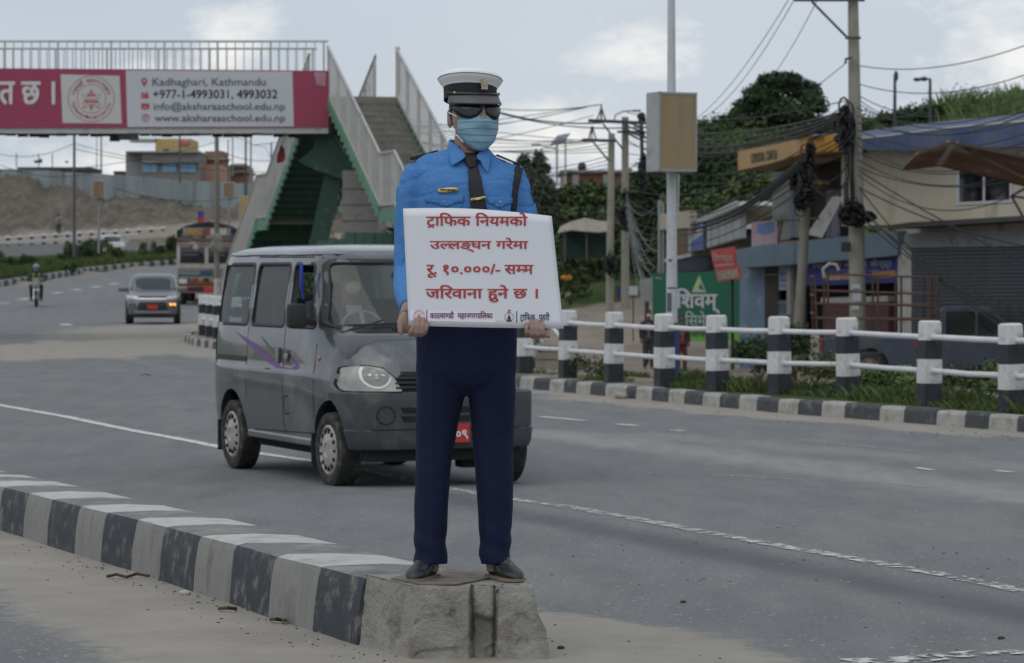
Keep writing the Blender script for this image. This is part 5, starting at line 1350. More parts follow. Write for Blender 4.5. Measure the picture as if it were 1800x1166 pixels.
# ---- generic small car
def car(name, label, loc, rz, L_, Wd, H_, paint, detail=True, amber=False, group=None):
    r = thing(name, label, 'car', loc, rz, group); hw = Wd / 2; k = H_ / 1.64; xf = L_ * .5; xr = -L_ * .5
    lv = dense([(.24 * k, xr + .12, xf - .12, hw - .10), (.34 * k, xr + .03, xf - .02, hw - .03), (.62 * k, xr, xf, hw), (.80 * k, xr + .02, xf - .05, hw), (.93 * k, xr + .06, xf - .16, hw - .01), (1.00 * k, xr + .08, xf - .38, hw - .02), (1.055 * k, xr + .09, xf - .78, hw - .04), (1.08 * k, xr + .10, xf - 1.02, hw - .06), (1.30 * k, xr + .22, xf - 1.32, hw - .12), (1.50 * k, xr + .36, xf - 1.60, hw - .19), (1.58 * k, xr + .48, xf - 1.78, hw - .25), (1.63 * k, xr + .80, xf - 2.1, hw - .40)], .05)
    ob = shell(lv, 110, lambda z: 4.2 + 1.5 * sm(1.0, 1.3, z / k), 7).build('temp', paint, None); bv = bvh_of(ob.data); bpy.data.objects.remove(ob)
    cu = [cyl(x, .34 * k, .42 * k, s_ * (hw + .2), s_ * (hw - .28), 28) for x in (xf - .86, xr + .80) for s_ in (-1, 1)]
    me = bool_cut(shell(lv, 110, lambda z: 4.2 + 1.5 * sm(1.0, 1.3, z / k), 7), cu); mesh_obj('body', me, paint, r, True, 30)
    put_decal('windscreen', bv, rpoly([(-hw + .16, 1.10 * k), (hw - .16, 1.10 * k), (hw - .27, 1.51 * k), (-hw + .27, 1.51 * k)], .05), front_ax, .004, GLD, r, step=.12)
    put_decal('rear_screen', bv, rpoly([(-hw + .2, 1.10 * k), (hw - .2, 1.10 * k), (hw - .3, 1.46 * k), (-hw + .3, 1.46 * k)], .05), rear_ax, .004, GLD, r, step=.15)
    for s_ in (-1, 1):
        put_decal('side_window', bv, rpoly([(xf - 1.30, 1.10 * k), (xr + 1.75, 1.10 * k), (xr + 1.78, 1.47 * k), (xf - 1.68, 1.48 * k)], .05), side_ax(s_), .004, GLD, r, step=.2)
        put_decal('side_window', bv, rpoly([(xr + 1.65, 1.10 * k), (xr + .48, 1.12 * k), (xr + .62, 1.46 * k), (xr + 1.68, 1.47 * k)], .05), side_ax(s_), .004, GLD, r, step=.2)
        m_ = MB(); m_.rbox((xf - 1.30, s_ * (hw + .06), 1.12 * k), (.12, .34, .16), .05); m_.build('wing_mirror', paint, r, smooth=True)
        h = put_decal('headlight', bv, rpoly(fpoly([(hw * .50, .80 * k), (hw * .93, .84 * k), (hw * .90, .94 * k), (hw * .52, .90 * k)], s_), .02), front_ax, .006, LAMP, r, step=.08)
        put_decal('lower_lamp', bv, rpoly(fpoly([(hw * .62, .60 * k), (hw * .82, .60 * k), (hw * .82, .68 * k), (hw * .60, .68 * k)], s_), .02), front_ax, .006, DARK if not (amber and s_ > 0) else ALAMP_ON, r, step=.08)
        put_decal('tail_light', bv, rpoly(fpoly([(hw * .60, .90 * k), (hw * .9, .90 * k), (hw * .86, 1.05 * k), (hw * .62, 1.05 * k)], s_), .02), rear_ax, .006, RLAMP, r, step=.1)
        for x in (xf - .86, xr + .80): wheel(r, x, s_ * (hw - .12), .33 * k, .33 * k, .20, s_, 7, M('alloy', (.25, .25, .26), .4, .1, metal=.6))
    put_decal('grille', bv, rpoly([(-hw * .48, .82 * k), (hw * .48, .82 * k), (hw * .46, .90 * k), (-hw * .46, .90 * k)], .02), front_ax, .008, DARK, r, step=.08)
    put_decal('chrome_bar', bv, rpoly([(-hw * .50, .80 * k), (hw * .50, .80 * k), (hw * .48, .835 * k), (-hw * .48, .835 * k)], .01), front_ax, .014, CHR, r, step=.08)
    put_decal('bumper_panel', bv, rpoly([(-hw * .55, .42 * k), (hw * .55, .42 * k), (hw * .48, .72 * k), (-hw * .48, .72 * k)], .04), front_ax, .005, DARK, r, step=.08)
    put_decal('lower_cladding', bv, [(-hw * .92, .27 * k), (hw * .92, .27 * k), (hw * .96, .40 * k), (-hw * .96, .40 * k)], front_ax, .004, DARK, r, step=.1)
    put_decal('skid_plate', bv, rpoly([(-hw * .62, .38 * k), (hw * .62, .38 * k), (hw * .66, .44 * k), (-hw * .66, .44 * k)], .01), front_ax, .009, M('skid_silver', (.22, .23, .24), .5, .1), r, step=.1)
    z_ = .56 * k; m_ = MB(); m_.box((xf + .01, 0, z_), (.02, .34, .13)); m_.build('number_plate', PLATE, r)
    m_ = MB(); m_.box((0, 0, .28 * k), (L_ * .86, Wd * .74, .14)); m_.build('underbody', UNDER, r)
    return r
ALAMP_ON = bpy.data.materials.new('amber_lit'); ALAMP_ON.use_nodes = True; b_ = ALAMP_ON.node_tree.nodes['Principled BSDF']; b_.inputs['Base Color'].default_value = (.8, .3, .03, 1); b_.inputs['Emission Color'].default_value = (1, .36, .05, 1); b_.inputs['Emission Strength'].default_value = 1.6
SILV = M('car_silver', (.15, .155, .17), .35, .06, 3, metal=.5, coat=.4)
pA = P(260, 575, 95.5)
car('car', 'silver compact car with one amber lamp lit, driving in front of the painted lorry', (pA.x, 97, road_z(97)), R(-84), 3.95, 1.79, 1.64, SILV, amber=True)
pB = P(203, 440, 205)
car('parked_car', 'pale car half hidden behind bushes on the far carriageway', (pB.x - .3, 205, P(203, 452, 205).z), R(-75), 4.0, 1.75, 1.55, M('car_white', (.45, .45, .43), .4, .05, 3))

# ---- painted lorry
pT = P(361, 545, 118)
lor = thing('lorry', 'colourfully painted cargo lorry with tarpaulin hood parked at the roadside', 'lorry', (pT.x + .05, 118, road_z(118)), R(-87))
LW = M('lorry_cream', (.42, .39, .34), .6, .12, 3, dirt=(.20, .16, .12), dirt_amt=.35, dscale=3); LR = M('lorry_red', (.22, .05, .04), .6, .15, 4); LB_ = M('lorry_blue', (.04, .055, .12), .6, .2, 4); LG = M('lorry_green', (.03, .09, .08), .6, .2, 4); LY = M('lorry_yellow', (.30, .19, .07), .7, .35, 5); LGR = M('lorry_grey', (.20, .19, .18), .7, .15, 4); LDK = M('lorry_dark', (.025, .025, .03), .8, .2, 3); TARP = M('tarpaulin_black', (.022, .024, .026), .85, .2, 2)
def lb(name, c, d, m, r=0, par=None):
    x = MB(); (x.rbox(c, d, r) if r else x.box(c, d)); return x.build(name, m, par or lor, smooth=bool(r))
lb('cab', (-.75, 0, 1.62), (1.5, 2.36, 1.60), LW, .08); lb('nose', (.05, 0, 1.18), (.30, 2.30, .62), LGR, .06)
for s_ in (-1, 1):
    lb('windscreen_pane', (.012, s_ * .56, 1.98), (.03, .98, .66), GLD, .01); lb('pane_frame', (.004, s_ * .56, 1.98), (.02, 1.10, .80), LW, .005)
    lb('door_panel', (-.7, s_ * 1.185, 1.5), (1.0, .02, 1.1), LW, .01); lb('side_pane', (-.6, s_ * 1.19, 2.02), (.7, .03, .5), GLD)
    lb('headlight', (.21, s_ * .92, .93), (.05, .32, .20), LAMP, .02); lb('mirror', (.12, s_ * 1.42, 1.75), (.06, .16, .34), LDK, .02)
    m_ = MB(); m_.bar((.05, s_ * 1.18, 1.9), (.12, s_ * 1.42, 1.9), .03); m_.build('mirror_arm', LDK, lor)
    for x, y in ((-.55, .98), (-4.2, .90), (-5.3, .90)): wheel(lor, x, s_ * y, .48, .48, .28, s_, 8, LGR)
    for q_ in range(4):
        lb('painted_panel', (.215, s_ * (.22 + .26 * q_), .99 if q_ < 3 else 1.16), (.03, .20, .14), (LY, LR, LB_, LG)[q_], .005)
lb('visor_board', (-.10, 0, 2.58), (.35, 2.30, .20), M('lorry_brown', (.09, .075, .065), .7, .3, 4), .03); lb('visor_stripe', (.085, 0, 2.44), (.04, 2.36, .07), M('lorry_pink', (.33, .20, .17), .7, .2, 4)); lb('top_board', (-.20, 0, 2.90), (.10, 1.9, .34), LGR, .02); lb('top_board_picture', (-.14, .45, 2.90), (.03, .7, .24), LW); lb('top_board_picture', (-.14, -.5, 2.90), (.03, .6, .24), LY)
lb('top_board_picture', (-.14, .0, 2.92), (.035, .3, .26), LR)
lb('chrome_strip', (.21, 0, 1.42), (.04, 2.2, .12), LGR); lb('emblem', (.215, 0, 1.30), (.04, .5, .18), LB_, .01); lb('green_band', (.212, 0, 1.16), (.03, 2.26, .10), LG); lb('white_band', (.216, 0, 1.09), (.03, 2.2, .03), LW); lb('red_band', (.216, 0, .84), (.03, 2.3, .07), LR); lb('grille_panel', (.206, 0, 1.0), (.03, 1.0, .16), LDK)
lb('bumper', (.27, 0, .62), (.14, 2.36, .26), LDK, .03); lb('bumper_stripe', (.345, 0, .50), (.02, 2.34, .06), LR); lb('bumper_stripe', (.345, 0, .74), (.02, 2.34, .04), LY); lb('number_plate', (.35, .15, .62), (.02, .5, .18), PLATE)
lb('cargo_body', (-4.1, 0, 1.95), (5.0, 2.44, 1.75), LDK, .04); lb('chassis', (-3.2, 0, .75), (6.2, .9, .25), LDK)
m_ = MB(); m_.rings([[(x, y * 1.26, z + h_) for y, z in ((-1, 2.5), (-1.0, 2.95), (-.75, 3.12), (-.35, 3.25), (0, 3.30), (.35, 3.24), (.75, 3.10), (1.0, 2.92), (1, 2.5))] for x, h_ in ((-1.35, .02), (-2.4, .08), (-3.6, .0), (-4.8, .06), (-6.6, .0))]); m_.build('tarpaulin_hood', TARP, lor, smooth=True)
lb('hood_front', (-1.33, 0, 2.78), (.04, 2.1, .5), LDK)
for y, m in ((-.9, LG), (-.45, LY), (.1, LW), (.55, LR), (.9, LB_)): lb('painted_panel', (-1.29, y, 2.72), (.03, .34, .3), m, .005)
m_ = MB(); m_.tube([(-.9, -.35, 2.7), (-.9, -.35, 3.75)], .02, 6); m_.build('flag_pole', LDK, lor)
m_ = MB(); m_.prism([(-.02, 3.72), (.30, 3.56), (-.02, 3.40)], -.35, -.33, Matrix.Rotation(R(70), 4, 'Z') @ Matrix.Translation((-.6, .6, 0))); 
fo = MB(); fo.box((-.9, -.25, 3.62), (.01, .20, .26)); fo.build('flag', M('flag_blue', (.06, .05, .32), .8, .1), lor); fo = MB(); fo.box((-.9, -.25, 3.40), (.01, .24, .20)); fo.build('flag', M('flag_red', (.45, .04, .05), .8, .1), lor)
m_ = MB(); ell(m_, (.0, -.55, 2.42), .10, .26, .12); ell(m_, (.02, -.42, 2.30), .08, .14, .14)
m_.build('cloth_bundle', LW, lor, smooth=True)

# ---- motorbike and rider
pM = P(64, 537, 116)
bk = thing('motorbike', 'small red and white motorbike coming along the left lane', 'motorbike', (pM.x, 116, road_z(116)), R(-83))
MRD = M('bike_red', (.30, .02, .02), .35, .1, 5, coat=.4); MWH = M('bike_white', (.26, .26, .26), .4, .05, 5)
for x in (.62, -.62):
    e = bpy.data.objects.new('wheel', None); link(e, bk); e.location = (x, 0, .30); T = Matrix.Rotation(R(90), 4, 'X')
    mb = MB(); mb.lathe([(.245 + .055 * math.cos(a), .048 * math.sin(a)) for a in [k * math.pi / 4 for k in range(8)]], T, 24, True); mb.build('tyre', RUB, e, smooth=True)
    mb = MB(); mb.lathe([(.20, -.02), (.20, .02), (.03, .04), (.03, -.04)], T, 16, True); mb.build('rim', CHR, e)
m_ = MB(); m_.tube([(.62, .07, .30), (.48, .07, .72), (.42, .05, .98)], .022, 8); m_.tube([(.62, -.07, .30), (.48, -.07, .72), (.42, -.05, .98)], .022, 8); m_.build('fork', CHR, bk, smooth=True)
m_ = MB(); m_.rings([[(x, w * math.cos(a), z + h_ * math.sin(a)) for a in [k * math.pi / 5 for k in range(10)]] for x, w, z, h_ in ((.42, .05, .80, .06), (.25, .12, .84, .10), (.0, .13, .84, .10), (-.15, .08, .78, .06))]); m_.build('fuel_tank', LDK, bk, smooth=True)
m_ = MB(); m_.rbox((.52, 0, .88), (.16, .30, .26), .05); m_.build('front_cowl', MWH, bk, smooth=True); m_ = MB(); m_.rbox((.60, 0, .86), (.05, .17, .14), .03); m_.build('headlight', MWH, bk, smooth=True); m_ = MB(); m_.rbox((.56, 0, 1.05), (.04, .22, .16), .02, ); m_.build('windshield', MWH, bk, smooth=True)
m_ = MB(); m_.rbox((.62, 0, .62), (.30, .12, .06), .02); m_.build('mudguard', MRD, bk, smooth=True); m_ = MB(); m_.rbox((-.35, 0, .80), (.62, .24, .10), .04); m_.build('saddle', LDK, bk, smooth=True)
m_ = MB(); m_.rbox((.0, 0, .42), (.46, .24, .34), .06); m_.build('engine', LDK, bk, smooth=True); m_ = MB(); m_.tube([(.40, -.36, 1.02), (.46, -.12, 1.0), (.46, .12, 1.0), (.40, .36, 1.02)], .018, 8); m_.build('handlebar', LDK, bk, smooth=True)
m_ = MB(); m_.tube([(.1, -.14, .3), (-.5, -.16, .32), (-.8, -.16, .4)], .04, 8); m_.build('exhaust', CHR, bk, smooth=True)
for s_ in (-1, 1): m_ = MB(); m_.tube([(.42, s_ * .25, 1.02), (.40, s_ * .34, 1.18)], .008, 6); ell(m_, (.40, s_ * .35, 1.22), .02, .06, .04, n=10, m=6); m_.build('mirror', LDK, bk, smooth=True)
rd = thing('person', 'motorbike rider in helmet, face mask and dark jacket with green bands', 'person', (pM.x, 116, road_z(116) + .82), R(-83))
figure_body([('t', [(-.25, 0, 0), (-.22, 0, .25), (-.12, 0, .46), (-.10, 0, .52)], [.15, .17, .18, .08]), ('t', [(-.10, 0, .50), (-.06, 0, .62)], [.06, .06]), ('e', (-.04, 0, .70), (.10, .08, .12)),
             ('t', [(-.14, .20, .46), (.08, .34, .26), (.36, .35, .22)], [.065, .055, .04]), ('t', [(-.14, -.20, .46), (.08, -.34, .26), (.36, -.35, .22)], [.065, .055, .04]), ('e', (.40, .35, .21), (.05, .04, .04)), ('e', (.40, -.35, .21), (.05, .04, .04)),
             ('t', [(-.22, .12, .02), (.20, .20, .0), (.05, .20, -.42), (.05, .20, -.52)], [.10, .085, .06, .05]), ('t', [(-.22, -.12, .02), (.20, -.20, .0), (.05, -.20, -.42), (.05, -.20, -.52)], [.10, .085, .06, .05]), ('e', (.12, .20, -.55), (.13, .05, .05)), ('e', (.12, -.20, -.55), (.13, .05, .05))], CL_DARK, rd, .024)
m_ = MB(); ell(m_, (-.03, 0, .73), .145, .125, .145); m_.build('helmet', M('helmet_white', (.20, .21, .22), .3, .1), rd, smooth=True)
m_ = MB(); ell(m_, (.055, 0, .70), .07, .085, .05); m_.build('visor', GLD, rd, smooth=True); m_ = MB(); ell(m_, (.05, 0, .64), .055, .06, .05); m_.build('face_mask', MASKM, rd, smooth=True)
HV = M('hi_vis_green', (.25, .50, .08), .7, .1, 6)
for s_ in (-1, 1): m_ = MB(); m_.tube([(.055, s_ * .11, .48), (-.02, s_ * .12, .30), (-.05, s_ * .13, .10)], .028, 6); m_.build('green_band', HV, rd, smooth=True)
m_ = MB(); m_.rbox((-.02, 0, .32), (.12, .12, .24), .03); m_.build('red_shirt', M('shirt_rust', (.14, .03, .03), .8, .2), rd, smooth=True)
# ================================================================== footbridge
class VP:
    """a vertical plane through two points given as photo column and distance"""
    def __init__(s, pa, da, pb, db):
        a, b = P(pa, 500, da), P(pb, 500, db); s.a = Vector((a.x, a.y)); t = Vector((b.x - a.x, b.y - a.y)).normalized(); s.t = t; s.n = Vector((t.y, -t.x)); 
        if s.n.y > 0: s.n = -s.n
    def pt(s, px, py, off=0.0):
        d = ray(px, py); o = s.a + s.n * off; k = o.dot(s.n) / (d.x * s.n.x + d.y * s.n.y); return Vector((0, 0, CAM_H)) + d * k
    def slab(s, mb, poly, off=0.0, th=.1):
        v = [s.pt(x, y, off) for x, y in poly]; k = len(v); nn = Vector((s.n.x, s.n.y, 0)); b = [p - nn * th for p in v]
        mb.add(v + b, [tuple(range(k)), tuple(range(2 * k - 1, k - 1, -1))] + [(i, k + i, k + (i + 1) % k, (i + 1) % k) for i in range(k)]); return mb
    def fn(s, off): return lambda a, b: s.pt(a, b, off)
def worigin(o):
    v = Vector(o.location)
    while o.parent is not None: o = o.parent; v += Vector(o.location)
    return v
def rel(root): return Matrix.Translation(-worigin(root))
def rect(x0, y0, x1, y1): return [(x0, y0), (x1, y0), (x1, y1), (x0, y1)]
def part(root, name, vp, poly, mat, off=0.0, th=.1):
    m_ = MB(rel(root)); vp.slab(m_, poly, off, th); return m_.build(name, mat, root)
def words_on(root, vp, s, x0, x1, yb, yt, mat, off, bold=0, eps=.0012, base=None):
    m_ = MB(rel(root)); put_text(m_, s, x0, x1, yb, yt, vp.fn(off), bold, base=base, nrm=(vp.n.x, vp.n.y, 0), eps=eps); return m_.build('lettering', mat, root, fix=False)

BR = VP(0, 75, 577, 75)
br0 = P(300, 500, 76); br0.z = 0
bridge = thing('footbridge', 'steel footbridge over the road with railed stair flights and green stringers', 'footbridge', br0)
rB = rel(bridge)
GALV = M('galvanised', (.44, .435, .41), .55, .12, 3, metal=.35, dirt=(.22, .19, .15), dirt_amt=.25, dscale=3)
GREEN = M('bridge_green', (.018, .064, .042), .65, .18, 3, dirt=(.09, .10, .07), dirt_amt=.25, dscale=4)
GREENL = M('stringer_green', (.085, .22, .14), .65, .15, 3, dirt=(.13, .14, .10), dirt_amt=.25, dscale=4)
CONC = M('concrete', (.26, .255, .235), .9, .14, 3, bump=.4, bscale=20, dirt=(.16, .15, .13), dirt_amt=.3, dscale=3)
STEP = M('step_concrete', (.20, .195, .165), .9, .16, 4, dirt=(.13, .12, .10), dirt_amt=.3, dscale=3)
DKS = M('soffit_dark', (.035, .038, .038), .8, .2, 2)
DZ = 6.14
XR = P(577, 200, 75).x; XL = P(-1150, 200, 75).x
m_ = MB(rB); m_.box(((XL + XR) / 2, 76.3, DZ - .12), (XR - XL, 2.5, .20)); m_.build('deck', CONC, bridge)
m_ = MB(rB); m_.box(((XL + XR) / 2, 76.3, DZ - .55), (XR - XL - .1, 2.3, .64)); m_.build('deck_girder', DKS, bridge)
m_ = MB(rB); m_.box(((XL + XR) / 2, 75.0, 5.29), (XR - XL, .16, .20)); m_.build('gutter', GALV, bridge)
m_ = MB(rB)
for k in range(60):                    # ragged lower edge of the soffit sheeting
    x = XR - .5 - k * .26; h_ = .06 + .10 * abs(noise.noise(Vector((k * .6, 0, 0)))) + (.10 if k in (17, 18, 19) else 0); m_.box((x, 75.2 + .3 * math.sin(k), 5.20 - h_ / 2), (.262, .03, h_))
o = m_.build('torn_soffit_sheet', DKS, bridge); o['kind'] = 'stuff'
m_ = MB(rB)
def rib(pts, w):
    for a, b in zip(pts, pts[1:]): m_.bar(P(*a), P(*b), w, .012)
rib([(405, 238, 75.1), (430, 247, 75), (448, 256, 74.9), (466, 259, 74.9), (473, 272, 74.9), (480, 292, 74.9)], .07); rib([(448, 255, 75), (470, 253, 74.8), (492, 250, 75), (507, 236, 75.1)], .12); m_.build('hanging_strip', GALV, bridge)
m_ = MB(rB); m_.add([P(493, 252, 75), P(506, 236, 75), P(505, 300, 75.1), P(500, 262, 75.05)], [(0, 1, 2, 3)]); m_.build('hanging_rag', M('rag', (.4, .4, .38), .9, .1), bridge)
m_ = MB(rB); m_.add([P(486, 276, 75.3), P(495, 250, 75.3), P(504, 262, 75.2), (P(500, 284, 75.2)), P(487, 288, 75.2)], [(0, 1, 2, 3, 4)]); m_.build('hanging_banner_scrap', M('scrap_red', (.16, .02, .03), .8, .4, 12), bridge)
def rail_run(pts, h0, h1, gap, bar, name_top='handrail', post_every=8, foot=None):
    """railing between base points pts (with z); bars are parts made from one shared mesh"""
    base_pts = [Vector(p) for p in pts]
    for a, b in zip(base_pts, base_pts[1:]):
        ln = (Vector((b.x, b.y)) - Vector((a.x, a.y))).length; n = max(1, int(ln / gap))
        m_ = MB(rB); m_.bar(a + Vector((0, 0, h1)), b + Vector((0, 0, h1)), .055, .05); m_.build(name_top, GALV, bridge)
        m_ = MB(rB); m_.bar(a + Vector((0, 0, h0)), b + Vector((0, 0, h0)), .03, .06); m_.build('bottom_rail', GALV, bridge)
        for i in range(n):
            p = a.lerp(b, (i + .5) / n); bar_at(p, h0, h1, post=(i % post_every == 0), w=bar)
BARS = {}
cnt = [0]
extra_bars = MB(rB)
def bar_at(p, h0, h1, post=False, w=.022):
    key = (round(h1 - h0, 2), post, w)
    if cnt[0] >= 290:
        ww = w * (2 if post else 1); extra_bars.box((p.x, p.y, p.z + (h0 + h1) / 2), (ww, .02, h1 - h0)); return
    if key not in BARS:
        mb = MB(); ww = w * (2 if post else 1); mb.box((0, 0, (h1 - h0) / 2), (ww, .02, h1 - h0)); o = mb.build('rail_bar', GALV, None); BARS[key] = o.data; bpy.data.objects.remove(o)
    o = bpy.data.objects.new('rail_bar', BARS[key]); link(o, bridge); o.location = Vector((p.x, p.y, p.z + h0)) - Vector(bridge.location); cnt[0] += 1
ZR = 7.52 - DZ
XRR = XR
rail_run([(XR, 75.02, DZ), (P(-30, 200, 75).x, 75.02, DZ)], .05, ZR, .222, .024, post_every=6)
rail_run([(XR - .45, 77.5, DZ), (P(-60, 200, 77.5).x, 77.5, DZ)], .05, ZR, .222, .024, post_every=6)
sdir = Vector((.263, -.965, 0)).normalized(); snrm = Vector((sdir.y, -sdir.x, 0)) * -1            # across the stair, to the right
if snrm.x < 0: snrm = -snrm
SWD = 1.74
def stair(org, d, prof, sign):
    """prof: list of (run, z); org is the left edge at the top seen from below"""
    rise_parts = 0
    lo = Vector(org)
    def pt(s, side, z): v = lo + d * s + snrm * (SWD * side); return Vector((v.x, v.y, z))
    for (s0, z0), (s1, z1) in zip(prof, prof[1:]):
        if abs(z1 - z0) < .01:
            m_ = MB(rB); m_.add([pt(s0, 0, z0), pt(s0, 1, z0), pt(s1, 1, z0), pt(s1, 0, z0)] + [pt(s0, 0, z0 - .14), pt(s0, 1, z0 - .14), pt(s1, 1, z0 - .14), pt(s1, 0, z0 - .14)], [(0, 1, 2, 3), (7, 6, 5, 4), (0, 1, 5, 4), (1, 2, 6, 5), (2, 3, 7, 6), (3, 0, 4, 7)]); m_.build('landing', STEP, bridge)
            for sd in (0, 1):
                m_ = MB(rB); m_.bar(pt(s0, sd, z0 - .20), pt(s1, sd, z0 - .20), .08, .26); m_.build('landing_edge', GREENL, bridge)
        else:
            n = int(round((z0 - z1) / .178)); ds = (s1 - s0) / n; dz = (z0 - z1) / n
            for k in range(n):
                a, z = s0 + k * ds, z0 - (k + 1) * dz
                def bx(sa, sb, za, zb, nm, mt, x0=0.0, x1=1.0):
                    m_ = MB(rB); m_.add([pt(sa, x0, za), pt(sa, x1, za), pt(sb, x1, za), pt(sb, x0, za), pt(sa, x0, zb), pt(sa, x1, zb), pt(sb, x1, zb), pt(sb, x0, zb)], [(3, 2, 1, 0), (4, 5, 6, 7), (0, 1, 5, 4), (1, 2, 6, 5), (2, 3, 7, 6), (3, 0, 4, 7)]); m_.build(nm, mt, bridge)
                bx(a + .02, a + ds + .03, z - .04, z, 'tread', STEP)
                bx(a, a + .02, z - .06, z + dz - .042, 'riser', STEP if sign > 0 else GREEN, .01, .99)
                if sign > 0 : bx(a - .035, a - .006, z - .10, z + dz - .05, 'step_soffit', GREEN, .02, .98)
            for sd, x0, x1 in ((0, -.035, -.004), (1, 1.004, 1.035)):
                m_ = MB(rB); up_, dn = [], []
                for k in range(n):
                    a, z = s0 + k * ds, z0 - (k + 1) * dz
                    dn += [(a + .02, z - .16), (a + .02, z - .16 - dz * .0), (a + ds + .02, z - .16)]
                    up_ += [(a, z + dz + .02), (a + ds, z + .02)]
                for k in range(n):
                    a, z = s0 + k * ds, z0 - (k + 1) * dz
                    quad_ = [(a, z + dz), (a + ds, z), (a + ds, z - .20), (a, z - .20)]
                    vs = [pt(s, xx, zz) for xx in (x0, x1) for s, zz in quad_]; m_.add(vs, [(0, 1, 2, 3), (7, 6, 5, 4), (0, 1, 5, 4), (1, 2, 6, 5), (2, 3, 7, 6), (3, 0, 4, 7)])
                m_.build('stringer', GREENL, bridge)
    for sd in (0, 1):
        rail_run([pt(s, sd * 1.02 - .01, z) for s, z in prof], .06, 1.26, .20, .034, post_every=6)
cnt[0] = 100
stair((XR, 75.05, 0), sdir, [(0, DZ), (6.0, 3.2), (7.5, 3.2), (13.7, .12)], 1)
of = Vector((XR, 77.55, 0)) - sdir * 0
far0 = Vector((P(546, 300, 77.7).x, 77.6, 0))
stair(far0, -sdir, [(0, DZ), (6.1, 3.2), (7.7, 3.2), (13.9, .12)], -1)
m_ = MB(rB); m_.add([(XR - .4, 75.0, DZ), (XR + SWD + .05, 75.4, DZ), (XR + SWD - .2, 78.3, DZ), (far0.x - .0, 77.6, DZ)] + [(XR - .4, 75.0, DZ - .15), (XR + SWD + .05, 75.4, DZ - .15), (XR + SWD - .2, 78.3, DZ - .15), (far0.x, 77.6, DZ - .15)], [(0, 1, 2, 3), (7, 6, 5, 4), (0, 1, 5, 4), (1, 2, 6, 5), (2, 3, 7, 6), (3, 0, 4, 7)]); m_.build('top_landing', STEP, bridge)
rail_run([(XR + SWD + .02, 75.5, DZ), (XR + SWD - .12, 78.0, DZ)], .06, 1.26, .155, .034)
if extra_bars.v:
    o = extra_bars.build('rail_bar', GALV, bridge); o['kind'] = 'stuff'
# pier, cross head and brace
BP = VP(400, 75.4, 800, 75.4)
part(bridge, 'cross_head', BP, [(556, 236), (585, 236), (607, 268), (640, 306), (628, 322), (592, 312), (548, 296), (524, 284), (550, 262)], GREEN, 0, 1.5)
part(bridge, 'brace', BP, [(572, 300), (600, 312), (566, 470), (534, 470)], GREEN, -.2, .5)
part(bridge, 'pier', VP(400, 73.6, 800, 73.6), [(602, 300), (664, 300), (664, 595), (602, 595)], CONC, 0, .7)
for y in (332, 360, 388, 416): part(bridge, 'pier_joint', VP(400, 73.6, 800, 73.6), rect(602, y, 664, y + 1.6), DKS, .004, .002)
m_ = MB(rB); m_.box((XL + 3, 76.3, 2.6), (1.0, 1.6, 5.3)); m_.build('pier', CONC, bridge)

# banner on the bridge
bn0 = P(300, 175, 74.85)
ban = thing('banner', 'long crimson and white school advertisement banner fixed along the footbridge', 'banner', bn0)
BV = VP(0, 74.86, 577, 74.86)
CRIM = M('banner_crimson', (.27, .033, .078), .55, .05, 1.0); PALE = M('banner_pale', (.45, .47, .49), .6, .03, 1); LOGOW = M('banner_logo_white', (.46, .46, .44), .6, .04, 1)
part(ban, 'backing', BV, [(-420, 117), (577, 124.5), (577.5, 223.5), (-420, 226)], CRIM, 0, .05)
part(ban, 'pale_panel', BV, [(221, 124), (514, 126), (516.5, 222.5), (224, 223.5)], PALE, .006, .006)
part(ban, 'logo_panel', BV, [(106.5, 131), (210, 133.5), (214, 217.5), (110, 216.5)], LOGOW, .006, .006)
part(ban, 'corner_label', BV, [(553, 128), (572.5, 128), (572, 151), (556, 149)], M('label_pink', (.45, .30, .33), .6, .05), .006, .006)
for k in range(5): part(ban, 'label_line', BV, rect(555, 131 + k * 4, 571, 132.5 + k * 4), CRIM, .009, .002)
BINK = M('banner_ink', (.10, .115, .14), .6, 0); BRED = M('banner_red', (.36, .05, .07), .6, 0); BW = M('banner_white', (.55, .55, .55), .6, 0)
words_on(ban, BV, 'Kadhaghari, Kathmandu', 268, 467, 155, 137.5, BINK, .010, .008)
words_on(ban, BV, '+977-1-4993031, 4993032', 269, 487.5, 175.5, 158, BINK, .010, .008)
words_on(ban, BV, 'info@aksharaaschool.edu.np', 270, 501, 197.5, 180, BINK, .010, .008)
words_on(ban, BV, 'www.aksharaaschool.edu.np', 271.5, 501.5, 217.5, 201.5, BINK, .010, .008)
words_on(ban, BV, 'त छ ।', -2, 97, 184.5, 143.5, BW, .010, .03)
words_on(ban, BV, 'सुनिश्चि', -190, -30, 188, 136, BW, .010, .03)
m_ = MB(rel(ban)); seal(m_, 160.5, 174, 41, BV.fn(.010)); o = m_.build('seal', M('banner_seal', (.40, .14, .15), .6, 0), ban, fix=False)
def icon(name, polys, mat=BRED, off=.010):
    m_ = MB(rel(ban))
    for pl in polys: m_.add([BV.pt(a, b, off) for a, b in pl], [tuple(range(len(pl)))])
    return m_.build(name, mat, ban, fix=False)
icon('pin_icon', [[(253.5 + 5.6 * math.cos(R(a)), 142.5 + 5.6 * math.sin(R(a))) for a in range(-200, 21, 20)] + [(253.5, 153.5)]]); icon('pin_icon_hole', [[(253.5 + 2.2 * math.cos(R(a)), 142 + 2.2 * math.sin(R(a))) for a in range(0, 360, 40)]], PALE, .012)
icon('phone_icon', [rect(248.5, 162.5, 252, 173.5), [(253, 165), (261, 165), (261, 173.5), (253, 173.5)]]); icon('phone_icon_key', [rect(254, 162.3, 260, 164)])
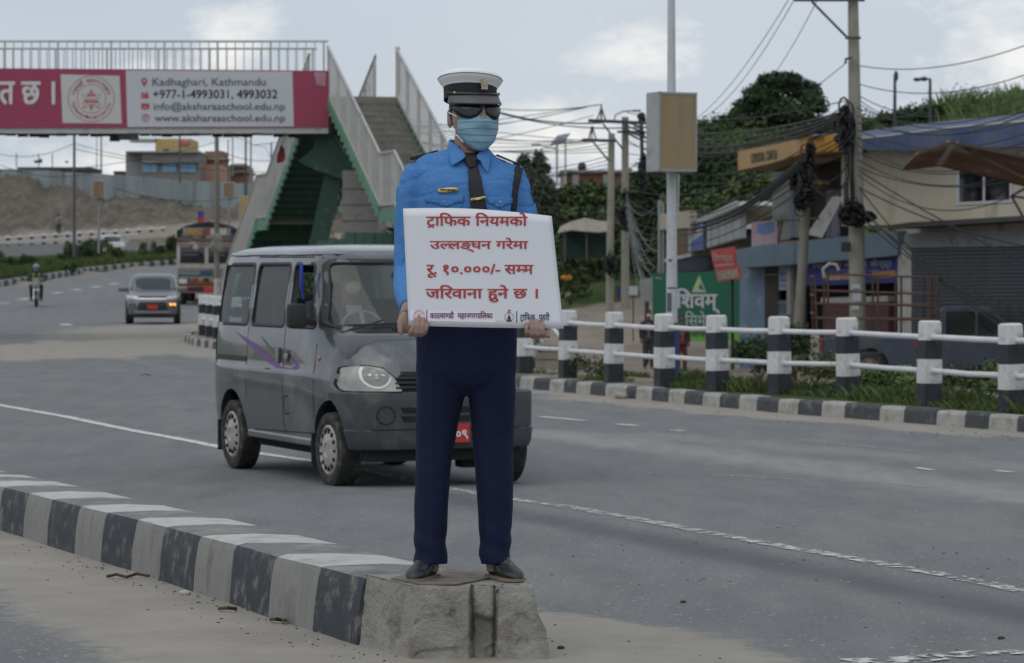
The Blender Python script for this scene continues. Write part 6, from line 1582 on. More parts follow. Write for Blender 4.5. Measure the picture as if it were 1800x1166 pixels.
icon('mail_icon', [[(248, 182), (262.5, 182), (262.5, 192), (255, 187.5), (248, 192)]]); icon('mail_icon_flap', [[(248, 193), (255, 189), (262.5, 193), (262.5, 192.9)]])
m_ = MB(rel(ban)); ringpx(m_, 256, 207.5, 6.0, 7.2, BV.fn(.010), 20); o = m_.build('globe_icon', BRED, ban, fix=False)
icon('globe_icon_line', [rect(249.5, 206.9, 262.5, 208.1)]); icon('globe_icon_line', [rect(255.4, 201, 256.6, 214)]); icon('globe_icon_line', [rect(251, 203.6, 261, 204.4)])

# ================================================================== right-hand side: shops, signs, poles
def plane_thing(name, label, cat, px, py, d, group=None):
    p = P(px, py, d); return thing(name, label, cat, p, 0, group)
def gnd(px, d): x = P(px, 500, d).x; return gz(x, d)
CREAM = M('cream_wall', (.54, .495, .39), .88, .08, .6, dirt=(.27, .24, .18), dirt_amt=.22, dscale=.8, stretch=(1, 1, .4))
TARPB = M('tarp_blue', (.045, .07, .15), .75, .35, 1.2, dirt=(.09, .10, .11), dirt_amt=.55, dscale=.9)
FASC = M('fascia_blue', (.105, .16, .20), .55, .08, 1.5, dirt=(.14, .155, .165), dirt_amt=.3, dscale=1)
SHUT = M('shutter_slate', (.060, .072, .085), .55, .12, 2, dirt=(.085, .075, .06), dirt_amt=.3, dscale=1.2, stretch=(1, 1, .3))
GREYP = M('grey_paint', (.22, .24, .235), .7, .1, 2, dirt=(.30, .29, .27), dirt_amt=.3)
WFR = M('white_frame', (.55, .56, .58), .5, .04, 3)
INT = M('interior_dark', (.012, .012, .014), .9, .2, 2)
C1 = VP(1478, 72, 1860, 63)
sh1 = plane_thing('shop_building', 'two storey cream building with blue tarpaulin roof edge and a wide slate shutter', 'building', 1650, 650, 70)
part(sh1, 'wall', C1, [(1479, 252), (1980, 190), (1980, 372), (1580, 395), (1479, 398)], CREAM, 0, 6)
part(sh1, 'ground_floor_wall', C1, [(1578, 393), (1980, 370), (1980, 690), (1578, 670)], CREAM, -.15, 5.5)
part(sh1, 'pillar', C1, [(1578, 430), (1602, 430), (1602, 660), (1578, 658)], M('pillar_white', (.42, .42, .39), .85, .08, 2, dirt=(.25, .23, .2), dirt_amt=.3), .02, .5)
m_ = MB(rel(sh1))
pts = [(1452, 247, 266), (1519, 245, 265), (1560, 241, 266), (1600, 235.5, 266), (1668, 227, 258), (1735, 221, 260), (1800, 215.5, 259), (1900, 205, 252), (1990, 196, 246)]
a_ = [C1.pt(x, y0_, .55) for x, y0_, y1_ in pts]; b_ = [C1.pt(x, y1_ + rnd.uniform(-1, 1), .62) for x, y0_, y1_ in pts]; c_ = [p + Vector((0, 4, .3)) for p in a_]
k = len(pts); m_.add(a_ + b_ + c_, [(i, i + 1, k + i + 1, k + i) for i in range(k - 1)] + [(2 * k + i, 2 * k + i + 1, i + 1, i) for i in range(k - 1)])
o = m_.build('tarpaulin', TARPB, sh1, fix=False); md = o.modifiers.new('t', 'SOLIDIFY'); md.thickness = .03
m_ = MB(rel(sh1)); m_.tube([p + Vector((0, -.03, .02)) for p in a_], .03, 6); m_.build('roof_edge_pipe', GALV, sh1)
w_ = part(sh1, 'window', C1, [(1681, 297), (1779, 292), (1779, 356), (1681, 361)], WFR, .03, .12)
part(w_, 'pane', C1, [(1686, 302), (1727, 300), (1727, 353.5), (1686, 355.5)], M('window_black', (.008, .009, .012), .1, .2, 3, spec=.8), .036, .02); part(w_, 'pane', C1, [(1731.5, 299.8), (1774, 297.5), (1774, 351), (1731.5, 353.3)], M('window_black', (0, 0, 0)), .036, .02)
part(sh1, 'canopy', C1, [(1560, 396), (1600, 391), (1990, 368), (1990, 376), (1600, 400), (1560, 402)], M('canopy_dark', (.05, .05, .048), .8, .2, 2), .7, .8)
part(sh1, 'shutter_box', C1, [(1590, 411), (1990, 396), (1990, 430), (1590, 436)], M('shutter_box_grey', (.20, .22, .21), .6, .12, 1, dirt=(.12, .10, .08), dirt_amt=.35), .12, .3)
for k in range(34):
    y0 = 437 + k * 6.6; part(sh1, 'shutter_slat', C1, [(1602, y0), (1990, y0 - 6 + k * .36), (1990, y0 - .9 + k * .36 + .2), (1602, y0 + 5.4)], SHUT, .06 + .0, .03)
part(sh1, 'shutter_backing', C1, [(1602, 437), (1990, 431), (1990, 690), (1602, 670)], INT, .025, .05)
# blue fronted shop to the left of it
C2 = VP(1288, 76, 1578, 70)
sh2 = plane_thing('clinic_shop', 'low shop with blue grey fascia and a blue Devanagari sign over its dark front', 'shop', 1440, 640, 73)
part(sh2, 'fascia', C2, [(1396, 425), (1578, 406), (1578, 449), (1396, 465)], FASC, .5, .5)
part(sh2, 'fascia', C2, [(1288, 440), (1330, 432), (1395.6, 425), (1395.6, 465), (1300, 471), (1288, 471)], FASC, .52, .5)
part(sh2, 'side_wall', C2, [(1300, 470), (1345, 467), (1345, 660), (1300, 655)], M('panel_blue', (.13, .20, .28), .7, .14, 1.5, dirt=(.30, .31, .33), dirt_amt=.25, dscale=3), .0, 1)
part(sh2, 'door', C2, [(1344, 468), (1368, 466), (1368, 655), (1344, 655)], M('door_brown', (.045, .035, .028), .7, .2, 3), .01, .1); part(sh2, 'door_frame', C2, rect(1343, 482, 1369, 484), GREYP, .03, .03)
part(sh2, 'notice_panel', C2, [(1369, 468), (1396, 465), (1396, 509), (1369, 511)], M('notice_blue', (.28, .36, .45), .6, .25, 6), .02, .05); 
for y in (480, 492, 502): part(sh2, 'notice_line', C2, rect(1371, y, 1394, y + 2), M('notice_ink', (.05, .10, .30), .6, .1), .026, .004)
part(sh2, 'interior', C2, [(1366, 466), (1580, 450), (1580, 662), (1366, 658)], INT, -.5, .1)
part(sh2, 'low_wall', C2, [(1368, 528), (1412, 526), (1412, 600), (1368, 600)], M('panel_slate', (.07, .10, .125), .6, .15, 2), .0, .1)
for y in (531, 552): part(sh2, 'low_wall_rail', C2, rect(1368, y, 1412, y + 2), GREYP, .02, .02)
sgn = part(sh2, 'sign_board', C2, [(1412, 463), (1578, 450), (1578, 497), (1412, 503)], M('sign_blue', (.020, .028, .15), .55, .12, 2), .25, .06)
part(sh2, 'sign_picture', C2, [(1452, 483), (1497, 480), (1497, 491), (1452, 493)], M('sign_pic_a', (.35, .22, .16), .6, .5, 9), .256, .004); part(sh2, 'sign_picture', C2, [(1533, 478), (1575, 475), (1575, 488), (1533, 490)], M('sign_pic_b', (.30, .16, .06), .6, .5, 9), .256, .004)
SW = M('sign_white', (.52, .52, .55), .6, 0)
words_on(sh2, C2, 'इन्द्र कोम उपचार केन्द्र', 1414, 1568, 472, 455.5, SW, .26, .02)
words_on(sh2, C2, 'यहाँ सबै प्रकारका उपचार गरिन्छ', 1455, 1545, 478.5, 473.5, M('sign_dim', (.28, .28, .36), .6, 0), .26, 0)
part(sh2, 'counter', C2, [(1443, 524), (1560, 520), (1560, 530), (1443, 534)], M('counter_white', (.34, .36, .34), .7, .1), .0, .5)
part(sh2, 'cabinet', C2, [(1448, 533), (1562, 530), (1562, 600), (1448, 600)], M('cabinet_maroon', (.075, .03, .028), .6, .2, 2), .0, .4)
part(sh2, 'post', C2, [(1382, 466), (1389, 465), (1391, 655), (1384, 655)], CONC, .3, .12)
# café on the upper terrace
C3 = VP(1297, 77, 1452, 72)
sh3 = plane_thing('cafe', 'upper floor cafe with curtained glass front under its long wooden sign', 'cafe', 1420, 420, 76)
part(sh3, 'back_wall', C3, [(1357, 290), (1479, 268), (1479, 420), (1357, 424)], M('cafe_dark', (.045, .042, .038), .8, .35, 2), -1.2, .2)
part(sh3, 'side_wall', C3, [(1357, 296), (1388, 292), (1388, 420), (1357, 424)], M('cafe_glass', (.17, .19, .165), .3, .25, 1.2), -1.0, .1)
for x, c in ((1388, (.21, .20, .27)), (1398, (.28, .28, .31)), (1452, (.16, .15, .22)), (1463, (.21, .20, .26))): part(sh3, 'curtain', C3, [(x, 335), (x + 10, 334), (x + 11, 416), (x, 418)], M('curtain_%d' % x, c, .85, .35, 6, stretch=(6, 1, .4)), -.9, .05)
part(sh3, 'lamp_shade', C3, rect(1430, 318, 1446, 324), M('shade_yellow', (.35, .28, .05), .6, .1), -.8, .2); part(sh3, 'red_trim', C3, rect(1432, 327, 1445, 330), M('trim_red', (.20, .04, .03), .6, .1), -.8, .1)
part(sh3, 'eave', C3, [(1297, 301), (1452, 273), (1500, 268), (1500, 262), (1452, 262), (1330, 284)], M('eave_brown', (.10, .055, .03), .7, .2), .0, 1.6)
part(sh3, 'roof_sheet', C3, [(1448, 248), (1500, 246), (1500, 254), (1448, 258)], GALV, .1, 3)
m_ = MB(rel(sh3)); a, b, c, d = C3.pt(1418, 412, .2), C3.pt(1445, 418, .2), C3.pt(1482, 346, .1), C3.pt(1462, 346, .1)
for k in range(8):
    t0, t1 = k / 8, (k + 1) / 8; m_.add([a.lerp(b, t0), a.lerp(b, t1), d.lerp(c, t1) + Vector((0, -.05 * (k % 2), 0)), d.lerp(c, t0) + Vector((0, -.05 * ((k + 1) % 2), 0))], [(0, 1, 2, 3)])
m_.build('loose_roof_sheet', GALV, sh3)
m_ = MB(rel(sh3))
for p in ((1365, 396), (1395, 392), (1425, 392), (1345, 440)): pass
m_.tube([C3.pt(1330, 392, .3), C3.pt(1440, 384, .3)], .025, 6); m_.tube([C3.pt(1376, 386, .3), C3.pt(1368, 428, .3)], .025, 6); m_.tube([C3.pt(1375, 386, .3), C3.pt(1345, 432, .3)], .02, 6); m_.build('terrace_railing', M('rail_rust', (.09, .06, .045), .7, .2), sh3)
cs = plane_thing('cafe_sign', 'long wooden cafe sign with orange end panel above the roofs', 'sign', 1370, 270, 76)
part(cs, 'wooden_board', C3, [(1297, 266.5), (1352, 256), (1410, 243), (1410, 270), (1352, 288), (1297, 300)], M('board_tan', (.36, .235, .10), .65, .12, 2, stretch=(3, 3, .5)), .6, 1.3)
part(cs, 'orange_panel', C3, [(1410.5, 242), (1449, 237), (1449, 266), (1410.5, 271)], M('panel_orange', (.55, .26, .03), .55, .08, 2), .62, 1.3)
m_ = MB(rel(cs)); put_text(m_, 'CRYSTAL CAFE &', 1320, 1365.5, 0, 1, lambda a, b: C3.pt(a, 287.5 - (a - 1320) * .19 - b * 16.5, .615), .03, nrm=(0, -1, 0), eps=.002); m_.build('lettering', M('letters_dark', (.02, .018, .02), .5, 0), cs, fix=False)
# rusty awning, near right
aw = plane_thing('awning', 'rusty corrugated gable awning on thin steel struts at the right edge', 'awning', 1790, 560, 54)
RUST = M('rust_sheet', (.12, .062, .042), .8, .3, 1.6, dirt=(.26, .25, .24), dirt_amt=.35, dscale=.9)
STRUT_ = M('strut_rust', (.06, .045, .038), .7, .2)
def corr(p0, p1, p2, p3, n, amp):
    """corrugated sheet: p0-p1 eave edge, p3-p2 ridge edge"""
    p0, p1, p2, p3 = map(Vector, (p0, p1, p2, p3)); nn = (p1 - p0).cross(p3 - p0).normalized(); vs = []
    for i in range(n * 2 + 1):
        t = i / (n * 2); o = nn * (amp if i % 2 else -amp); vs += [p0.lerp(p1, t) + o, p3.lerp(p2, t) + o]
    return vs, [(2 * i, 2 * i + 2, 2 * i + 3, 2 * i + 1) for i in range(n * 2)]
rf, rbk = P(1674, 250, 53), P(1651, 290, 55.5)
lf, lbk = P(1614, 268, 53), P(1585, 298, 55.5)
qf = P(1674 + 300, 312, 53); qb = P(1951, 362, 55.5)
for nm, q4, n in (('left_slope', (lf, lbk, rbk, rf), 6), ('right_slope', (rf, rbk, qb, qf), 6)):
    m_ = MB(rel(aw)); m_.add(*corr(*q4, n * 2, .022)); o = m_.build(nm, RUST, aw, fix=False); md = o.modifiers.new('t', 'SOLIDIFY'); md.thickness = .006
    m_ = MB(rel(aw)); m_.bar(q4[1], q4[2], .06, .05); m_.build('purlin', STRUT_, aw); m_ = MB(rel(aw)); m_.bar(q4[0], q4[3], .05, .05); m_.build('purlin', STRUT_, aw)
m_ = MB(rel(aw)); m_.bar(rf + Vector((0, -.02, .0)), rbk, .2, .03); m_.build('ridge_cap', GALV, aw)
m_ = MB(rel(aw)); c1_, c2_ = rf.lerp(qf, .08) - Vector((0, -.2, .05)), qf - Vector((0, -.2, .06))
for a, b in ((c1_, rf.lerp(qf, .50) - Vector((0, -.2, .42))), (rf.lerp(qf, .50) - Vector((0, -.2, .42)), rf.lerp(qf, .75) - Vector((0, -.2, .10))), (P(1778, 345, 53.2), P(1812, 325, 53.2)), (P(1778, 345, 53.2), P(1830, 352, 53.2)), (P(1778, 345, 53.2), P(1806, 395, 53.2)), (P(1806, 395, 53.2), P(1830, 420, 53.2))): m_.bar(a, b, .045)
m_.build('strut', M('strut_rust', (.06, .045, .038), .7, .2), aw)
m_ = MB(rel(aw)); m_.tube([P(1850, 345, 53.3), P(1850, 660, 53.3)], .05, 8); m_.tube([P(1950, 345, 57), P(1950, 640, 57)], .05, 8); m_.build('post', M('strut_rust', (0, 0, 0)), aw)

# signs and huts left of the shops
G1 = VP(1147, 80, 1302, 78)
bb_ = plane_thing('billboard', 'green cement billboard with white Devanagari letters and a pale triangle', 'billboard', 1225, 600, 80)
part(bb_, 'board', G1, [(1147, 481), (1303, 475), (1303, 577), (1147, 577)], M('board_green', (.012, .115, .068), .55, .08, 1), 0, .15)
part(bb_, 'lime_panel', G1, [(1147, 577.5), (1303, 577.5), (1303, 601), (1147, 600)], M('board_lime', (.15, .38, .06), .55, .08, 1), 0, .15)
part(bb_, 'triangle_logo', G1, [(1229, 484), (1241, 514), (1216, 514)], M('logo_pale', (.40, .45, .40), .6, .05), .004, .004); part(bb_, 'triangle_logo_inner', G1, [(1228.5, 489), (1236.5, 511), (1227, 505), (1223, 511), (1219, 511.5)], M('logo_lime', (.42, .50, .16), .6, .05), .010, .004); part(bb_, 'triangle_logo_core', G1, [(1231, 497), (1238, 511.5), (1228, 507)], M('board_green', (0, 0, 0)), .013, .002)
words_on(bb_, G1, 'िशवम्', 1188, 1266, 552, 507, SW, .008, .03)
words_on(bb_, G1, 'िसमे{न}ट', 1204, 1262, 574, 547, M('sign_white2', (.38, .46, .42), .6, 0), .008, .02)
words_on(bb_, G1, 'प{क}का घर', 1200, 1282, 593, 579, M('lime_ink', (.03, .13, .04), .6, 0), .008, .025)
words_on(bb_, G1, 'शिवम्', 1152, 1164, 492, 487, SW, .008, 0); words_on(bb_, G1, 'ISO 9001', 1176, 1190, 490, 487, SW, .008, 0)
m_ = MB(rel(bb_))
for x in (1158, 1295): m_.bar(G1.pt(x, 600, -.1), G1.pt(x, 640, -.1), .08)
m_.build('leg', DARK, bb_)
G2 = VP(1248, 74, 1300, 72)
rs = plane_thing('shop_sign', 'tilted red and white sign board on a thin black pole in front of the billboard', 'sign', 1275, 640, 74)
part(rs, 'red_board', G2, [(1248.5, 440), (1289, 434), (1292, 470), (1256, 474.5)], M('board_red', (.36, .045, .04), .55, .12, 3), 0, .06)
part(rs, 'lower_board', G2, [(1256.5, 474.5), (1298, 469.5), (1300.5, 490), (1262, 495.5)], M('board_red', (0, 0, 0)), 0, .06); part(rs, 'lower_picture', G2, [(1259, 477), (1296, 472.5), (1298, 487.5), (1264, 492.5)], M('pic_brown', (.24, .20, .15), .6, .45, 8), .004, .004)
words_on(rs, G2, 'िव{ण}ण{द^}स', 1253, 1289, 462, 445, M('sign_rose', (.50, .30, .28), .6, 0), .005, .02); part(rs, 'white_stripe', G2, [(1257, 466.5), (1289, 463), (1289.6, 465), (1257.5, 468.5)], M('sign_rose', (0, 0, 0)), .005, .004)
m_ = MB(rel(rs)); m_.bar(G2.pt(1287, 490, -.08), G2.pt(1288, 650, -.08), .06); m_.build('pole', DARK, rs)
G3 = VP(1210, 88, 1300, 82)
ct = plane_thing('kiosk', 'white corrugated kiosk with blue and red advert on its end and a raised sheet roof', 'kiosk', 1260, 440, 86)
part(ct, 'end_panel', G3, [(1209, 388), (1236, 385), (1236, 438), (1210, 442)], M('kiosk_white', (.40, .42, .42), .65, .12, 1.5, dirt=(.22, .24, .27), dirt_amt=.3), .0, .2)
part(ct, 'advert_blue', G3, [(1215, 425), (1236, 412), (1236, 437), (1214, 441)], M('advert_blue', (.06, .12, .32), .6, .2, 5), .01, .01); part(ct, 'advert_circle', G3, [(1226 + 5 * math.cos(k), 397 + 6 * math.sin(k)) for k in [i * .628 for i in range(10)]], M('advert_blue2', (.03, .10, .35), .6, .1), .01, .01); part(ct, 'advert_red', G3, [(1217, 402), (1224, 399), (1223, 408), (1218, 410)], M('board_red', (0, 0, 0)), .01, .01)
for k in range(10):
    x0, x1 = 1237 + k * 6.3, 1237 + (k + 1) * 6.3 - .5; part(ct, 'wall_sheet', G3, [(x0, 386 - (x0 - 1237) * .42), (x1, 386 - (x1 - 1237) * .42), (x1, 437 - (x1 - 1237) * .30), (x0, 437 - (x0 - 1237) * .30)], M('kiosk_white', (0, 0, 0)), .0 + .03 * (k % 2), .2)
part(ct, 'roof', G3, [(1226, 385), (1291, 354), (1301, 361), (1238, 389)], GALV, .25, 1.6); part(ct, 'post', G3, rect(1235, 385, 1238.5, 440), M('kiosk_blue', (.04, .07, .13), .6, .1), .06, .1)
part(ct, 'base', G3, [(1215, 440), (1300, 418), (1300, 432), (1215, 452)], M('base_dark', (.05, .045, .04), .8, .3, 3), -.2, 1)  # dark brown strip set back below the kiosk walls
G4 = VP(1158, 88, 1216, 87)
bs = plane_thing('beige_sign', 'blank beige sign board on two slim posts behind the white lamp post', 'sign', 1187, 440, 88)
part(bs, 'board', G4, [(1159, 377), (1214, 370), (1216, 400), (1160, 404)], M('board_beige', (.34, .30, .235), .7, .1, 2), 0, .25)
m_ = MB(rel(bs)); m_.bar(G4.pt(1160, 352, -.1), G4.pt(1160, 480, -.1), .09); m_.bar(G4.pt(1166, 356, -.1), G4.pt(1166, 480, -.1), .05); m_.build('post', GREYP, bs)
G5 = VP(1150, 92, 1330, 88)
hu = plane_thing('hut', 'brown timber hut with dark roof behind the green billboard', 'hut', 1235, 480, 90)
part(hu, 'wall', G5, [(1190, 405), (1256, 400), (1256, 480), (1190, 484)], M('hut_brown', (.13, .10, .065), .8, .2, 1.5, stretch=(4, 1, .5)), 0, 2.5)
part(hu, 'roof', G5, [(1160, 462), (1250, 444), (1262, 455), (1240, 474), (1165, 480)], M('hut_roof', (.035, .045, .07), .8, .2), .8, 2)
part(hu, 'roof_edge', G5, [(1160, 457), (1250, 437), (1251, 443), (1160, 463)], GALV, .85, .06)
hu2 = plane_thing('hut', 'orange brown hut wall between the white kiosk and the mural board', 'hut', 1300, 430, 87)
part(hu2, 'wall', G5, [(1258, 400), (1326, 396), (1326, 452), (1258, 458)], M('hut_orange', (.20, .095, .035), .75, .2, 1.5), .8, 2); part(hu2, 'window', G5, [(1298, 405), (1322, 404), (1322, 416), (1298, 417)], INT, .82, .02); part(hu2, 'awning', G5, [(1290, 396), (1327, 393), (1327, 402), (1290, 404)], WFR, .95, .4)
mu = plane_thing('mural_board', 'small pink and blue picture board standing on the shop fascia', 'board', 1343, 425, 76)
part(mu, 'board', C2, [(1321, 391), (1366, 387), (1366, 428), (1321, 434)], M('mural_pink', (.33, .24, .25), .65, .18, 3), .2, .06); part(mu, 'blue_picture', C2, [(1330, 393), (1362, 390), (1362, 408), (1346, 413), (1330, 410)], M('mural_blue', (.10, .15, .30), .65, .12, 3), .206, .01)
gp = plane_thing('leaning_sheet', 'grey green sheet panel leaning at the left edge of the billboard', 'panel', 1137, 600, 82)
part(gp, 'sheet', VP(1120, 83, 1150, 81), [(1124, 492), (1147, 488), (1147, 530), (1127, 532)], GREYP, 0, .08); part(gp, 'frame', VP(1120, 83, 1150, 81), rect(1133, 530, 1137, 640), DARK, 0, .06)
no = plane_thing('notice', 'small white notice nailed between the concrete poles and the sheet panel', 'notice', 1115, 520, 84)
part(no, 'paper', VP(1100, 84, 1130, 84), rect(1106, 503, 1121, 519), M('paper_white', (.45, .46, .50), .8, .06), 0, .03); part(no, 'stake', VP(1100, 84, 1130, 84), rect(1112, 519, 1114, 600), DARK, -.01, .03)
fl_ = plane_thing('cloth', 'blue and red cloth hanging beside the left concrete pole', 'cloth', 1087, 530, 98)
part(fl_, 'blue_part', VP(1080, 98, 1100, 98), rect(1084, 503, 1091, 526), M('cloth_blue', (.02, .03, .12), .8, .1), 0, .03); part(fl_, 'red_part', VP(1080, 98, 1100, 98), rect(1084, 526, 1091, 531), M('cloth_red', (.2, .02, .03), .8, .1), 0, .03)
# tarp hut on the bank
ht = plane_thing('tarp_hut', 'hut with sagging pale tarpaulin roof on the green bank left of the poles', 'hut', 1030, 440, 105)
H1 = VP(980, 105, 1075, 105)
m_ = MB(rel(ht)); rw = []
for k, (y0, y1) in enumerate(((0, 0), (0, 0))): pass
top_ = [(985, 398), (1003, 390), (1028, 383), (1052, 388), (1072, 390)]; bot_ = [(980, 409), (1003, 404), (1028, 406), (1052, 408), (1078, 405)]
A_ = [H1.pt(x, y, -1.5) for x, y in top_]; B_ = [H1.pt(x, y, .4) for x, y in bot_]; m_.add(A_ + B_, [(i, i + 1, 6 + i, 5 + i) for i in range(4)]); o = m_.build('tarpaulin', M('tarp_pale', (.27, .245, .20), .85, .22, 3), ht); md = o.modifiers.new('t', 'SOLIDIFY'); md.thickness = .04
part(ht, 'wall', H1, [(990, 405), (1070, 403), (1070, 450), (990, 455)], M('hut_teal', (.02, .045, .04), .85, .3, 3), -.8, 1.2)
for x in (992, 1030, 1066): part(ht, 'post', H1, rect(x, 404, x + 2.5, 460), M('timber', (.12, .09, .065), .8, .2), .2, .06)

# ---- poles
def pole(name, label, cat, px0, py0, px1, py1, d, r0, r1, mat, group=None, n=12):
    a, b = P(px0, py0, d), P(px1, py1, d); t = thing(name, label, cat, b, 0, group); m_ = MB(rel(t)); m_.tube([b, a.lerp(b, .5), a], [r1, (r0 + r1) / 2, r0], n); m_.build('shaft', mat, t, smooth=True); return t, a, b
POLEC = M('pole_concrete', (.27, .26, .215), .88, .14, 2, bump=.3, bscale=20, dirt=(.16, .15, .12), dirt_amt=.35, dscale=2.5, stretch=(1, 1, .3))
STEEL = M('steel_dark', (.045, .045, .048), .6, .15, 4)
BLK = M('cable_black', (.013, .013, .015), .7, .1, 4)
INS = M('insulator', (.09, .05, .04), .4, .15, 5)
d_ = 67
p1_, pa, pb_ = pole('utility_pole', 'tall leaning concrete utility pole in front of the cream building, wrapped in cables', 'utility pole', 1499, -30, 1509, 615, d_, .115, .20, POLEC)
m_ = MB(rel(p1_)); m_.bar(P(1395, 0, d_ - .2), P(1520, 0, d_ - .2), .07); m_.bar(P(1427, 3, d_ - .2), P(1490, 67, d_ - .2), .05); m_.bar(P(1486, 67, d_ - .25), P(1513, 67, d_ - .25), .06); m_.build('cross_arm', STEEL, p1_)
for y in (94, 99, 235, 334): m_ = MB(rel(p1_)); pc = pa.lerp(pb_, (y + 30) / 645); m_.lathe([(.155, -.02), (.155, .02)], Matrix.Translation(pc), 16); m_.build('band', M('band_pale', (.35, .35, .33), .6, 0), p1_)
m_ = MB(rel(p1_)); m_.tube([P(1496, 102, d_ - .2), P(1487, 104, d_ - .3), P(1486, 112, d_ - .3)], .03, 6); m_.build('insulator', STEEL, p1_)
m_ = MB(rel(p1_)); pc = P(1500, 512, d_ - .22)
for (x0, y0, x1, y1) in ((1497, 500, 1512, 510), (1499, 508, 1514, 530), (1497, 532, 1510, 545)): m_.add([P(x0, y0, d_ - .21), P(x1, y0, d_ - .21), P(x1, y1, d_ - .21), P(x0, y1, d_ - .21)], [(0, 1, 2, 3)])
m_.build('paper_bill', M('paper_white', (0, 0, 0)), p1_)
def tangle(root, cx, cy, rx, ry, d, n, rr, seed, mat=BLK):
    r_ = random.Random(seed); m_ = MB(rel(root))
    for i in range(n):
        a0 = r_.random() * 6.28; k = r_.randint(8, 14); x0, y0 = r_.gauss(0, .3), r_.gauss(0, .35); w, h = r_.uniform(.3, .8), r_.uniform(.25, .75); tw = r_.uniform(.7, 1.2)
        pts = [P(cx + rx * (x0 + w * math.cos(a0 + tw * j * .62)), cy + ry * (y0 + h * math.sin(a0 + tw * j * .62)), d + r_.uniform(-.25, .15)) for j in range(k)]
        m_.tube(pts, rr * r_.uniform(.6, 1.5), 5)
    o = m_.build('cable_coil', mat, root, smooth=True); o['kind'] = 'stuff'; return o
tangle(p1_, 1487, 215, 13, 32, d_ - .35, 34, .022, 1); tangle(p1_, 1483, 245, 12, 18, d_ - .35, 26, .024, 2); tangle(p1_, 1499, 375, 22, 22, d_ - .3, 26, .022, 3); tangle(p1_, 1525, 382, 12, 9, d_ - .3, 16, .026, 4)
m_ = MB(rel(p1_)); 
for k in range(7): x = 1486 + k * 2.5; m_.tube([P(x, 225 + 6 * k % 20, d_ - .3), P(x + rnd.uniform(-3, 3), 290, d_ - .28), P(x + 3 + rnd.uniform(-3, 3), 350, d_ - .28), P(x + 2, 392, d_ - .3)], .016, 5)
m_.build('down_cable', BLK, p1_, smooth=True)
m_ = MB(rel(p1_)); m_.rbox(P(1487, 434, d_ - .3), (.22, .14, .22), .02); m_.rbox(P(1487, 340, d_ - .3), (.10, .10, .55), .02); m_.build('junction_box', DARK, p1_)
p2_, pa2, pb2 = pole('utility_pole', 'shorter tilted concrete pole topped by a black knot of cables, left of the tall one', 'utility pole', 1424, 250, 1400, 640, 69, .095, .135, M('pole_dim', (.19, .18, .15), .88, .2, 2))
tangle(p2_, 1419, 300, 14, 46, 68.7, 30, .022, 5); tangle(p2_, 1412, 350, 19, 20, 68.6, 26, .026, 6); tangle(p2_, 1424, 262, 7, 16, 68.7, 20, .022, 7)
p3_, pa3, pb3 = pole('utility_pole', 'left of the two slim concrete poles carrying cross arms above the bank', 'utility pole', 1075, 235, 1071, 600, 100, .11, .14, POLEC)
p4_, pa4, pb4 = pole('utility_pole', 'right of the two slim concrete poles, taller and with a street lamp arm', 'utility pole', 1099, 206, 1099, 600, 103, .12, .15, POLEC)
m_ = MB(rel(p3_)); m_.bar(P(1024, 246, 99.7), P(1082, 248, 99.7), .10); m_.bar(P(1040, 247, 99.7), P(1041, 222, 99.7), .05); m_.bar(P(1034, 247, 99.7), P(1041, 222, 99.7), .05); m_.bar(P(1048, 247, 99.7), P(1041, 222, 99.7), .05); m_.bar(P(1043, 250, 99.7), P(1070, 283, 99.7), .06); m_.build('cross_arm', STEEL, p3_)
for x, y in ((1024, 240), (1041, 221), (1056, 240)): m_ = MB(rel(p3_)); m_.lathe([(.03, -.12), (.07, -.08), (.07, -.03), (.04, 0), (.07, .04), (.05, .1)], Matrix.Translation(P(x, y, 99.7)), 10); m_.build('insulator', INS, p3_)
m_ = MB(rel(p4_)); m_.bar(P(1034, 212, 102.7), P(1145, 217, 102.7), .11); m_.bar(P(1057, 213, 102.7), P(1057, 185, 102.7), .06); m_.bar(P(1049, 213, 102.7), P(1057, 190, 102.7), .05); m_.bar(P(1065, 213, 102.7), P(1057, 190, 102.7), .05); m_.bar(P(1060, 218, 102.7), P(1096, 264, 102.7), .06); m_.bar(P(1085, 232, 102.7), P(1125, 232, 102.7), .08); m_.build('cross_arm', STEEL, p4_)
m_ = MB(rel(p4_)); m_.tube([P(1079, 212, 102.6), P(1082, 202, 102.6), P(1096, 196, 102.6), P(1112, 195, 102.6)], .03, 6); m_.rbox(P(1119, 195, 102.6), (.30, .12, .08), .02); m_.build('street_lamp_arm', GREYP, p4_)
for x, y in ((1036, 203), (1057, 185), (1075, 204), (1087, 232), (1121, 205), (1131, 206)): m_ = MB(rel(p4_)); m_.lathe([(.03, -.14), (.08, -.09), (.08, -.03), (.04, 0), (.08, .04), (.06, .12)], Matrix.Translation(P(x, y, 102.7)), 10); m_.build('insulator', INS, p4_)
tangle(p3_, 1072, 465, 8, 18, 99.6, 22, .03, 8); tangle(p4_, 1099, 380, 7, 26, 102.6, 18, .03, 9); tangle(p4_, 1100, 345, 8, 10, 102.6, 12, .03, 10)
p5_, *_ = pole('utility_pole', 'thin dark pole with clustered insulators half hidden by the tan box sign', 'utility pole', 1127, 200, 1130, 330, 106, .06, .08, STEEL)
tangle(p5_, 1127, 208, 6, 7, 105.8, 16, .04, 11); tangle(p5_, 1128, 235, 4, 10, 105.8, 10, .03, 12); tangle(p5_, 1129, 300, 6, 30, 105.8, 18, .028, 13)
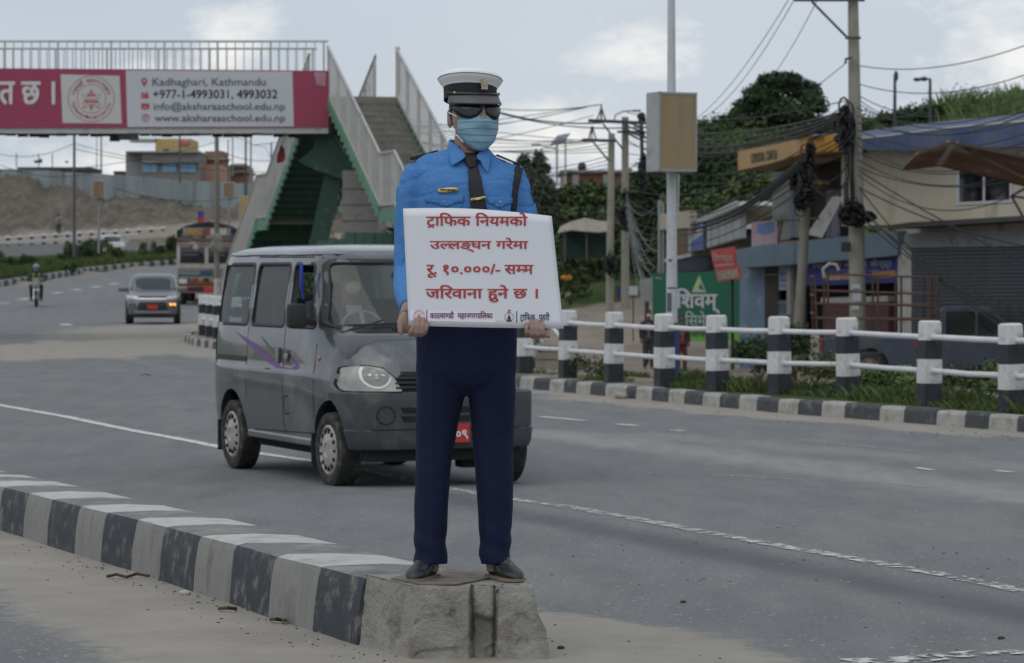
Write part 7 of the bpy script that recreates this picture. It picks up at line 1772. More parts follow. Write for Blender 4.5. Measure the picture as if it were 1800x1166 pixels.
# white lamp post and its box sign
WP = M('lamp_post_white', (.46, .475, .485), .6, .07, 2, dirt=(.28, .26, .23), dirt_amt=.25, dscale=3)
p6_, pa6, pb6 = pole('lamp_post', 'tall white lamp post behind the guard rail, blue painted at its foot', 'lamp post', 1180, -60, 1181, 570, 40.2, .048, .078, WP)
m_ = MB(rel(p6_)); m_.tube([P(1183, 568, 40.2), P(1184, 692, 40.2)], .080, 14); m_.build('blue_foot', M('foot_blue', (.02, .045, .16), .6, .1), p6_, smooth=True)
m_ = MB(rel(p6_)); c = P(1197, 672, 40.5); m_.box(c, (.24, .24, .28), taper=.7); m_.build('footing', CONC, p6_)
m_ = MB(rel(p6_)); m_.tube([P(1193, 306, 40.5), P(1192, 375, 40.5)], .014, 6); m_.build('conduit', GALV, p6_)
for k, (x0, y0, x1, y1, c) in enumerate(((1171, 483, 1188, 505, 'paper_white'), (1173, 505, 1189, 508, 'print_ink'), (1172, 515, 1180, 548, 'print_ink'), (1181, 512, 1189, 545, 'paper_white'), (1174, 456, 1181, 460, 'print_ink'))):
    m_ = MB(rel(p6_)); n = 4
    rr = [[P(0, y, 1) for y in ()]]
    cc = P(1180.5, (y0 + y1) / 2, 40.2); vs = []
    for i in range(n + 1):
        px = x0 + (x1 - x0) * i / n; dx = (px - 1180.5) * 40.2 / F; dy = -math.sqrt(max(0, .0785 ** 2 - dx * dx)); vs += [Vector((cc.x + dx, cc.y + dy, P(px, y0, 40.2).z)), Vector((cc.x + dx, cc.y + dy, P(px, y1, 40.2).z))]
    m_.add(vs, [(2 * i, 2 * i + 2, 2 * i + 3, 2 * i + 1) for i in range(n)]); m_.build('paper_bill', M(c, (.10, .10, .14), .8, .4, 30), p6_)
bxs = thing('box_sign', 'blank tan light box sign mounted on the white lamp post', 'box sign', P(1180, 233, 40), R(27))
m_ = MB(); W2, D2, H2 = .595, .335, 1.07
m_.rbox((0.0, 0, 0), (W2, D2, H2), .012); m_.build('casing', M('casing_grey', (.33, .345, .345), .6, .08, 3, dirt=(.22, .21, .19), dirt_amt=.3), bxs)
m_ = MB(); m_.box((0, -D2 / 2 - .002, 0), (W2 - .05, .008, H2 - .06)); m_.build('face_panel', M('panel_tan', (.27, .205, .105), .55, .10, 2.2, stretch=(1.6, 1, .25), dirt=(.20, .17, .11), dirt_amt=.3, dscale=2), bxs)
for x, z, w, h in ((0, H2 / 2 - .018, W2, .03), (0, -H2 / 2 + .018, W2, .03), (-W2 / 2 + .014, 0, .025, H2), (W2 / 2 - .014, 0, .025, H2)): m_ = MB(); m_.box((x, -D2 / 2 - .008, z), (w, .014, h)); m_.build('frame', M('frame_alu', (.30, .30, .29), .5, .08, metal=.3), bxs)

# floodlight masts on the hill
for px, y0, lab in ((1573, 133, 'thin floodlight mast on the ridge, nearer the tall utility pole'), (1635, 139, 'floodlight mast with a bent lamp arm on the ridge, right of its twin')):
    f_t, a, b = pole('floodlight_mast', lab, 'mast', px, y0, px, 232, 150, .07, .10, STEEL); m_ = MB(rel(f_t))
    if px == 1573: ell(m_, P(1575, 134, 150), .12, .1, .28)
    else: m_.bar(P(1612, 141, 150), P(1636, 139, 150), .08); ell(m_, P(1612, 140, 150), .20, .15, .10); ell(m_, P(1624, 139, 150), .20, .15, .12)
    m_.build('lamp', STEEL, f_t, smooth=True)
# solar street lights far off
sl, a, b = pole('solar_lamp', 'thin solar street light with tilted panel far behind the hat', 'street lamp', 979, 250, 979, 325, 135, .05, .06, GALV)
m_ = MB(rel(sl)); m_.add([P(966, 256, 135), P(980, 238, 135.6), P(1002, 234, 135.6), P(990, 250, 135)], [(0, 1, 2, 3)]); o = m_.build('solar_panel', M('solar', (.16, .18, .21), .35, .1), sl); md = o.modifiers.new('t', 'SOLIDIFY'); md.thickness = .05
m_ = MB(rel(sl)); m_.tube([P(979, 262, 135), P(958, 258, 135), P(944, 254, 135)], .04, 6); m_.rbox(P(942, 254, 135), (.4, .15, .1), .03); m_.build('lamp_arm', GALV, sl)
sl2, a, b = pole('street_lamp', 'bare slim lamp pole beside the solar street light', 'street lamp', 994, 246, 994, 325, 138, .04, .05, GALV)

# ---- people, steps, pickup on the right
def standing(loc, h, rz, label, skin, top, legs, hatc=None, mask=None, arms='down'):
    r = thing('person', label, 'person', loc, rz); s = h / 1.72
    def S_(pts): return [(a * s, b * s, c * s) for a, b, c in pts]
    J = [('t', S_([(0, 0, .86), (0, 0, 1.05), (0, 0, 1.30), (0, 0, 1.42)]), [.13 * s, .13 * s, .16 * s, .07 * s]), ('t', S_([(0, 0, 1.40), (0, -.01, 1.52)]), [.055 * s, .055 * s]), ('e', (0, -.02 * s, 1.61 * s), (.072 * s, .09 * s, .11 * s)), ('e', (0, -.11 * s, 1.60 * s), (.012, .02, .02))]
    for g in (-1, 1):
        J += [('t', S_([(g * .09, 0, .88), (g * .10, -.01, .48), (g * .10, .01, .08)]), [.085 * s, .06 * s, .042 * s]), ('e', (g * .10 * s, -.06 * s, .04 * s), (.045 * s, .12 * s, .04 * s)), ('t', S_([(g * .18, 0, 1.36), (g * .23, .02, 1.10), (g * .22, -.06, .86)]), [.052 * s, .042 * s, .032 * s]), ('e', (g * .22 * s, -.07 * s, .80 * s), (.03 * s, .035 * s, .06 * s))]
    figure_body(J, skin, r, .02)
    m_ = MB(); m_.rings([[(x * s * w / .2, y * s * d_ / .13, z * s) for x, y in [(.2 * math.cos(k * .3927), .13 * math.sin(k * .3927)) for k in range(16)]] for z, w, d_ in ((.80, .175, .13), (1.0, .165, .125), (1.25, .20, .14), (1.38, .19, .11), (1.45, .07, .07))])
    for g in (-1, 1): m_.tube(S_([(g * .17, 0, 1.37), (g * .235, .02, 1.10), (g * .225, -.05, .90)]), [.062 * s, .052 * s, .045 * s], 10)
    voxel(m_, .02, 'jacket', top, r, 2)
    m_ = MB(); m_.tube(S_([(0, 0, .98), (0, 0, .82)]), [.15 * s, .155 * s], 14)
    for g in (-1, 1): m_.tube(S_([(g * .085, 0, .86), (g * .10, -.01, .48), (g * .10, .01, .07)]), [.095 * s, .075 * s, .06 * s], 12)
    voxel(m_, .02, 'trousers', legs, r, 2)
    m_ = MB(); ell(m_, (0, .0, 1.655 * s), .082 * s, .098 * s, .085 * s); m_.build('hair' if not hatc else 'cap', hatc or BLACK, r, smooth=True)
    if mask: m_ = MB(); ell(m_, (0, -.075 * s, 1.565 * s), .058 * s, .05 * s, .05 * s); m_.build('face_mask', mask, r, smooth=True)
    return r
d_ = 66; zg = P(1140, 650, d_).z
standing(P(1140, 650, d_), 1.36 if False else (650 - 545) * d_ / F * 1.0, 0, 'man in dark clothes and pale mask standing behind the guard rail near the billboard', M('skin_man', (.16, .085, .06), .6, .1), M('coat_dark', (.016, .018, .024), .85, .25, 8), CL_DARK, None, M('mask_pale', (.5, .5, .47), .8, .05))
p__ = P(1198, 655, 64); standing(p__, 1.25, R(10), 'figure in dark red and black half hidden behind the blue foot of the lamp post', M('skin_man', (0, 0, 0)), M('coat_plum', (.045, .015, .02), .85, .2), M('trouser_red', (.09, .02, .02), .85, .2))
zst = P(103, 416, 233)
standing(zst, 1.8, R(200), 'person in pale shirt and dark trousers standing on the dirt verge at far left', M('skin_man', (0, 0, 0)), M('shirt_pale', (.22, .18, .18), .85, .1), CL_DARK)
st = plane_thing('concrete_steps', 'stack of worn concrete slabs behind the guard rail beside the van', 'steps', 960, 655, 47)
for y0, y1, x0, x1, of_ in ((606, 617, 944, 986, 0), (620, 632, 943, 987, .1), (634, 651, 941, 988, .2)): part(st, 'slab', VP(900, 47, 1000, 47), rect(x0, y0, x1, y1), M('slab_concrete', (.22, .205, .165), .9, .18, 3, bump=.4, bscale=20), of_, .6)
# rock by the kerb
m_ = MB(); 
bm = bmesh.new(); bmesh.ops.create_icosphere(bm, subdivisions=3, radius=1)
for v in bm.verts: v.co = Vector((v.co.x * .095, v.co.y * .08, v.co.z * .055)) * (1 + .22 * noise.noise(v.co * 1.6))
me = bpy.data.meshes.new('rock'); bm.to_mesh(me); bm.free(); me.materials.append(M('rock_tan', (.33, .28, .21), .9, .2, 12, bump=.4)); me.polygons.foreach_set('use_smooth', [True] * len(me.polygons))
o = link(bpy.data.objects.new('rock', me)); pr = G(1093, 701); o.location = (pr.x, pr.y, road_z(pr.y) + .035); tag(o, 'rounded tan stone lying against the striped kerb', 'stone')
# pickup
PD = 64.5; pk0 = P(1441, 672, PD)
pk = thing('pickup', 'dark blue pickup with a brown pipe rack over its bed, parked behind the guard rail', 'pickup', (pk0.x, PD, pk0.z), R(-3))
PNAVY = M('pickup_navy', (.040, .052, .080), .25, .2, 2, coat=.3, dirt=(.08, .075, .07), dirt_amt=.3)
prof = [(.02, .50), (.02, .98), (2.50, 1.0), (2.52, 1.56), (2.62, 1.66), (3.45, 1.67), (3.62, 1.62), (4.25, 1.10), (5.15, .98), (5.25, .80), (5.25, .42), (4.9, .36), (.3, .42)]
bod = MB(); bod.prism(prof, -.80, .80)
cu = []
for x in (1.02, 4.35): c_ = MB(); c_.prism([(x + .42 * math.cos(k * .2244), .34 + .42 * math.sin(k * .2244)) for k in range(28)], -.95, -.50); cu.append(c_); c_ = MB(); c_.prism([(x + .42 * math.cos(k * .2244), .34 + .42 * math.sin(k * .2244)) for k in range(28)], .50, .95); cu.append(c_)
c_ = MB(); c_.box((1.27, 0, 1.0), (2.3, 1.44, .7)); cu.append(c_)
me = bool_cut(bod, cu); o = mesh_obj('body', me, PNAVY, pk); md = o.modifiers.new('b', 'BEVEL'); md.width = .03; md.segments = 2; md.limit_method = 'ANGLE'; md.angle_limit = R(30)
for nm, pl in (('side_window', [(2.66, 1.06), (3.28, 1.06), (3.28, 1.56), (2.66, 1.56)]), ('side_window', [(3.34, 1.06), (4.12, 1.06), (3.62, 1.54), (3.34, 1.56)])):
    for g in (-1, 1): m_ = MB(); m_.prism(rpoly(pl, .04), g * .806, g * .80); m_.build(nm, GLD, pk)
m_ = MB(); m_.add([(4.235, -.70, 1.13), (4.235, .70, 1.13), (3.66, .64, 1.60), (3.66, -.64, 1.60)], [(0, 1, 2, 3)]); o = m_.build('windscreen', GLD, pk); md = o.modifiers.new('t', 'SOLIDIFY'); md.thickness = .02; md.offset = 0
for g in (-1, 1):
    for x in (1.02, 4.35): wheel(pk, x, g * .70, .33, .33, .22, g, 6, M('rim_rusty', (.17, .14, .10), .7, .3, 10))
    m_ = MB(); m_.box((-.0, g * .70, .80), (.05, .16, .30)); m_.build('tail_light', RLAMP, pk); m_ = MB(); m_.box((5.26, g * .6, .78), (.03, .3, .16)); m_.build('headlight', LAMP, pk)
    m_ = MB(); m_.add([(1.9, g * .804, .92), (2.5, g * .804, .92), (2.6, g * .804, .62), (2.1, g * .804, .72)], [(0, 1, 2, 3)]); m_.build('red_flash', M('flash_red', (.16, .03, .025), .5, .3, 5), pk, fix=False)
m_ = MB(); m_.rbox((-.12, 0, .52), (.16, 1.6, .16), .04); m_.build('rear_bumper', M('bumper_pale', (.30, .28, .24), .6, .2), pk, smooth=True)
m_ = MB(); m_.rings([[(-.06 + x, y, z) for y, z in ((-.95, 1.0), (-.80, 1.04), (-.80, .70), (-.93, .66))] for x in (-.20, .0)]); m_.build('mud_guard', M('bumper_pale', (0, 0, 0)), pk)
RK = M('rack_brown', (.075, .038, .030), .7, .2, 4); r0 = -.16; r1 = 2.50
for g in (-.78, .78):
    for x in (r0, .13, 1.20, 1.70, 2.32, 2.48): m_ = MB(); m_.tube([(x + .06 * (1 if x == r0 else 0), g, 1.0), (x, g, 2.33)], .026, 6); m_.build('rack_upright', RK, pk)
    for z, s_ in ((2.36, -.08), (2.0, -.08), (1.72, -.05), (1.40, -.03)): m_ = MB(); m_.tube([(r0 + (.28 if z > 2.2 else 0), g, z), (r1, g, z + s_)], .026, 6); m_.build('rack_rail', RK, pk)
for x in (r0, r1):
    for z in (2.3, 1.9, 1.5): m_ = MB(); m_.tube([(x, -.78, z), (x, .78, z)], .026, 6); m_.build('rack_cross_bar', RK, pk)
m_ = MB(); m_.tube([(.05, -.80, 2.28), (.02, -.80, 2.46), (.16, -.80, 2.58), (.30, -.80, 2.56), (.36, -.80, 2.44)], .035, 8); m_.build('bent_pipe', M('pipe_pale', (.32, .27, .24), .6, .1), pk, smooth=True)
# ================================================================== far left: embankment, fence, houses
BANKM = bpy.data.materials.new('bank_soil')
def soil_mat(m):
    m.use_nodes = True; nt = m.node_tree; N = nt.nodes; L = nt.links; b = N['Principled BSDF']; tc = N.new('ShaderNodeTexCoord')
    def nz(sc, det=7, r=.68):
        n = N.new('ShaderNodeTexNoise'); n.inputs['Scale'].default_value = sc; n.inputs['Detail'].default_value = det; n.inputs['Roughness'].default_value = r; L.new(tc.outputs['Object'], n.inputs['Vector']); return n.outputs[0]
    def ramp(f, st):
        r = N.new('ShaderNodeValToRGB'); L.new(f, r.inputs[0]); e = r.color_ramp.elements
        for i, (p, c) in enumerate(st):
            el_ = e[i] if i < 2 else e.new(p); el_.position = p; el_.color = (*c, 1)
        return r.outputs[0]
    def mix(f, a, b_):
        x = N.new('ShaderNodeMix'); x.data_type = 'RGBA'; L.new(f, x.inputs[0])
        for k, v in ((6, a), (7, b_)):
            if isinstance(v, tuple): x.inputs[k].default_value = (*v, 1)
            else: L.new(v, x.inputs[k])
        return x.outputs[2]
    c = ramp(nz(.35), [(.3, (.085, .07, .052)), (.7, (.185, .155, .12))])
    c = mix(ramp(nz(1.6), [(.5, (0, 0, 0)), (.62, (1, 1, 1))]), c, (.20, .17, .135)); c = mix(ramp(nz(3.5), [(.60, (0, 0, 0)), (.68, (1, 1, 1))]), c, (.09, .075, .06))
    a = N.new('ShaderNodeAttribute'); a.attribute_name = 'path'; c = mix(a.outputs['Fac'], c, (.33, .28, .215))
    a = N.new('ShaderNodeAttribute'); a.attribute_name = 'green'; c = mix(a.outputs['Fac'], c, (.055, .07, .03))
    L.new(c, b.inputs['Base Color']); b.inputs['Roughness'].default_value = .95
    bp = N.new('ShaderNodeBump'); bp.inputs['Strength'].default_value = 1; bp.inputs['Distance'].default_value = .5; L.new(nz(.9, 9, .75), bp.inputs['Height']); L.new(bp.outputs[0], b.inputs['Normal'])
soil_mat(BANKM)
TOPT = [(-400, 300), (0, 316), (40, 318), (82, 331), (130, 335), (192, 351), (260, 356), (322, 361), (380, 365), (418, 369), (480, 374), (620, 392), (760, 430), (880, 462)]
FT = [(-400, 440), (0, 436), (295, 419), (420, 412), (620, 430), (880, 470)]
def bank_y(px, v):                      # photo row of the slope at fraction v from foot to top
    f, t = lerp_tab(FT, px), lerp_tab(TOPT, px)
    # shoulder of the dirt track, then the face of the heap
    tr = lerp_tab([(-400, 418), (0, 417), (80, 412), (200, 400), (310, 396), (420, 392), (620, 415), (880, 465)], px)
    if v < .3: return f + (tr - f) * v / .3
    return tr + (t - tr) * ((v - .3) / .7) ** .9
bv_, pth_, grn_ = [], [], []; NU, NV = 240, 60
for j in range(NV + 1):
    v = j / NV
    for i in range(NU + 1):
        px = -400 + 1300 * i / NU; d = 226 + 40 * v; p = P(px, bank_y(px, v), d); a = sm(.28, .45, v) * (1 - sm(.93, 1, v))
        nn = noise.noise(Vector((p.x * .13, p.y * .2, 1))) * 1.3 + noise.noise(Vector((p.x * .45, p.y * .5, 4))) * .55 + abs(noise.noise(Vector((p.x * 1.1, p.y * 1.1, 7)))) * .9 + noise.noise(Vector((p.x * 2.3, p.y * 2.3, 9))) * .45
        gl = -abs(math.sin(p.x * .55 + noise.noise(Vector((p.x * .3, p.y * .2, 2))) * 3)) * .5
        p.z += (nn + gl + .2) * a; p.y += nn * a
        p.z = p.z - (2.0 if j == 0 else 0); bv_.append(tuple(p)); pth_.append((1 - sm(.26, .36, v + .1 * noise.noise(Vector((p.x * .3, 3, 0))))) * sm(-.05, .08, v) * (.9 if px > 40 else .9)); grn_.append(sm(.80, .95, v + .25 * noise.noise(Vector((p.x * .25, 9, 0)))) * (.7 if px > 150 else .25))
fs = np.array([(j * (NU + 1) + i, j * (NU + 1) + i + 1, (j + 1) * (NU + 1) + i + 1, (j + 1) * (NU + 1) + i) for j in range(NV) for i in range(NU)])
o = np_mesh('dirt_bank', np.array(bv_), fs, BANKM, attr={'path': pth_, 'green': grn_}, smooth=True); tag(o, kind='structure')
# land behind the fence
m_ = MB(); m_.add([(-160, 262, 5.6), (20, 262, 5.6), (60, 2500, 12), (-900, 2500, 12)], [(0, 1, 2, 3)]); o = m_.build('terrain', BANKM); tag(o, kind='structure')

SHEET = M('zinc_sheet', (.42, .465, .48), .55, .10, .35, metal=.2, dirt=(.22, .22, .20), dirt_amt=.3, dscale=.6, stretch=(2.5, 1, .25))
SHEET2 = M('zinc_sheet_dull', (.36, .405, .42), .6, .12, .35, metal=.2, dirt=(.20, .20, .18), dirt_amt=.3, dscale=.6, stretch=(2.5, 1, .25))
fz = thing('sheet_fence', 'long corrugated zinc sheet fence along the top of the dirt bank', 'fence', P(230, 340, 264))
FTOP = [(-300, 286), (0, 297), (80, 300), (220, 309), (346, 319), (439, 323), (520, 330), (700, 352), (760, 380)]
px = -260.0; k = 0
while px < 740:
    w = 19.0 + rnd.uniform(-1.5, 1.5); x0, x1 = px, px + w; y0, y1 = lerp_tab(FTOP, x0) + rnd.uniform(-1, 1), lerp_tab(FTOP, x1) + rnd.uniform(-1, 1); n = 10; vs = []
    for i in range(n * 2 + 1):
        t = i / (n * 2); xx = x0 + w * t - .2; o_ = .035 * (1 if i % 2 else -1); vs += [P(xx, y0 + (y1 - y0) * t, 264.5 + o_), P(xx, lerp_tab(TOPT, xx) + 14, 264.5 + o_)]
    m_ = MB(rel(fz)); m_.add(vs, [(2 * i, 2 * i + 2, 2 * i + 3, 2 * i + 1) for i in range(n * 2)]); m_.build('zinc_panel', SHEET if k % 3 else SHEET2, fz, fix=False); px += w; k += 1

# buildings
def block(root, px0, y0, px1, y1, d, dep, mat, name='wall'):
    a, b = P(px0, y1, d), P(px1, y0, d); m_ = MB(rel(root)); m_.box(((a.x + b.x) / 2, d + dep / 2, (a.z + b.z) / 2), (b.x - a.x, dep, b.z - a.z)); return m_.build(name, mat, root)
def win(root, px0, y0, px1, y1, d, fm, pm):
    f = block(root, px0, y0, px1, y1, d - .08, .12, fm, 'window'); n = 2
    for i in range(n): block(f, px0 + 1 + (px1 - px0 - 1) * i / n, y0 + 1, px0 + (px1 - px0) * (i + 1) / n - 1 + .6, y1 - 1, d - .12, .05, pm, 'pane')
    return f
BGREY = M('house_grey', (.20, .18, .17), .9, .1, .5); BLG = M('house_side', (.26, .26, .25), .9, .08, .5); SALM = M('house_salmon', (.42, .24, .18), .9, .08, .5); YEL = M('house_yellow', (.46, .34, .14), .9, .12, .5); BRK = M('house_brick', (.24, .12, .085), .9, .2, 2); PBL = M('pane_blue', (.16, .30, .45), .3, .15, 1); RFD = M('roof_dark', (.06, .065, .07), .8, .2)
b1 = plane_thing('house', 'grey two storey house with three blue windows above the zinc fence', 'house', 285, 330, 300)
block(b1, 221, 269, 251, 335, 301, 8, BLG); block(b1, 250, 266, 349, 335, 300, 8, BGREY, 'front_wall'); block(b1, 221, 265.5, 350, 268.5, 299.6, 9, BLG, 'parapet')
for x0, x1 in ((250, 276), (284.5, 310), (316, 344)): win(b1, x0, 287, x1, 304, 300, BLG, PBL)
block(b1, 248, 284, 350, 286, 299.4, .6, BLG, 'ledge')
b2 = plane_thing('house', 'yellow house with red sign rising behind the grey one', 'house', 305, 268, 318)
block(b2, 273, 244, 335, 300, 318, 8, YEL); block(b2, 287, 262, 296, 270, 317.9, .2, RFD, 'window'); block(b2, 317, 248, 333, 255, 317.8, .2, M('sign_pink', (.5, .12, .14), .7, .1), 'sign'); block(b2, 227, 244, 276, 249, 318, 3, M('slab_pale', (.35, .33, .3), .8, .1), 'canopy')
b3 = plane_thing('house', 'salmon pink house wall to the right of the grey house', 'house', 372, 335, 305)
block(b3, 349, 290, 392, 340, 305, 8, SALM); block(b3, 360, 266, 392, 292, 309, 5, BRK, 'upper_wall'); block(b3, 358, 278, 395, 281, 308.6, 6, BLG, 'slab')
b4 = plane_thing('house', 'unfinished brick house with bare slabs beyond the salmon one', 'house', 418, 335, 315)
block(b4, 400, 292, 434, 340, 315, 8, BRK); block(b4, 398, 300, 437, 304, 314.5, 9, BLG, 'slab'); block(b4, 404, 289, 420, 300, 314.7, 4, RFD, 'window'); block(b4, 412, 288, 430, 293, 314.6, 7, BLG, 'slab')
b5 = plane_thing('house', 'low roof carrying black water tanks at far left above the fence', 'house', 90, 310, 290)
block(b5, 30, 294, 160, 300, 290, 8, RFD, 'roof'); block(b5, 32, 299, 158, 325, 291, 7, BLG)
for x, w, y0 in ((38, 16, 284), (53, 11, 279), (145, 12, 287)):
    a = P(x, 294, 291); m_ = MB(rel(b5)); r = w / 2 * 291 / F; h = (294 - y0) * 291 / F; m_.lathe([(.01, 0), (r, .02), (r, h * .75), (r * .8, h * .92), (r * .3, h), (.01, h)], Matrix.Translation(a), 16); m_.build('water_tank', M('tank_black', (.02, .022, .024), .5, .1), b5, smooth=True)
for x in (29, 68, 92): m_ = MB(rel(b5)); m_.tube([P(x, 294, 291), P(x, 270, 291)], .05, 5); m_.build('rod', STEEL, b5)
b6 = plane_thing('house', 'tiny grey house roof just right of the tank roof on the skyline', 'house', 208, 318, 310); block(b6, 200, 303, 217, 320, 310, 6, BGREY); block(b6, 199, 301, 218, 303.5, 309.7, 7, RFD, 'roof')
b7 = plane_thing('house', 'brick house among the green bushes between the mannequin and the poles', 'house', 1035, 345, 170)
block(b7, 988, 302, 1092, 350, 170, 8, BRK); block(b7, 985, 299, 1094, 303.5, 169.6, 9, BLG, 'slab'); block(b7, 1006, 306, 1018, 345, 169.7, .3, BLG, 'column'); block(b7, 986, 306, 992, 345, 169.7, .3, BLG, 'column'); block(b7, 1060, 306, 1070, 345, 169.7, .3, BLG, 'column')
a = P(1023, 300, 171); m_ = MB(rel(b7)); ell(m_, a + Vector((0, 0, .2)), .25, .25, .3); m_.build('water_tank', M('tank_black', (0, 0, 0)), b7, smooth=True)
block(b7, 966, 330, 990, 352, 170.4, 6, M('house_ochre', (.26, .19, .12), .9, .2), 'annex')

# poles on the left
def slim(name, label, cat, px, y0, y1, d, w, mat, group=None):
    return pole(name, label, cat, px, y0, px, y1, d, w * .4 * d / F, w * .55 * d / F, mat, group)
slim('street_pole', 'dark steel street pole rising from the roadside bushes under the bridge', 'street pole', 130.5, 180, 452, 160, 5, M('pole_slate', (.07, .08, .085), .6, .15))
tp, a, b = slim('utility_pole', 'bare concrete pole rising beside the lorry, its foot behind the striped posts', 'utility pole', 381, 200, 592, 80, 9, POLEC)
m_ = MB(rel(tp)); m_.tube([P(381.5, 490, 79.8), P(382, 560, 79.8)], .085, 12); m_.build('white_band', M('post_white', (0, 0, 0)), tp, smooth=True)
m_ = MB(rel(tp)); 
for k in range(5): ell(m_, P(381 + rnd.uniform(-8, 8), 424 + rnd.uniform(-8, 10), 79.5), .13, .10, .16, Matrix.Rotation(rnd.uniform(-1, 1), 4, 'Y'))
voxel(m_, .03, 'cloth_bundle', M('bundle_cloth', (.34, .32, .28), .9, .25, 5), tp, 1, lambda co, n: co + n * noise.noise(co * 9) * .03)
slim('street_pole', 'thin double pole in front of the grey house', 'street pole', 316, 230, 322, 262, 3.4, M('pole_slate', (0, 0, 0)))
slim('street_pole', 'slender pole behind the small brown box sign, near the dirt track', 'street pole', 178, 225, 310, 268, 2.6, M('pole_slate', (0, 0, 0)))
for i, (px, y0, y1, w) in enumerate(((401, 245, 325, 2.2), (409, 235, 310, 2.8), (432, 240, 350, 4), (441, 240, 345, 3.6), (477, 250, 340, 3.4), (170, 225, 300, 1.8))):
    t, a, b = pole('street_pole', 'one of the slim distant poles seen under the footbridge deck', 'street pole', px, y0, px, y1, 240, w * .4 * 240 / F, w * .5 * 240 / F, GREYP if i % 2 else STEEL, 'slim distant poles under the footbridge')
def boxsign(label, px0, y0, px1, y1, d, ymast, mat):
    t = plane_thing('box_sign', label, 'box sign', (px0 + px1) / 2, ymast, d); block(t, px0, y0, px1, y1, d, .3, M('casing_grey', (0, 0, 0)), 'casing'); block(t, px0 + 2, y0 + 2, px1 - 2, y1 - 2, d - .03, .06, mat, 'face_panel')
    m_ = MB(rel(t)); c = (px0 + px1) / 2; m_.tube([P(c + 1, y0, d + .2), P(c + 1, ymast, d + .2)], 2 * d / F, 8); m_.build('post', GREYP, t); return t
TAN2 = M('panel_brown', (.20, .135, .075), .6, .25, 1.4, stretch=(3, 1, .3)); TAN3 = M('panel_ochre', (.36, .24, .09), .6, .15, 1.4)
boxsign('small brown box sign on a slim post by the dirt track', 161, 317, 184, 348, 150, 445, TAN2)
boxsign('small brown box sign just left of the distant grey poles', 391, 320, 412, 347, 150, 420, TAN2)
boxsign('ochre box sign beside the far bridge stairs, partly behind their railing', 420, 344, 456, 403, 92, 500, TAN3)
cb = plane_thing('cabinet', 'dark box cabinets standing at the foot of the far bridge stairs', 'cabinet', 478, 480, 86)
block(cb, 467, 391, 479, 500, 86, .5, LDK, 'cabinet_box'); block(cb, 485, 391, 493, 500, 86.3, .5, LDK, 'cabinet_box')
gh_ = plane_thing('hoarding', 'low green sheet hoarding behind the van roof beneath the footbridge', 'fence', 640, 560, 72.5)
for k in range(14): x0 = 556 + k * 17; part(gh_, 'sheet', VP(500, 72.6, 820, 71), [(x0, 424 - k * 1.4 if k < 3 else 408 + (k - 3) * .4), (x0 + 16.4, 424 - (k + 1) * 1.4 if k < 3 else 408.4 + (k - 3) * .4), (x0 + 16.4, 590), (x0, 590)], M('hoarding_green', (.035, .095, .075), .7, .12, 2), .02 * (k % 2), .05)
# barrier along the far carriageway
br_ = plane_thing('guard_rail', 'far off striped post barrier between the second carriageway and the dirt track', 'guard rail', 150, 430, 224)
FP = []; px = -70.0
while px < 300: FP.append(px); px += 21.0
mk_ = None
for px in FP:
    d = 219 + px * .05; y = 437 - px * .063; a = P(px, y, d); m_ = MB(); 
    if mk_ is None:
        mk_ = post_me[0]
    o = link(bpy.data.objects.new('post', mk_), br_); o.location = Vector((a.x, a.y, a.z)) - Vector(br_.location); o.scale = (1.15, 1.15, .95)
for h in (.42, .78):
    m_ = MB(rel(br_)); m_.tube([P(px, 437 - px * .063, 219 + px * .05) + Vector((0, 0, h)) for px in FP[::3] + [FP[-1]]], .06, 6); m_.build('pipe_rail', RAILM, br_)

# ================================================================== vegetation
LEAF = M('leaf_green', (.066, .094, .034), .75, .25, .8, island=.45, spec=.25)
LEAFD = M('leaf_dark', (.034, .058, .023), .75, .3, .5, island=.45, spec=.25)
LEAFO = M('leaf_olive', (.085, .105, .042), .8, .3, .5, island=.4, spec=.2)
GRS = M('grass_blade', (.075, .108, .034), .8, .3, .7, island=.45, spec=.2)
GRSH = M('tall_grass_blade', (.105, .155, .05), .8, .3, .4, island=.35, spec=.2)
def W2(px, d, f=gz): x = P(px, 500, d).x; return x, d, f(x, d)
# bushes over the hillside: one mass
lum = []; lumd = []; lumo = []; r2 = random.Random(3)
for i in range(1500):
    px = r2.uniform(560, 2150); d = r2.uniform(101, 188); x, y, z = W2(px, d)
    if z < -5: continue
    t = (d - 92) / 88
    if px > 1120 and px < 1500 and d < 108: continue
    clear = noise.noise(Vector((x * .09, y * .05, 5)))
    if 1000 < px < 1150 and d < 112: continue
    if 960 < px < 1100 and d < 107: continue
    if px > 1420 and d > 140 and clear > .05: continue
    s_ = r2.uniform(.6, 1.5) * (1.2 if d < 150 else 1.0); zz = s_ * r2.uniform(.45, .9)
    dk = noise.noise(Vector((x * .12, y * .08, 1))) + r2.uniform(-.25, .25)
    (lumd if dk < -.12 else (lum if dk < .22 else lumo)).append((x, y, z + zz * .4, s_, s_, zz))
for i in range(170):
    px = r2.uniform(1215, 1330) if i < 40 else r2.uniform(1440, 2150); x, y, z = W2(px, r2.uniform(174, 184)); s_ = r2.uniform(.5, 1.2); (lum if r2.random() < .6 else lumo).append((x, y, z + .4, s_, s_, s_ * (1.5 if 1660 < px else .9)))
for L_, mt, nm, den in ((lum, LEAF, 'undergrowth', 150), (lumd, LEAFD, 'undergrowth', 150), (lumo, LEAFO, 'undergrowth', 130)):
    v, f = leaves(L_, len(L_) * den, .135); o = np_mesh(nm, v, f, mt); tag(o, kind='stuff')
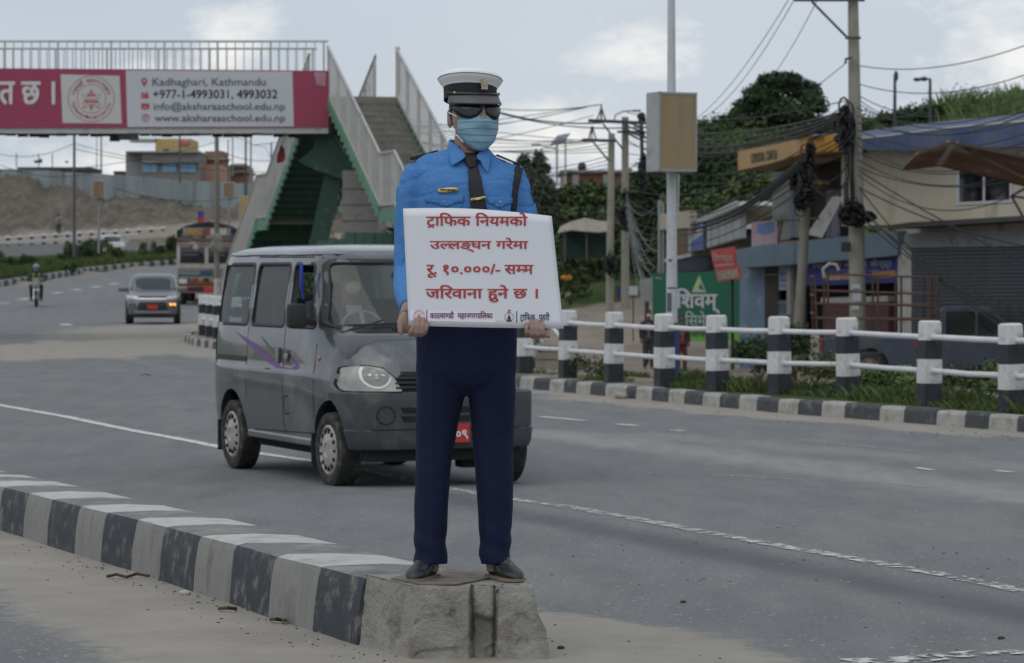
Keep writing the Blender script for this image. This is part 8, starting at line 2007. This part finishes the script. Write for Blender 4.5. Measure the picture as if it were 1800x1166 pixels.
# tall grass on the ridge and slopes
pts = []
for i in range(60000):
    px = r2.uniform(1180, 2100); d = r2.uniform(120, 184) if r2.random() < .7 else r2.uniform(172, 184); x, y, z = W2(px, d)
    if noise.noise(Vector((x * .09, y * .05, 5))) > -.12 or d > 176: pts.append((x, y, z - .05))
v, f = blades(pts, .75, .035, .9, 1); o = np_mesh('tall_grass', v, f, GRSH); tag(o, kind='stuff')
pts = [W2(r2.uniform(1650, 2100), r2.uniform(150, 182)) for i in range(9000)]; pts = [(x, y, z) for x, y, z in pts if noise.noise(Vector((x * .35, y * .1, 8))) > -.1]
v, f = blades(pts, 2.0, .05, .5, 1); o = np_mesh('reeds', v, f, GRSH); tag(o, kind='stuff')

BARK = M('bark', (.075, .06, .045), .9, .25, 6, bump=.5)
def tree(name, label, px, ytop, ybase, d, wpx, lumps, n, size, mat, group=None, trunk_w=.12, cat='tree'):
    """lumps as (px, py, rx px, ry px)"""
    base = P(px, ybase, d); t = thing(name, label, cat, base, 0, group); k = d / F
    LL = []
    for a, b, rx, ry in lumps:
        c = P(a, b, d + rnd.uniform(-.25, .25) * wpx * k) - base; LL.append((c.x, c.y, c.z, rx * k, rx * k * .9, ry * k))
    v, f = leaves(LL, n, size, shell=.35); o = np_mesh('crown', v, f, mat, t)
    m_ = MB(); H = (ybase - ytop) * k; top = Vector((0, 0, H * .62)); m_.tube([(0, 0, -.5), (.1 * trunk_w * 3, 0, H * .3), tuple(top)], [trunk_w * 1.3, trunk_w, trunk_w * .5], 8)
    for l in LL[:8]:
        e = Vector(l[:3]); s0 = Vector((0, 0, min(H * .55, max(.1, e.z * .45)))); m_.tube([s0, s0.lerp(e, .5) + Vector((0, 0, -.1 * H * .2)), e], [trunk_w * .5, trunk_w * .32, trunk_w * .12], 6)
    m_.build('trunk', BARK, t, smooth=True); return t
tree('tree', 'big round dark green tree on top of the ridge', 1375, 128, 232, 176, 160, [(1340, 170, 34, 22), (1375, 152, 34, 24), (1412, 165, 32, 24), (1318, 192, 30, 20), (1430, 190, 26, 22), (1365, 195, 40, 24), (1395, 205, 36, 20), (1300, 205, 18, 12), (1350, 142, 18, 12), (1395, 140, 16, 10), (1310, 218, 34, 14), (1360, 222, 40, 14), (1420, 220, 40, 14), (1332, 160, 14, 10), (1428, 172, 18, 14)], 24000, .13, LEAFD, trunk_w=.3)
tree('tree', 'grey green feathery tree behind the mannequin shoulder', 935, 264, 420, 112, 70, [(922, 290, 14, 18), (948, 288, 14, 20), (935, 315, 26, 24), (915, 330, 22, 24), (955, 335, 20, 26), (935, 370, 34, 30), (965, 375, 22, 26), (905, 380, 24, 30), (960, 300, 9, 12)], 9500, .085, M('leaf_grey', (.060, .078, .045), .8, .25, 1, island=.4))
tree('tree', 'dark leafy tree to the right of the twin concrete poles', 1148, 300, 480, 112, 80, [(1130, 335, 24, 30), (1150, 325, 22, 30), (1125, 380, 28, 34), (1155, 390, 26, 36), (1110, 350, 18, 26), (1140, 430, 34, 34), (1120, 320, 12, 14)], 9000, .11, LEAFD)
tree('tree', 'dark tree filling the gap behind the tan box sign', 1250, 255, 420, 128, 110, [(1240, 290, 30, 26), (1275, 300, 34, 30), (1225, 330, 34, 34), (1265, 345, 40, 34), (1300, 330, 28, 28), (1240, 375, 40, 30)], 11000, .13, LEAFD)
tree('tree', 'deep green tree standing under the cafe sign', 1330, 290, 430, 112, 90, [(1310, 320, 24, 22), (1340, 330, 28, 26), (1318, 360, 30, 26), (1350, 370, 26, 24), (1290, 350, 22, 24)], 8000, .11, LEAF)
tree('tree', 'bright green tree left of the twin concrete poles', 1010, 330, 470, 118, 100, [(975, 360, 24, 22), (1005, 350, 26, 22), (1035, 345, 26, 24), (1060, 350, 20, 22), (990, 390, 34, 26), (985, 430, 34, 24), (1110, 370, 20, 30)], 10000, .12, LEAF)
tree('tree', 'low spreading tree on the ridge right of the tall pole', 1655, 190, 225, 170, 90, [(1600, 205, 24, 12), (1640, 200, 30, 14), (1680, 202, 28, 14), (1560, 210, 18, 9)], 7000, .16, LEAFD)
# bushes by the clinic shop and in the verge
def bush(label, px, d, w, h, n, size, mat, group=None, surf=gz, z=None):
    x = P(px, 500, d).x; zz = surf(x, d) if z is None else z; t = thing('bush', label, 'bush', (x, d, zz), 0, group)
    LL = [(rnd.uniform(-.5, .5) * w, rnd.uniform(-.3, .3) * w, h * rnd.uniform(.25, .6), w * rnd.uniform(.25, .42), w * rnd.uniform(.25, .4), h * rnd.uniform(.3, .45)) for _ in range(6)]
    v, f = leaves(LL, n, size, shell=.2); np_mesh('foliage', v, f, mat, t)
    m_ = MB()
    for l in LL: m_.tube([(0, 0, -.05), (l[0] * .6, l[1] * .6, l[2] * .7)], [.02, .008], 5)
    m_.build('stem', BARK, t); return t
bush('dark bush against the blue side wall of the clinic shop', 1332, 62, 1.0, 1.1, 2600, .05, LEAFD, z=P(1332, 668, 62).z)
bush('leafy dark bush under the tilted concrete pole', 1400, 60, 1.1, 1.25, 3000, .05, LEAFD, z=P(1400, 668, 60).z)
bush('low bush at the tail of the pickup', 1432, 58, .8, .6, 1500, .045, LEAFO, z=P(1432, 672, 58).z)
bush('pale green bush between two guard rail posts at the right edge', 1700, 36.5, 1.1, .55, 4200, .028, LEAF, z=road_z(30) + .10)
bush('feathery weed clump in front of the pickup wheel', 1580, 38.5, .9, .42, 3200, .026, M('leaf_lime', (.085, .13, .035), .8, .25, 1, island=.4), z=road_z(30) + .10)
bush('weed tuft at the foot of the third post from the right', 1480, 36.2, .35, .28, 700, .022, LEAF, z=road_z(30) + .14)
bush('tall thin weeds beside the concrete steps', 1045, 42.5, .5, .55, 900, .022, LEAFO, z=road_z(30) + .12)
# verge grass, nearest things first
pts = []
for i in range(52000):
    y = r2.uniform(29, 58); s_ = .12 + abs(r2.gauss(0, 1.7)); x = fence_x(y) + s_ - .18; px = 900 + F * x / y
    g = grass_amt(x, y) + .5 * noise.noise(Vector((x * .9, y * .9, 2)))
    if px > 920 and px < 1900 and g > .52: pts.append((x, y, max(gz(x, y), road_z(y) - 2)))
v, f = blades(pts, .085, .005, 1.1, 1); o = np_mesh('verge_grass', v, f, GRS); tag(o, kind='stuff')
pts = [p for p in pts if noise.noise(Vector((p[0] * .7, p[1] * .7, 12))) > .2][:4500]
v, f = blades(pts, .19, .007, .9, 1); o = np_mesh('weeds', v, f, GRS); tag(o, kind='stuff')
# rubble behind the verge
m_ = MB()
for i in range(260):
    px = r2.uniform(960, 1800); y = r2.uniform(44, 60); x = P(px, 500, y).x; z = gz(x, y); s_ = r2.uniform(.03, .12)
    ell(m_, (x, y, z + s_ * .3), s_, s_ * .8, s_ * .6, Matrix.Rotation(r2.uniform(0, 3), 4, 'Z'), 6, 4)
o = m_.build('rubble', M('rubble_grey', (.25, .22, .18), .9, .25, 3), None); tag(o, kind='stuff')
# left median: grass strip and palm-like bushes
pts = []
for i in range(30000):
    y = r2.uniform(135, 196); x = lk_x(y) - .35 - r2.random() ** 1.3 * (7 if y < 170 else 8); pts.append((x, y, road_z(y) + .10))
v, f = blades(pts, .5, .03, .6, 1); o = np_mesh('median_grass', v, f, GRS); tag(o, kind='stuff')
spots = [(8, 470, 30, 26), (30, 476, 26, 22), (52, 470, 22, 20), (112, 462, 30, 26), (138, 455, 36, 28), (160, 450, 34, 28), (182, 452, 30, 28), (122, 478, 20, 12), (205, 458, 18, 16), (262, 448, 26, 18), (304, 440, 26, 28), (285, 446, 16, 12), (-30, 478, 40, 30), (90, 470, 12, 10)]
for i, (px, py, w, h) in enumerate(spots):
    d = 152 + max(0, (482 - py)) * .9; k = d / F; x = P(px, 500, d).x; yb = py + h * .62
    labs = ['bushy green shrub on the grass median at the far left edge', 'low shrub second from the left edge on the grass median', 'shrub above the motorbike rider on the grass median', 'spiky shrub in front of the dark street pole foot', 'full shrub just right of the dark street pole', 'leafy shrub left of the pale parked car', 'shrub overlapping the pale car front on the median', 'small low plant nearest the kerb right of the street pole', 'small shrub right of the pale car tail', 'spreading shrub on the median above the silver car', 'dark shrub touching the left side of the lorry', 'small shrub between the silver car shrub and the lorry', 'shrub outside the left edge of the median row', 'tiny shrub right of the rider on the median']
    t = thing('shrub', labs[i], 'shrub', P(px, yb, d), 0, 'shrubs along the grass median')
    w *= 1.15; h *= 1.9
    LL = [(rnd.uniform(-.42, .42) * w * k, rnd.uniform(-.3, .3) * w * k, h * k * rnd.uniform(.3, .75), w * k * rnd.uniform(.2, .34), w * k * .28, h * k * rnd.uniform(.2, .34)) for _ in range(6)]
    v, f = leaves(LL, 1300, .10, shell=.1, aspect=.3); np_mesh('foliage', v, f, LEAFD if i % 3 else LEAF, t)
    m_ = MB(); [m_.tube([(0, 0, -.3), (l[0] * .5, l[1] * .5, l[2] * .7)], [.04, .015], 5) for l in LL]; m_.build('stem', BARK, t)
bvts = [W2(r2.uniform(1160, 1300), r2.uniform(178, 184)) for _ in range(10)]
# orange flowers spot on the bank
m_ = MB()
for k in range(14): ell(m_, P(995 + r2.gauss(0, 4), 487 + r2.gauss(0, 2.5), 96), .07, .07, .06, None, 6, 4)
o = m_.build('orange_flowers', M('flower_orange', (.42, .15, .02), .7, .2), None); tag(o, kind='stuff')
# litter and chips on the tarmac
LIT = M('grit_dark', (.045, .038, .03), .9, .3, 9); LIT2 = M('grit_pale', (.40, .38, .34), .9, .2, 9)
ma, mb2 = MB(), MB()
for i in range(420):
    if i < 230: px, py = r2.uniform(0, 700), 0; py = lerp_tab([(0, 940), (300, 1012), (641, 1140), (700, 1150)], px) + abs(r2.gauss(0, 26)) + 3
    elif i < 330: px, py = r2.uniform(960, 1800), r2.uniform(900, 1160)
    else: px, py = r2.uniform(930, 1800), 0; py = lerp_tab([(937, 688), (1400, 733), (1800, 764)], px) + abs(r2.gauss(0, 9)) + 1
    p = G(px, py); s_ = r2.uniform(.0015, .006) * (1.6 if i >= 330 else 1)
    ell(ma if r2.random() < .75 else mb2, (p.x, p.y, road_z(p.y) + s_ * .3), s_ * r2.uniform(1, 2.4), s_, s_ * .5, Matrix.Rotation(r2.uniform(0, 3), 4, 'Z'), 6, 4)
for m_, mt in ((ma, LIT), (mb2, LIT2)): o = m_.build('grit', mt, None); tag(o, kind='stuff')
TW = M('twig_brown', (.07, .05, .03), .9, .2)
for lab, pts_ in (('curled dead twig and leaves lying in the sand by the median', [(188, 1018), (205, 1017), (222, 1019), (240, 1016), (262, 1017)]), ('thin straw lying on the sand below the black median stone', [(385, 1075), (400, 1077), (415, 1075)]), ('small crumpled brown leaf by the kerb foot', [(476, 1094), (485, 1097), (495, 1095), (502, 1099)]), ('dark scrap on the tarmac left of the grey van', [(248, 660), (256, 659), (264, 661)])):
    m_ = MB(); m_.tube([Vector((G(a, b).x, G(a, b).y, road_z(G(a, b).y) + .012 + .008 * (k % 2))) for k, (a, b) in enumerate(pts_)], .008, 6); o = m_.build('twig', TW, None, smooth=True); tag(o, lab, 'litter')
for lab, px, py, s_ in (('lone dark stone on the tarmac right of the block', 1201, 1060, .011), ('small dark stone near the lower right corner', 1760, 1124, .012), ('pale pebble in the sand below the median', 325, 1046, .022), ('dark clod beside the foot of the broken block', 986, 1141, .012)):
    m_ = MB(); ell(m_, (0, 0, s_ * .4), s_ * 1.3, s_, s_ * .7, None, 8, 5); p = G(px, py); o = m_.build('pebble', LIT if 'dark' in lab else LIT2, None, smooth=True); o.location = (p.x, p.y, road_z(p.y)); tag(o, lab, 'stone')

# ================================================================== cables
def cable(a, b, sag, r, n=14):
    a, b = Vector(a), Vector(b); m_ = MB(); m_.tube([a.lerp(b, i / n) - Vector((0, 0, sag * 4 * (i / n) * (1 - i / n))) for i in range(n + 1)], r, 5); o = m_.build('overhead_cable', BLK, None, smooth=True); return o
def cab(x0, y0, d0, x1, y1, d1, sag=.4, r=.014, lab='thin black cable in the tangle strung between the utility poles', grp='overhead cables between the poles'):
    o = cable(P(x0, y0, d0), P(x1, y1, d1), sag, r); tag(o, lab, 'cable', grp)
LB2 = ('thin cable crossing the sky at upper right', 'cables crossing the upper right sky')
for a in ((1512, 116, 67, 1830, 70, 52, .25), (1513, 149, 67, 1830, 122, 52, .3), (1513, 170, 67, 1840, 150, 50, .5), (1513, 185, 67, 1840, 178, 50, .5), (1513, 178, 67, 1640, 172, 100, .5)): cab(*a, .011, *LB2)
LB3 = ('thin wire slanting down the sky left of the tall utility pole', 'slanting wires left of the tall utility pole')
for a in ((1386, 0, 66.8, 1222, 210, 103, .3), (1398, -4, 66.8, 1222, 214, 103, .5), (1437, 0, 66.8, 1345, 150, 100, .15), (1486, 112, 66.7, 1330, 218, 90, .1)): cab(*a, .010, *LB3)
r3 = random.Random(11)
# from beyond the stairs to the twin poles
LBA = ('thin cable running from the footbridge stairs to the twin poles cross arms', 'cables between the footbridge and the twin poles')
for i in range(9): cab(560, 150 + i * 12, 150, 1040 + r3.uniform(-16, 16), 187 + r3.choice((0, 16, 26, 58, 60)) + r3.uniform(-3, 3), 102, r3.uniform(.2, 1.0), .014, *LBA)
for i in range(9): cab(600, 190 + i * 10, 140, 1073, 246 + i * 7, 100, r3.uniform(.2, 1.2), .013, *LBA)
cab(780, 176, 120, 1057, 184, 102.7, .3, .016); cab(860, 192, 112, 1060, 216, 102.7, .2, .028); cab(860, 194, 112, 1150, 222, 102.7, .3, .024)
# twin poles on to the knot on the tall pole
LBB = ('cable spanning from the twin poles to the knot on the tall pole', 'cables between the twin poles and the tall pole')
for i in range(11): cab(1098 + r3.uniform(-4, 30), 198 + i * 9, 102.8, 1492, 178 + i * 6.5 + r3.uniform(-4, 4), 67, r3.uniform(.3, 1.1), .014, *LBB)
for i in range(4): cab(1100, 215 + i * 6, 102.6, 1480, 198 + i * 4, 66.9, .45 + .1 * i, .032, 'thick black cable sagging from the twin poles to the tall pole', 'thick cables from the twin poles to the tall pole')
for i in range(6): cab(1100, 330 + i * 18, 102.6, 1412, 262 + i * 14, 68.8, r3.uniform(.5, 1.3), .016)
for i in range(3): cab(1215, 395 + i * 8, 84, 1405, 285 + i * 6, 68.7, .3, .045 if i < 2 else .02)
# right of the tall pole
for i in range(10): cab(1508, 190 + i * 13, 66.8, 1830, 168 + i * 17 + r3.uniform(-6, 6), r3.uniform(52, 58), r3.uniform(.25, .8), .012, 'cable running from the tall pole across the cream building', 'cables crossing in front of the cream building')
for i, (y0, y1) in enumerate(((300, 480), (330, 440), (362, 620), (366, 560), (378, 560), (330, 600))): cab(1510, y0, 66.7, 1840, y1, 60, .1 + .08 * i, .016 if i != 2 else .022, 'cable dropping from the tall pole past the slate shutter', 'cables dropping in front of the shutter')
for i in range(5): cab(1424, 270 + i * 16, 68.6, 1498, 230 + i * 22, 67, r3.uniform(.1, .5), .016)
# curtain of service wires hanging right of the twin poles
LB4 = ('grey service wire hanging in the curtain right of the twin poles', 'service wires hanging right of the twin poles')
for i in range(16):
    cab(1101 + r3.uniform(-2, 3), 345 + r3.uniform(-15, 25), 102.5, 1158 + r3.uniform(-12, 4), 372 + r3.uniform(-10, 120), 92, r3.uniform(.3, 2.2), .012, *LB4)
for o in [x for x in S.objects if x.get('group') == LB4[1]]:
    o.data.materials[0] = M('cable_grey', (.14, .145, .15), .6, .1)
LB5 = ('thin wire in the sky under the footbridge deck', 'wires seen under the footbridge deck')
for i, (x0, y0, x1, y1) in enumerate(((-20, 266, 131, 252), (131, 252, 410, 280), (-20, 300, 380, 250), (131, 262, 560, 300), (380, 262, 520, 272), (380, 285, 520, 300), (200, 330, 430, 345), (0, 290, 180, 300))): cab(x0, y0, 165, x1, y1, 165, .5, .016, *LB5)
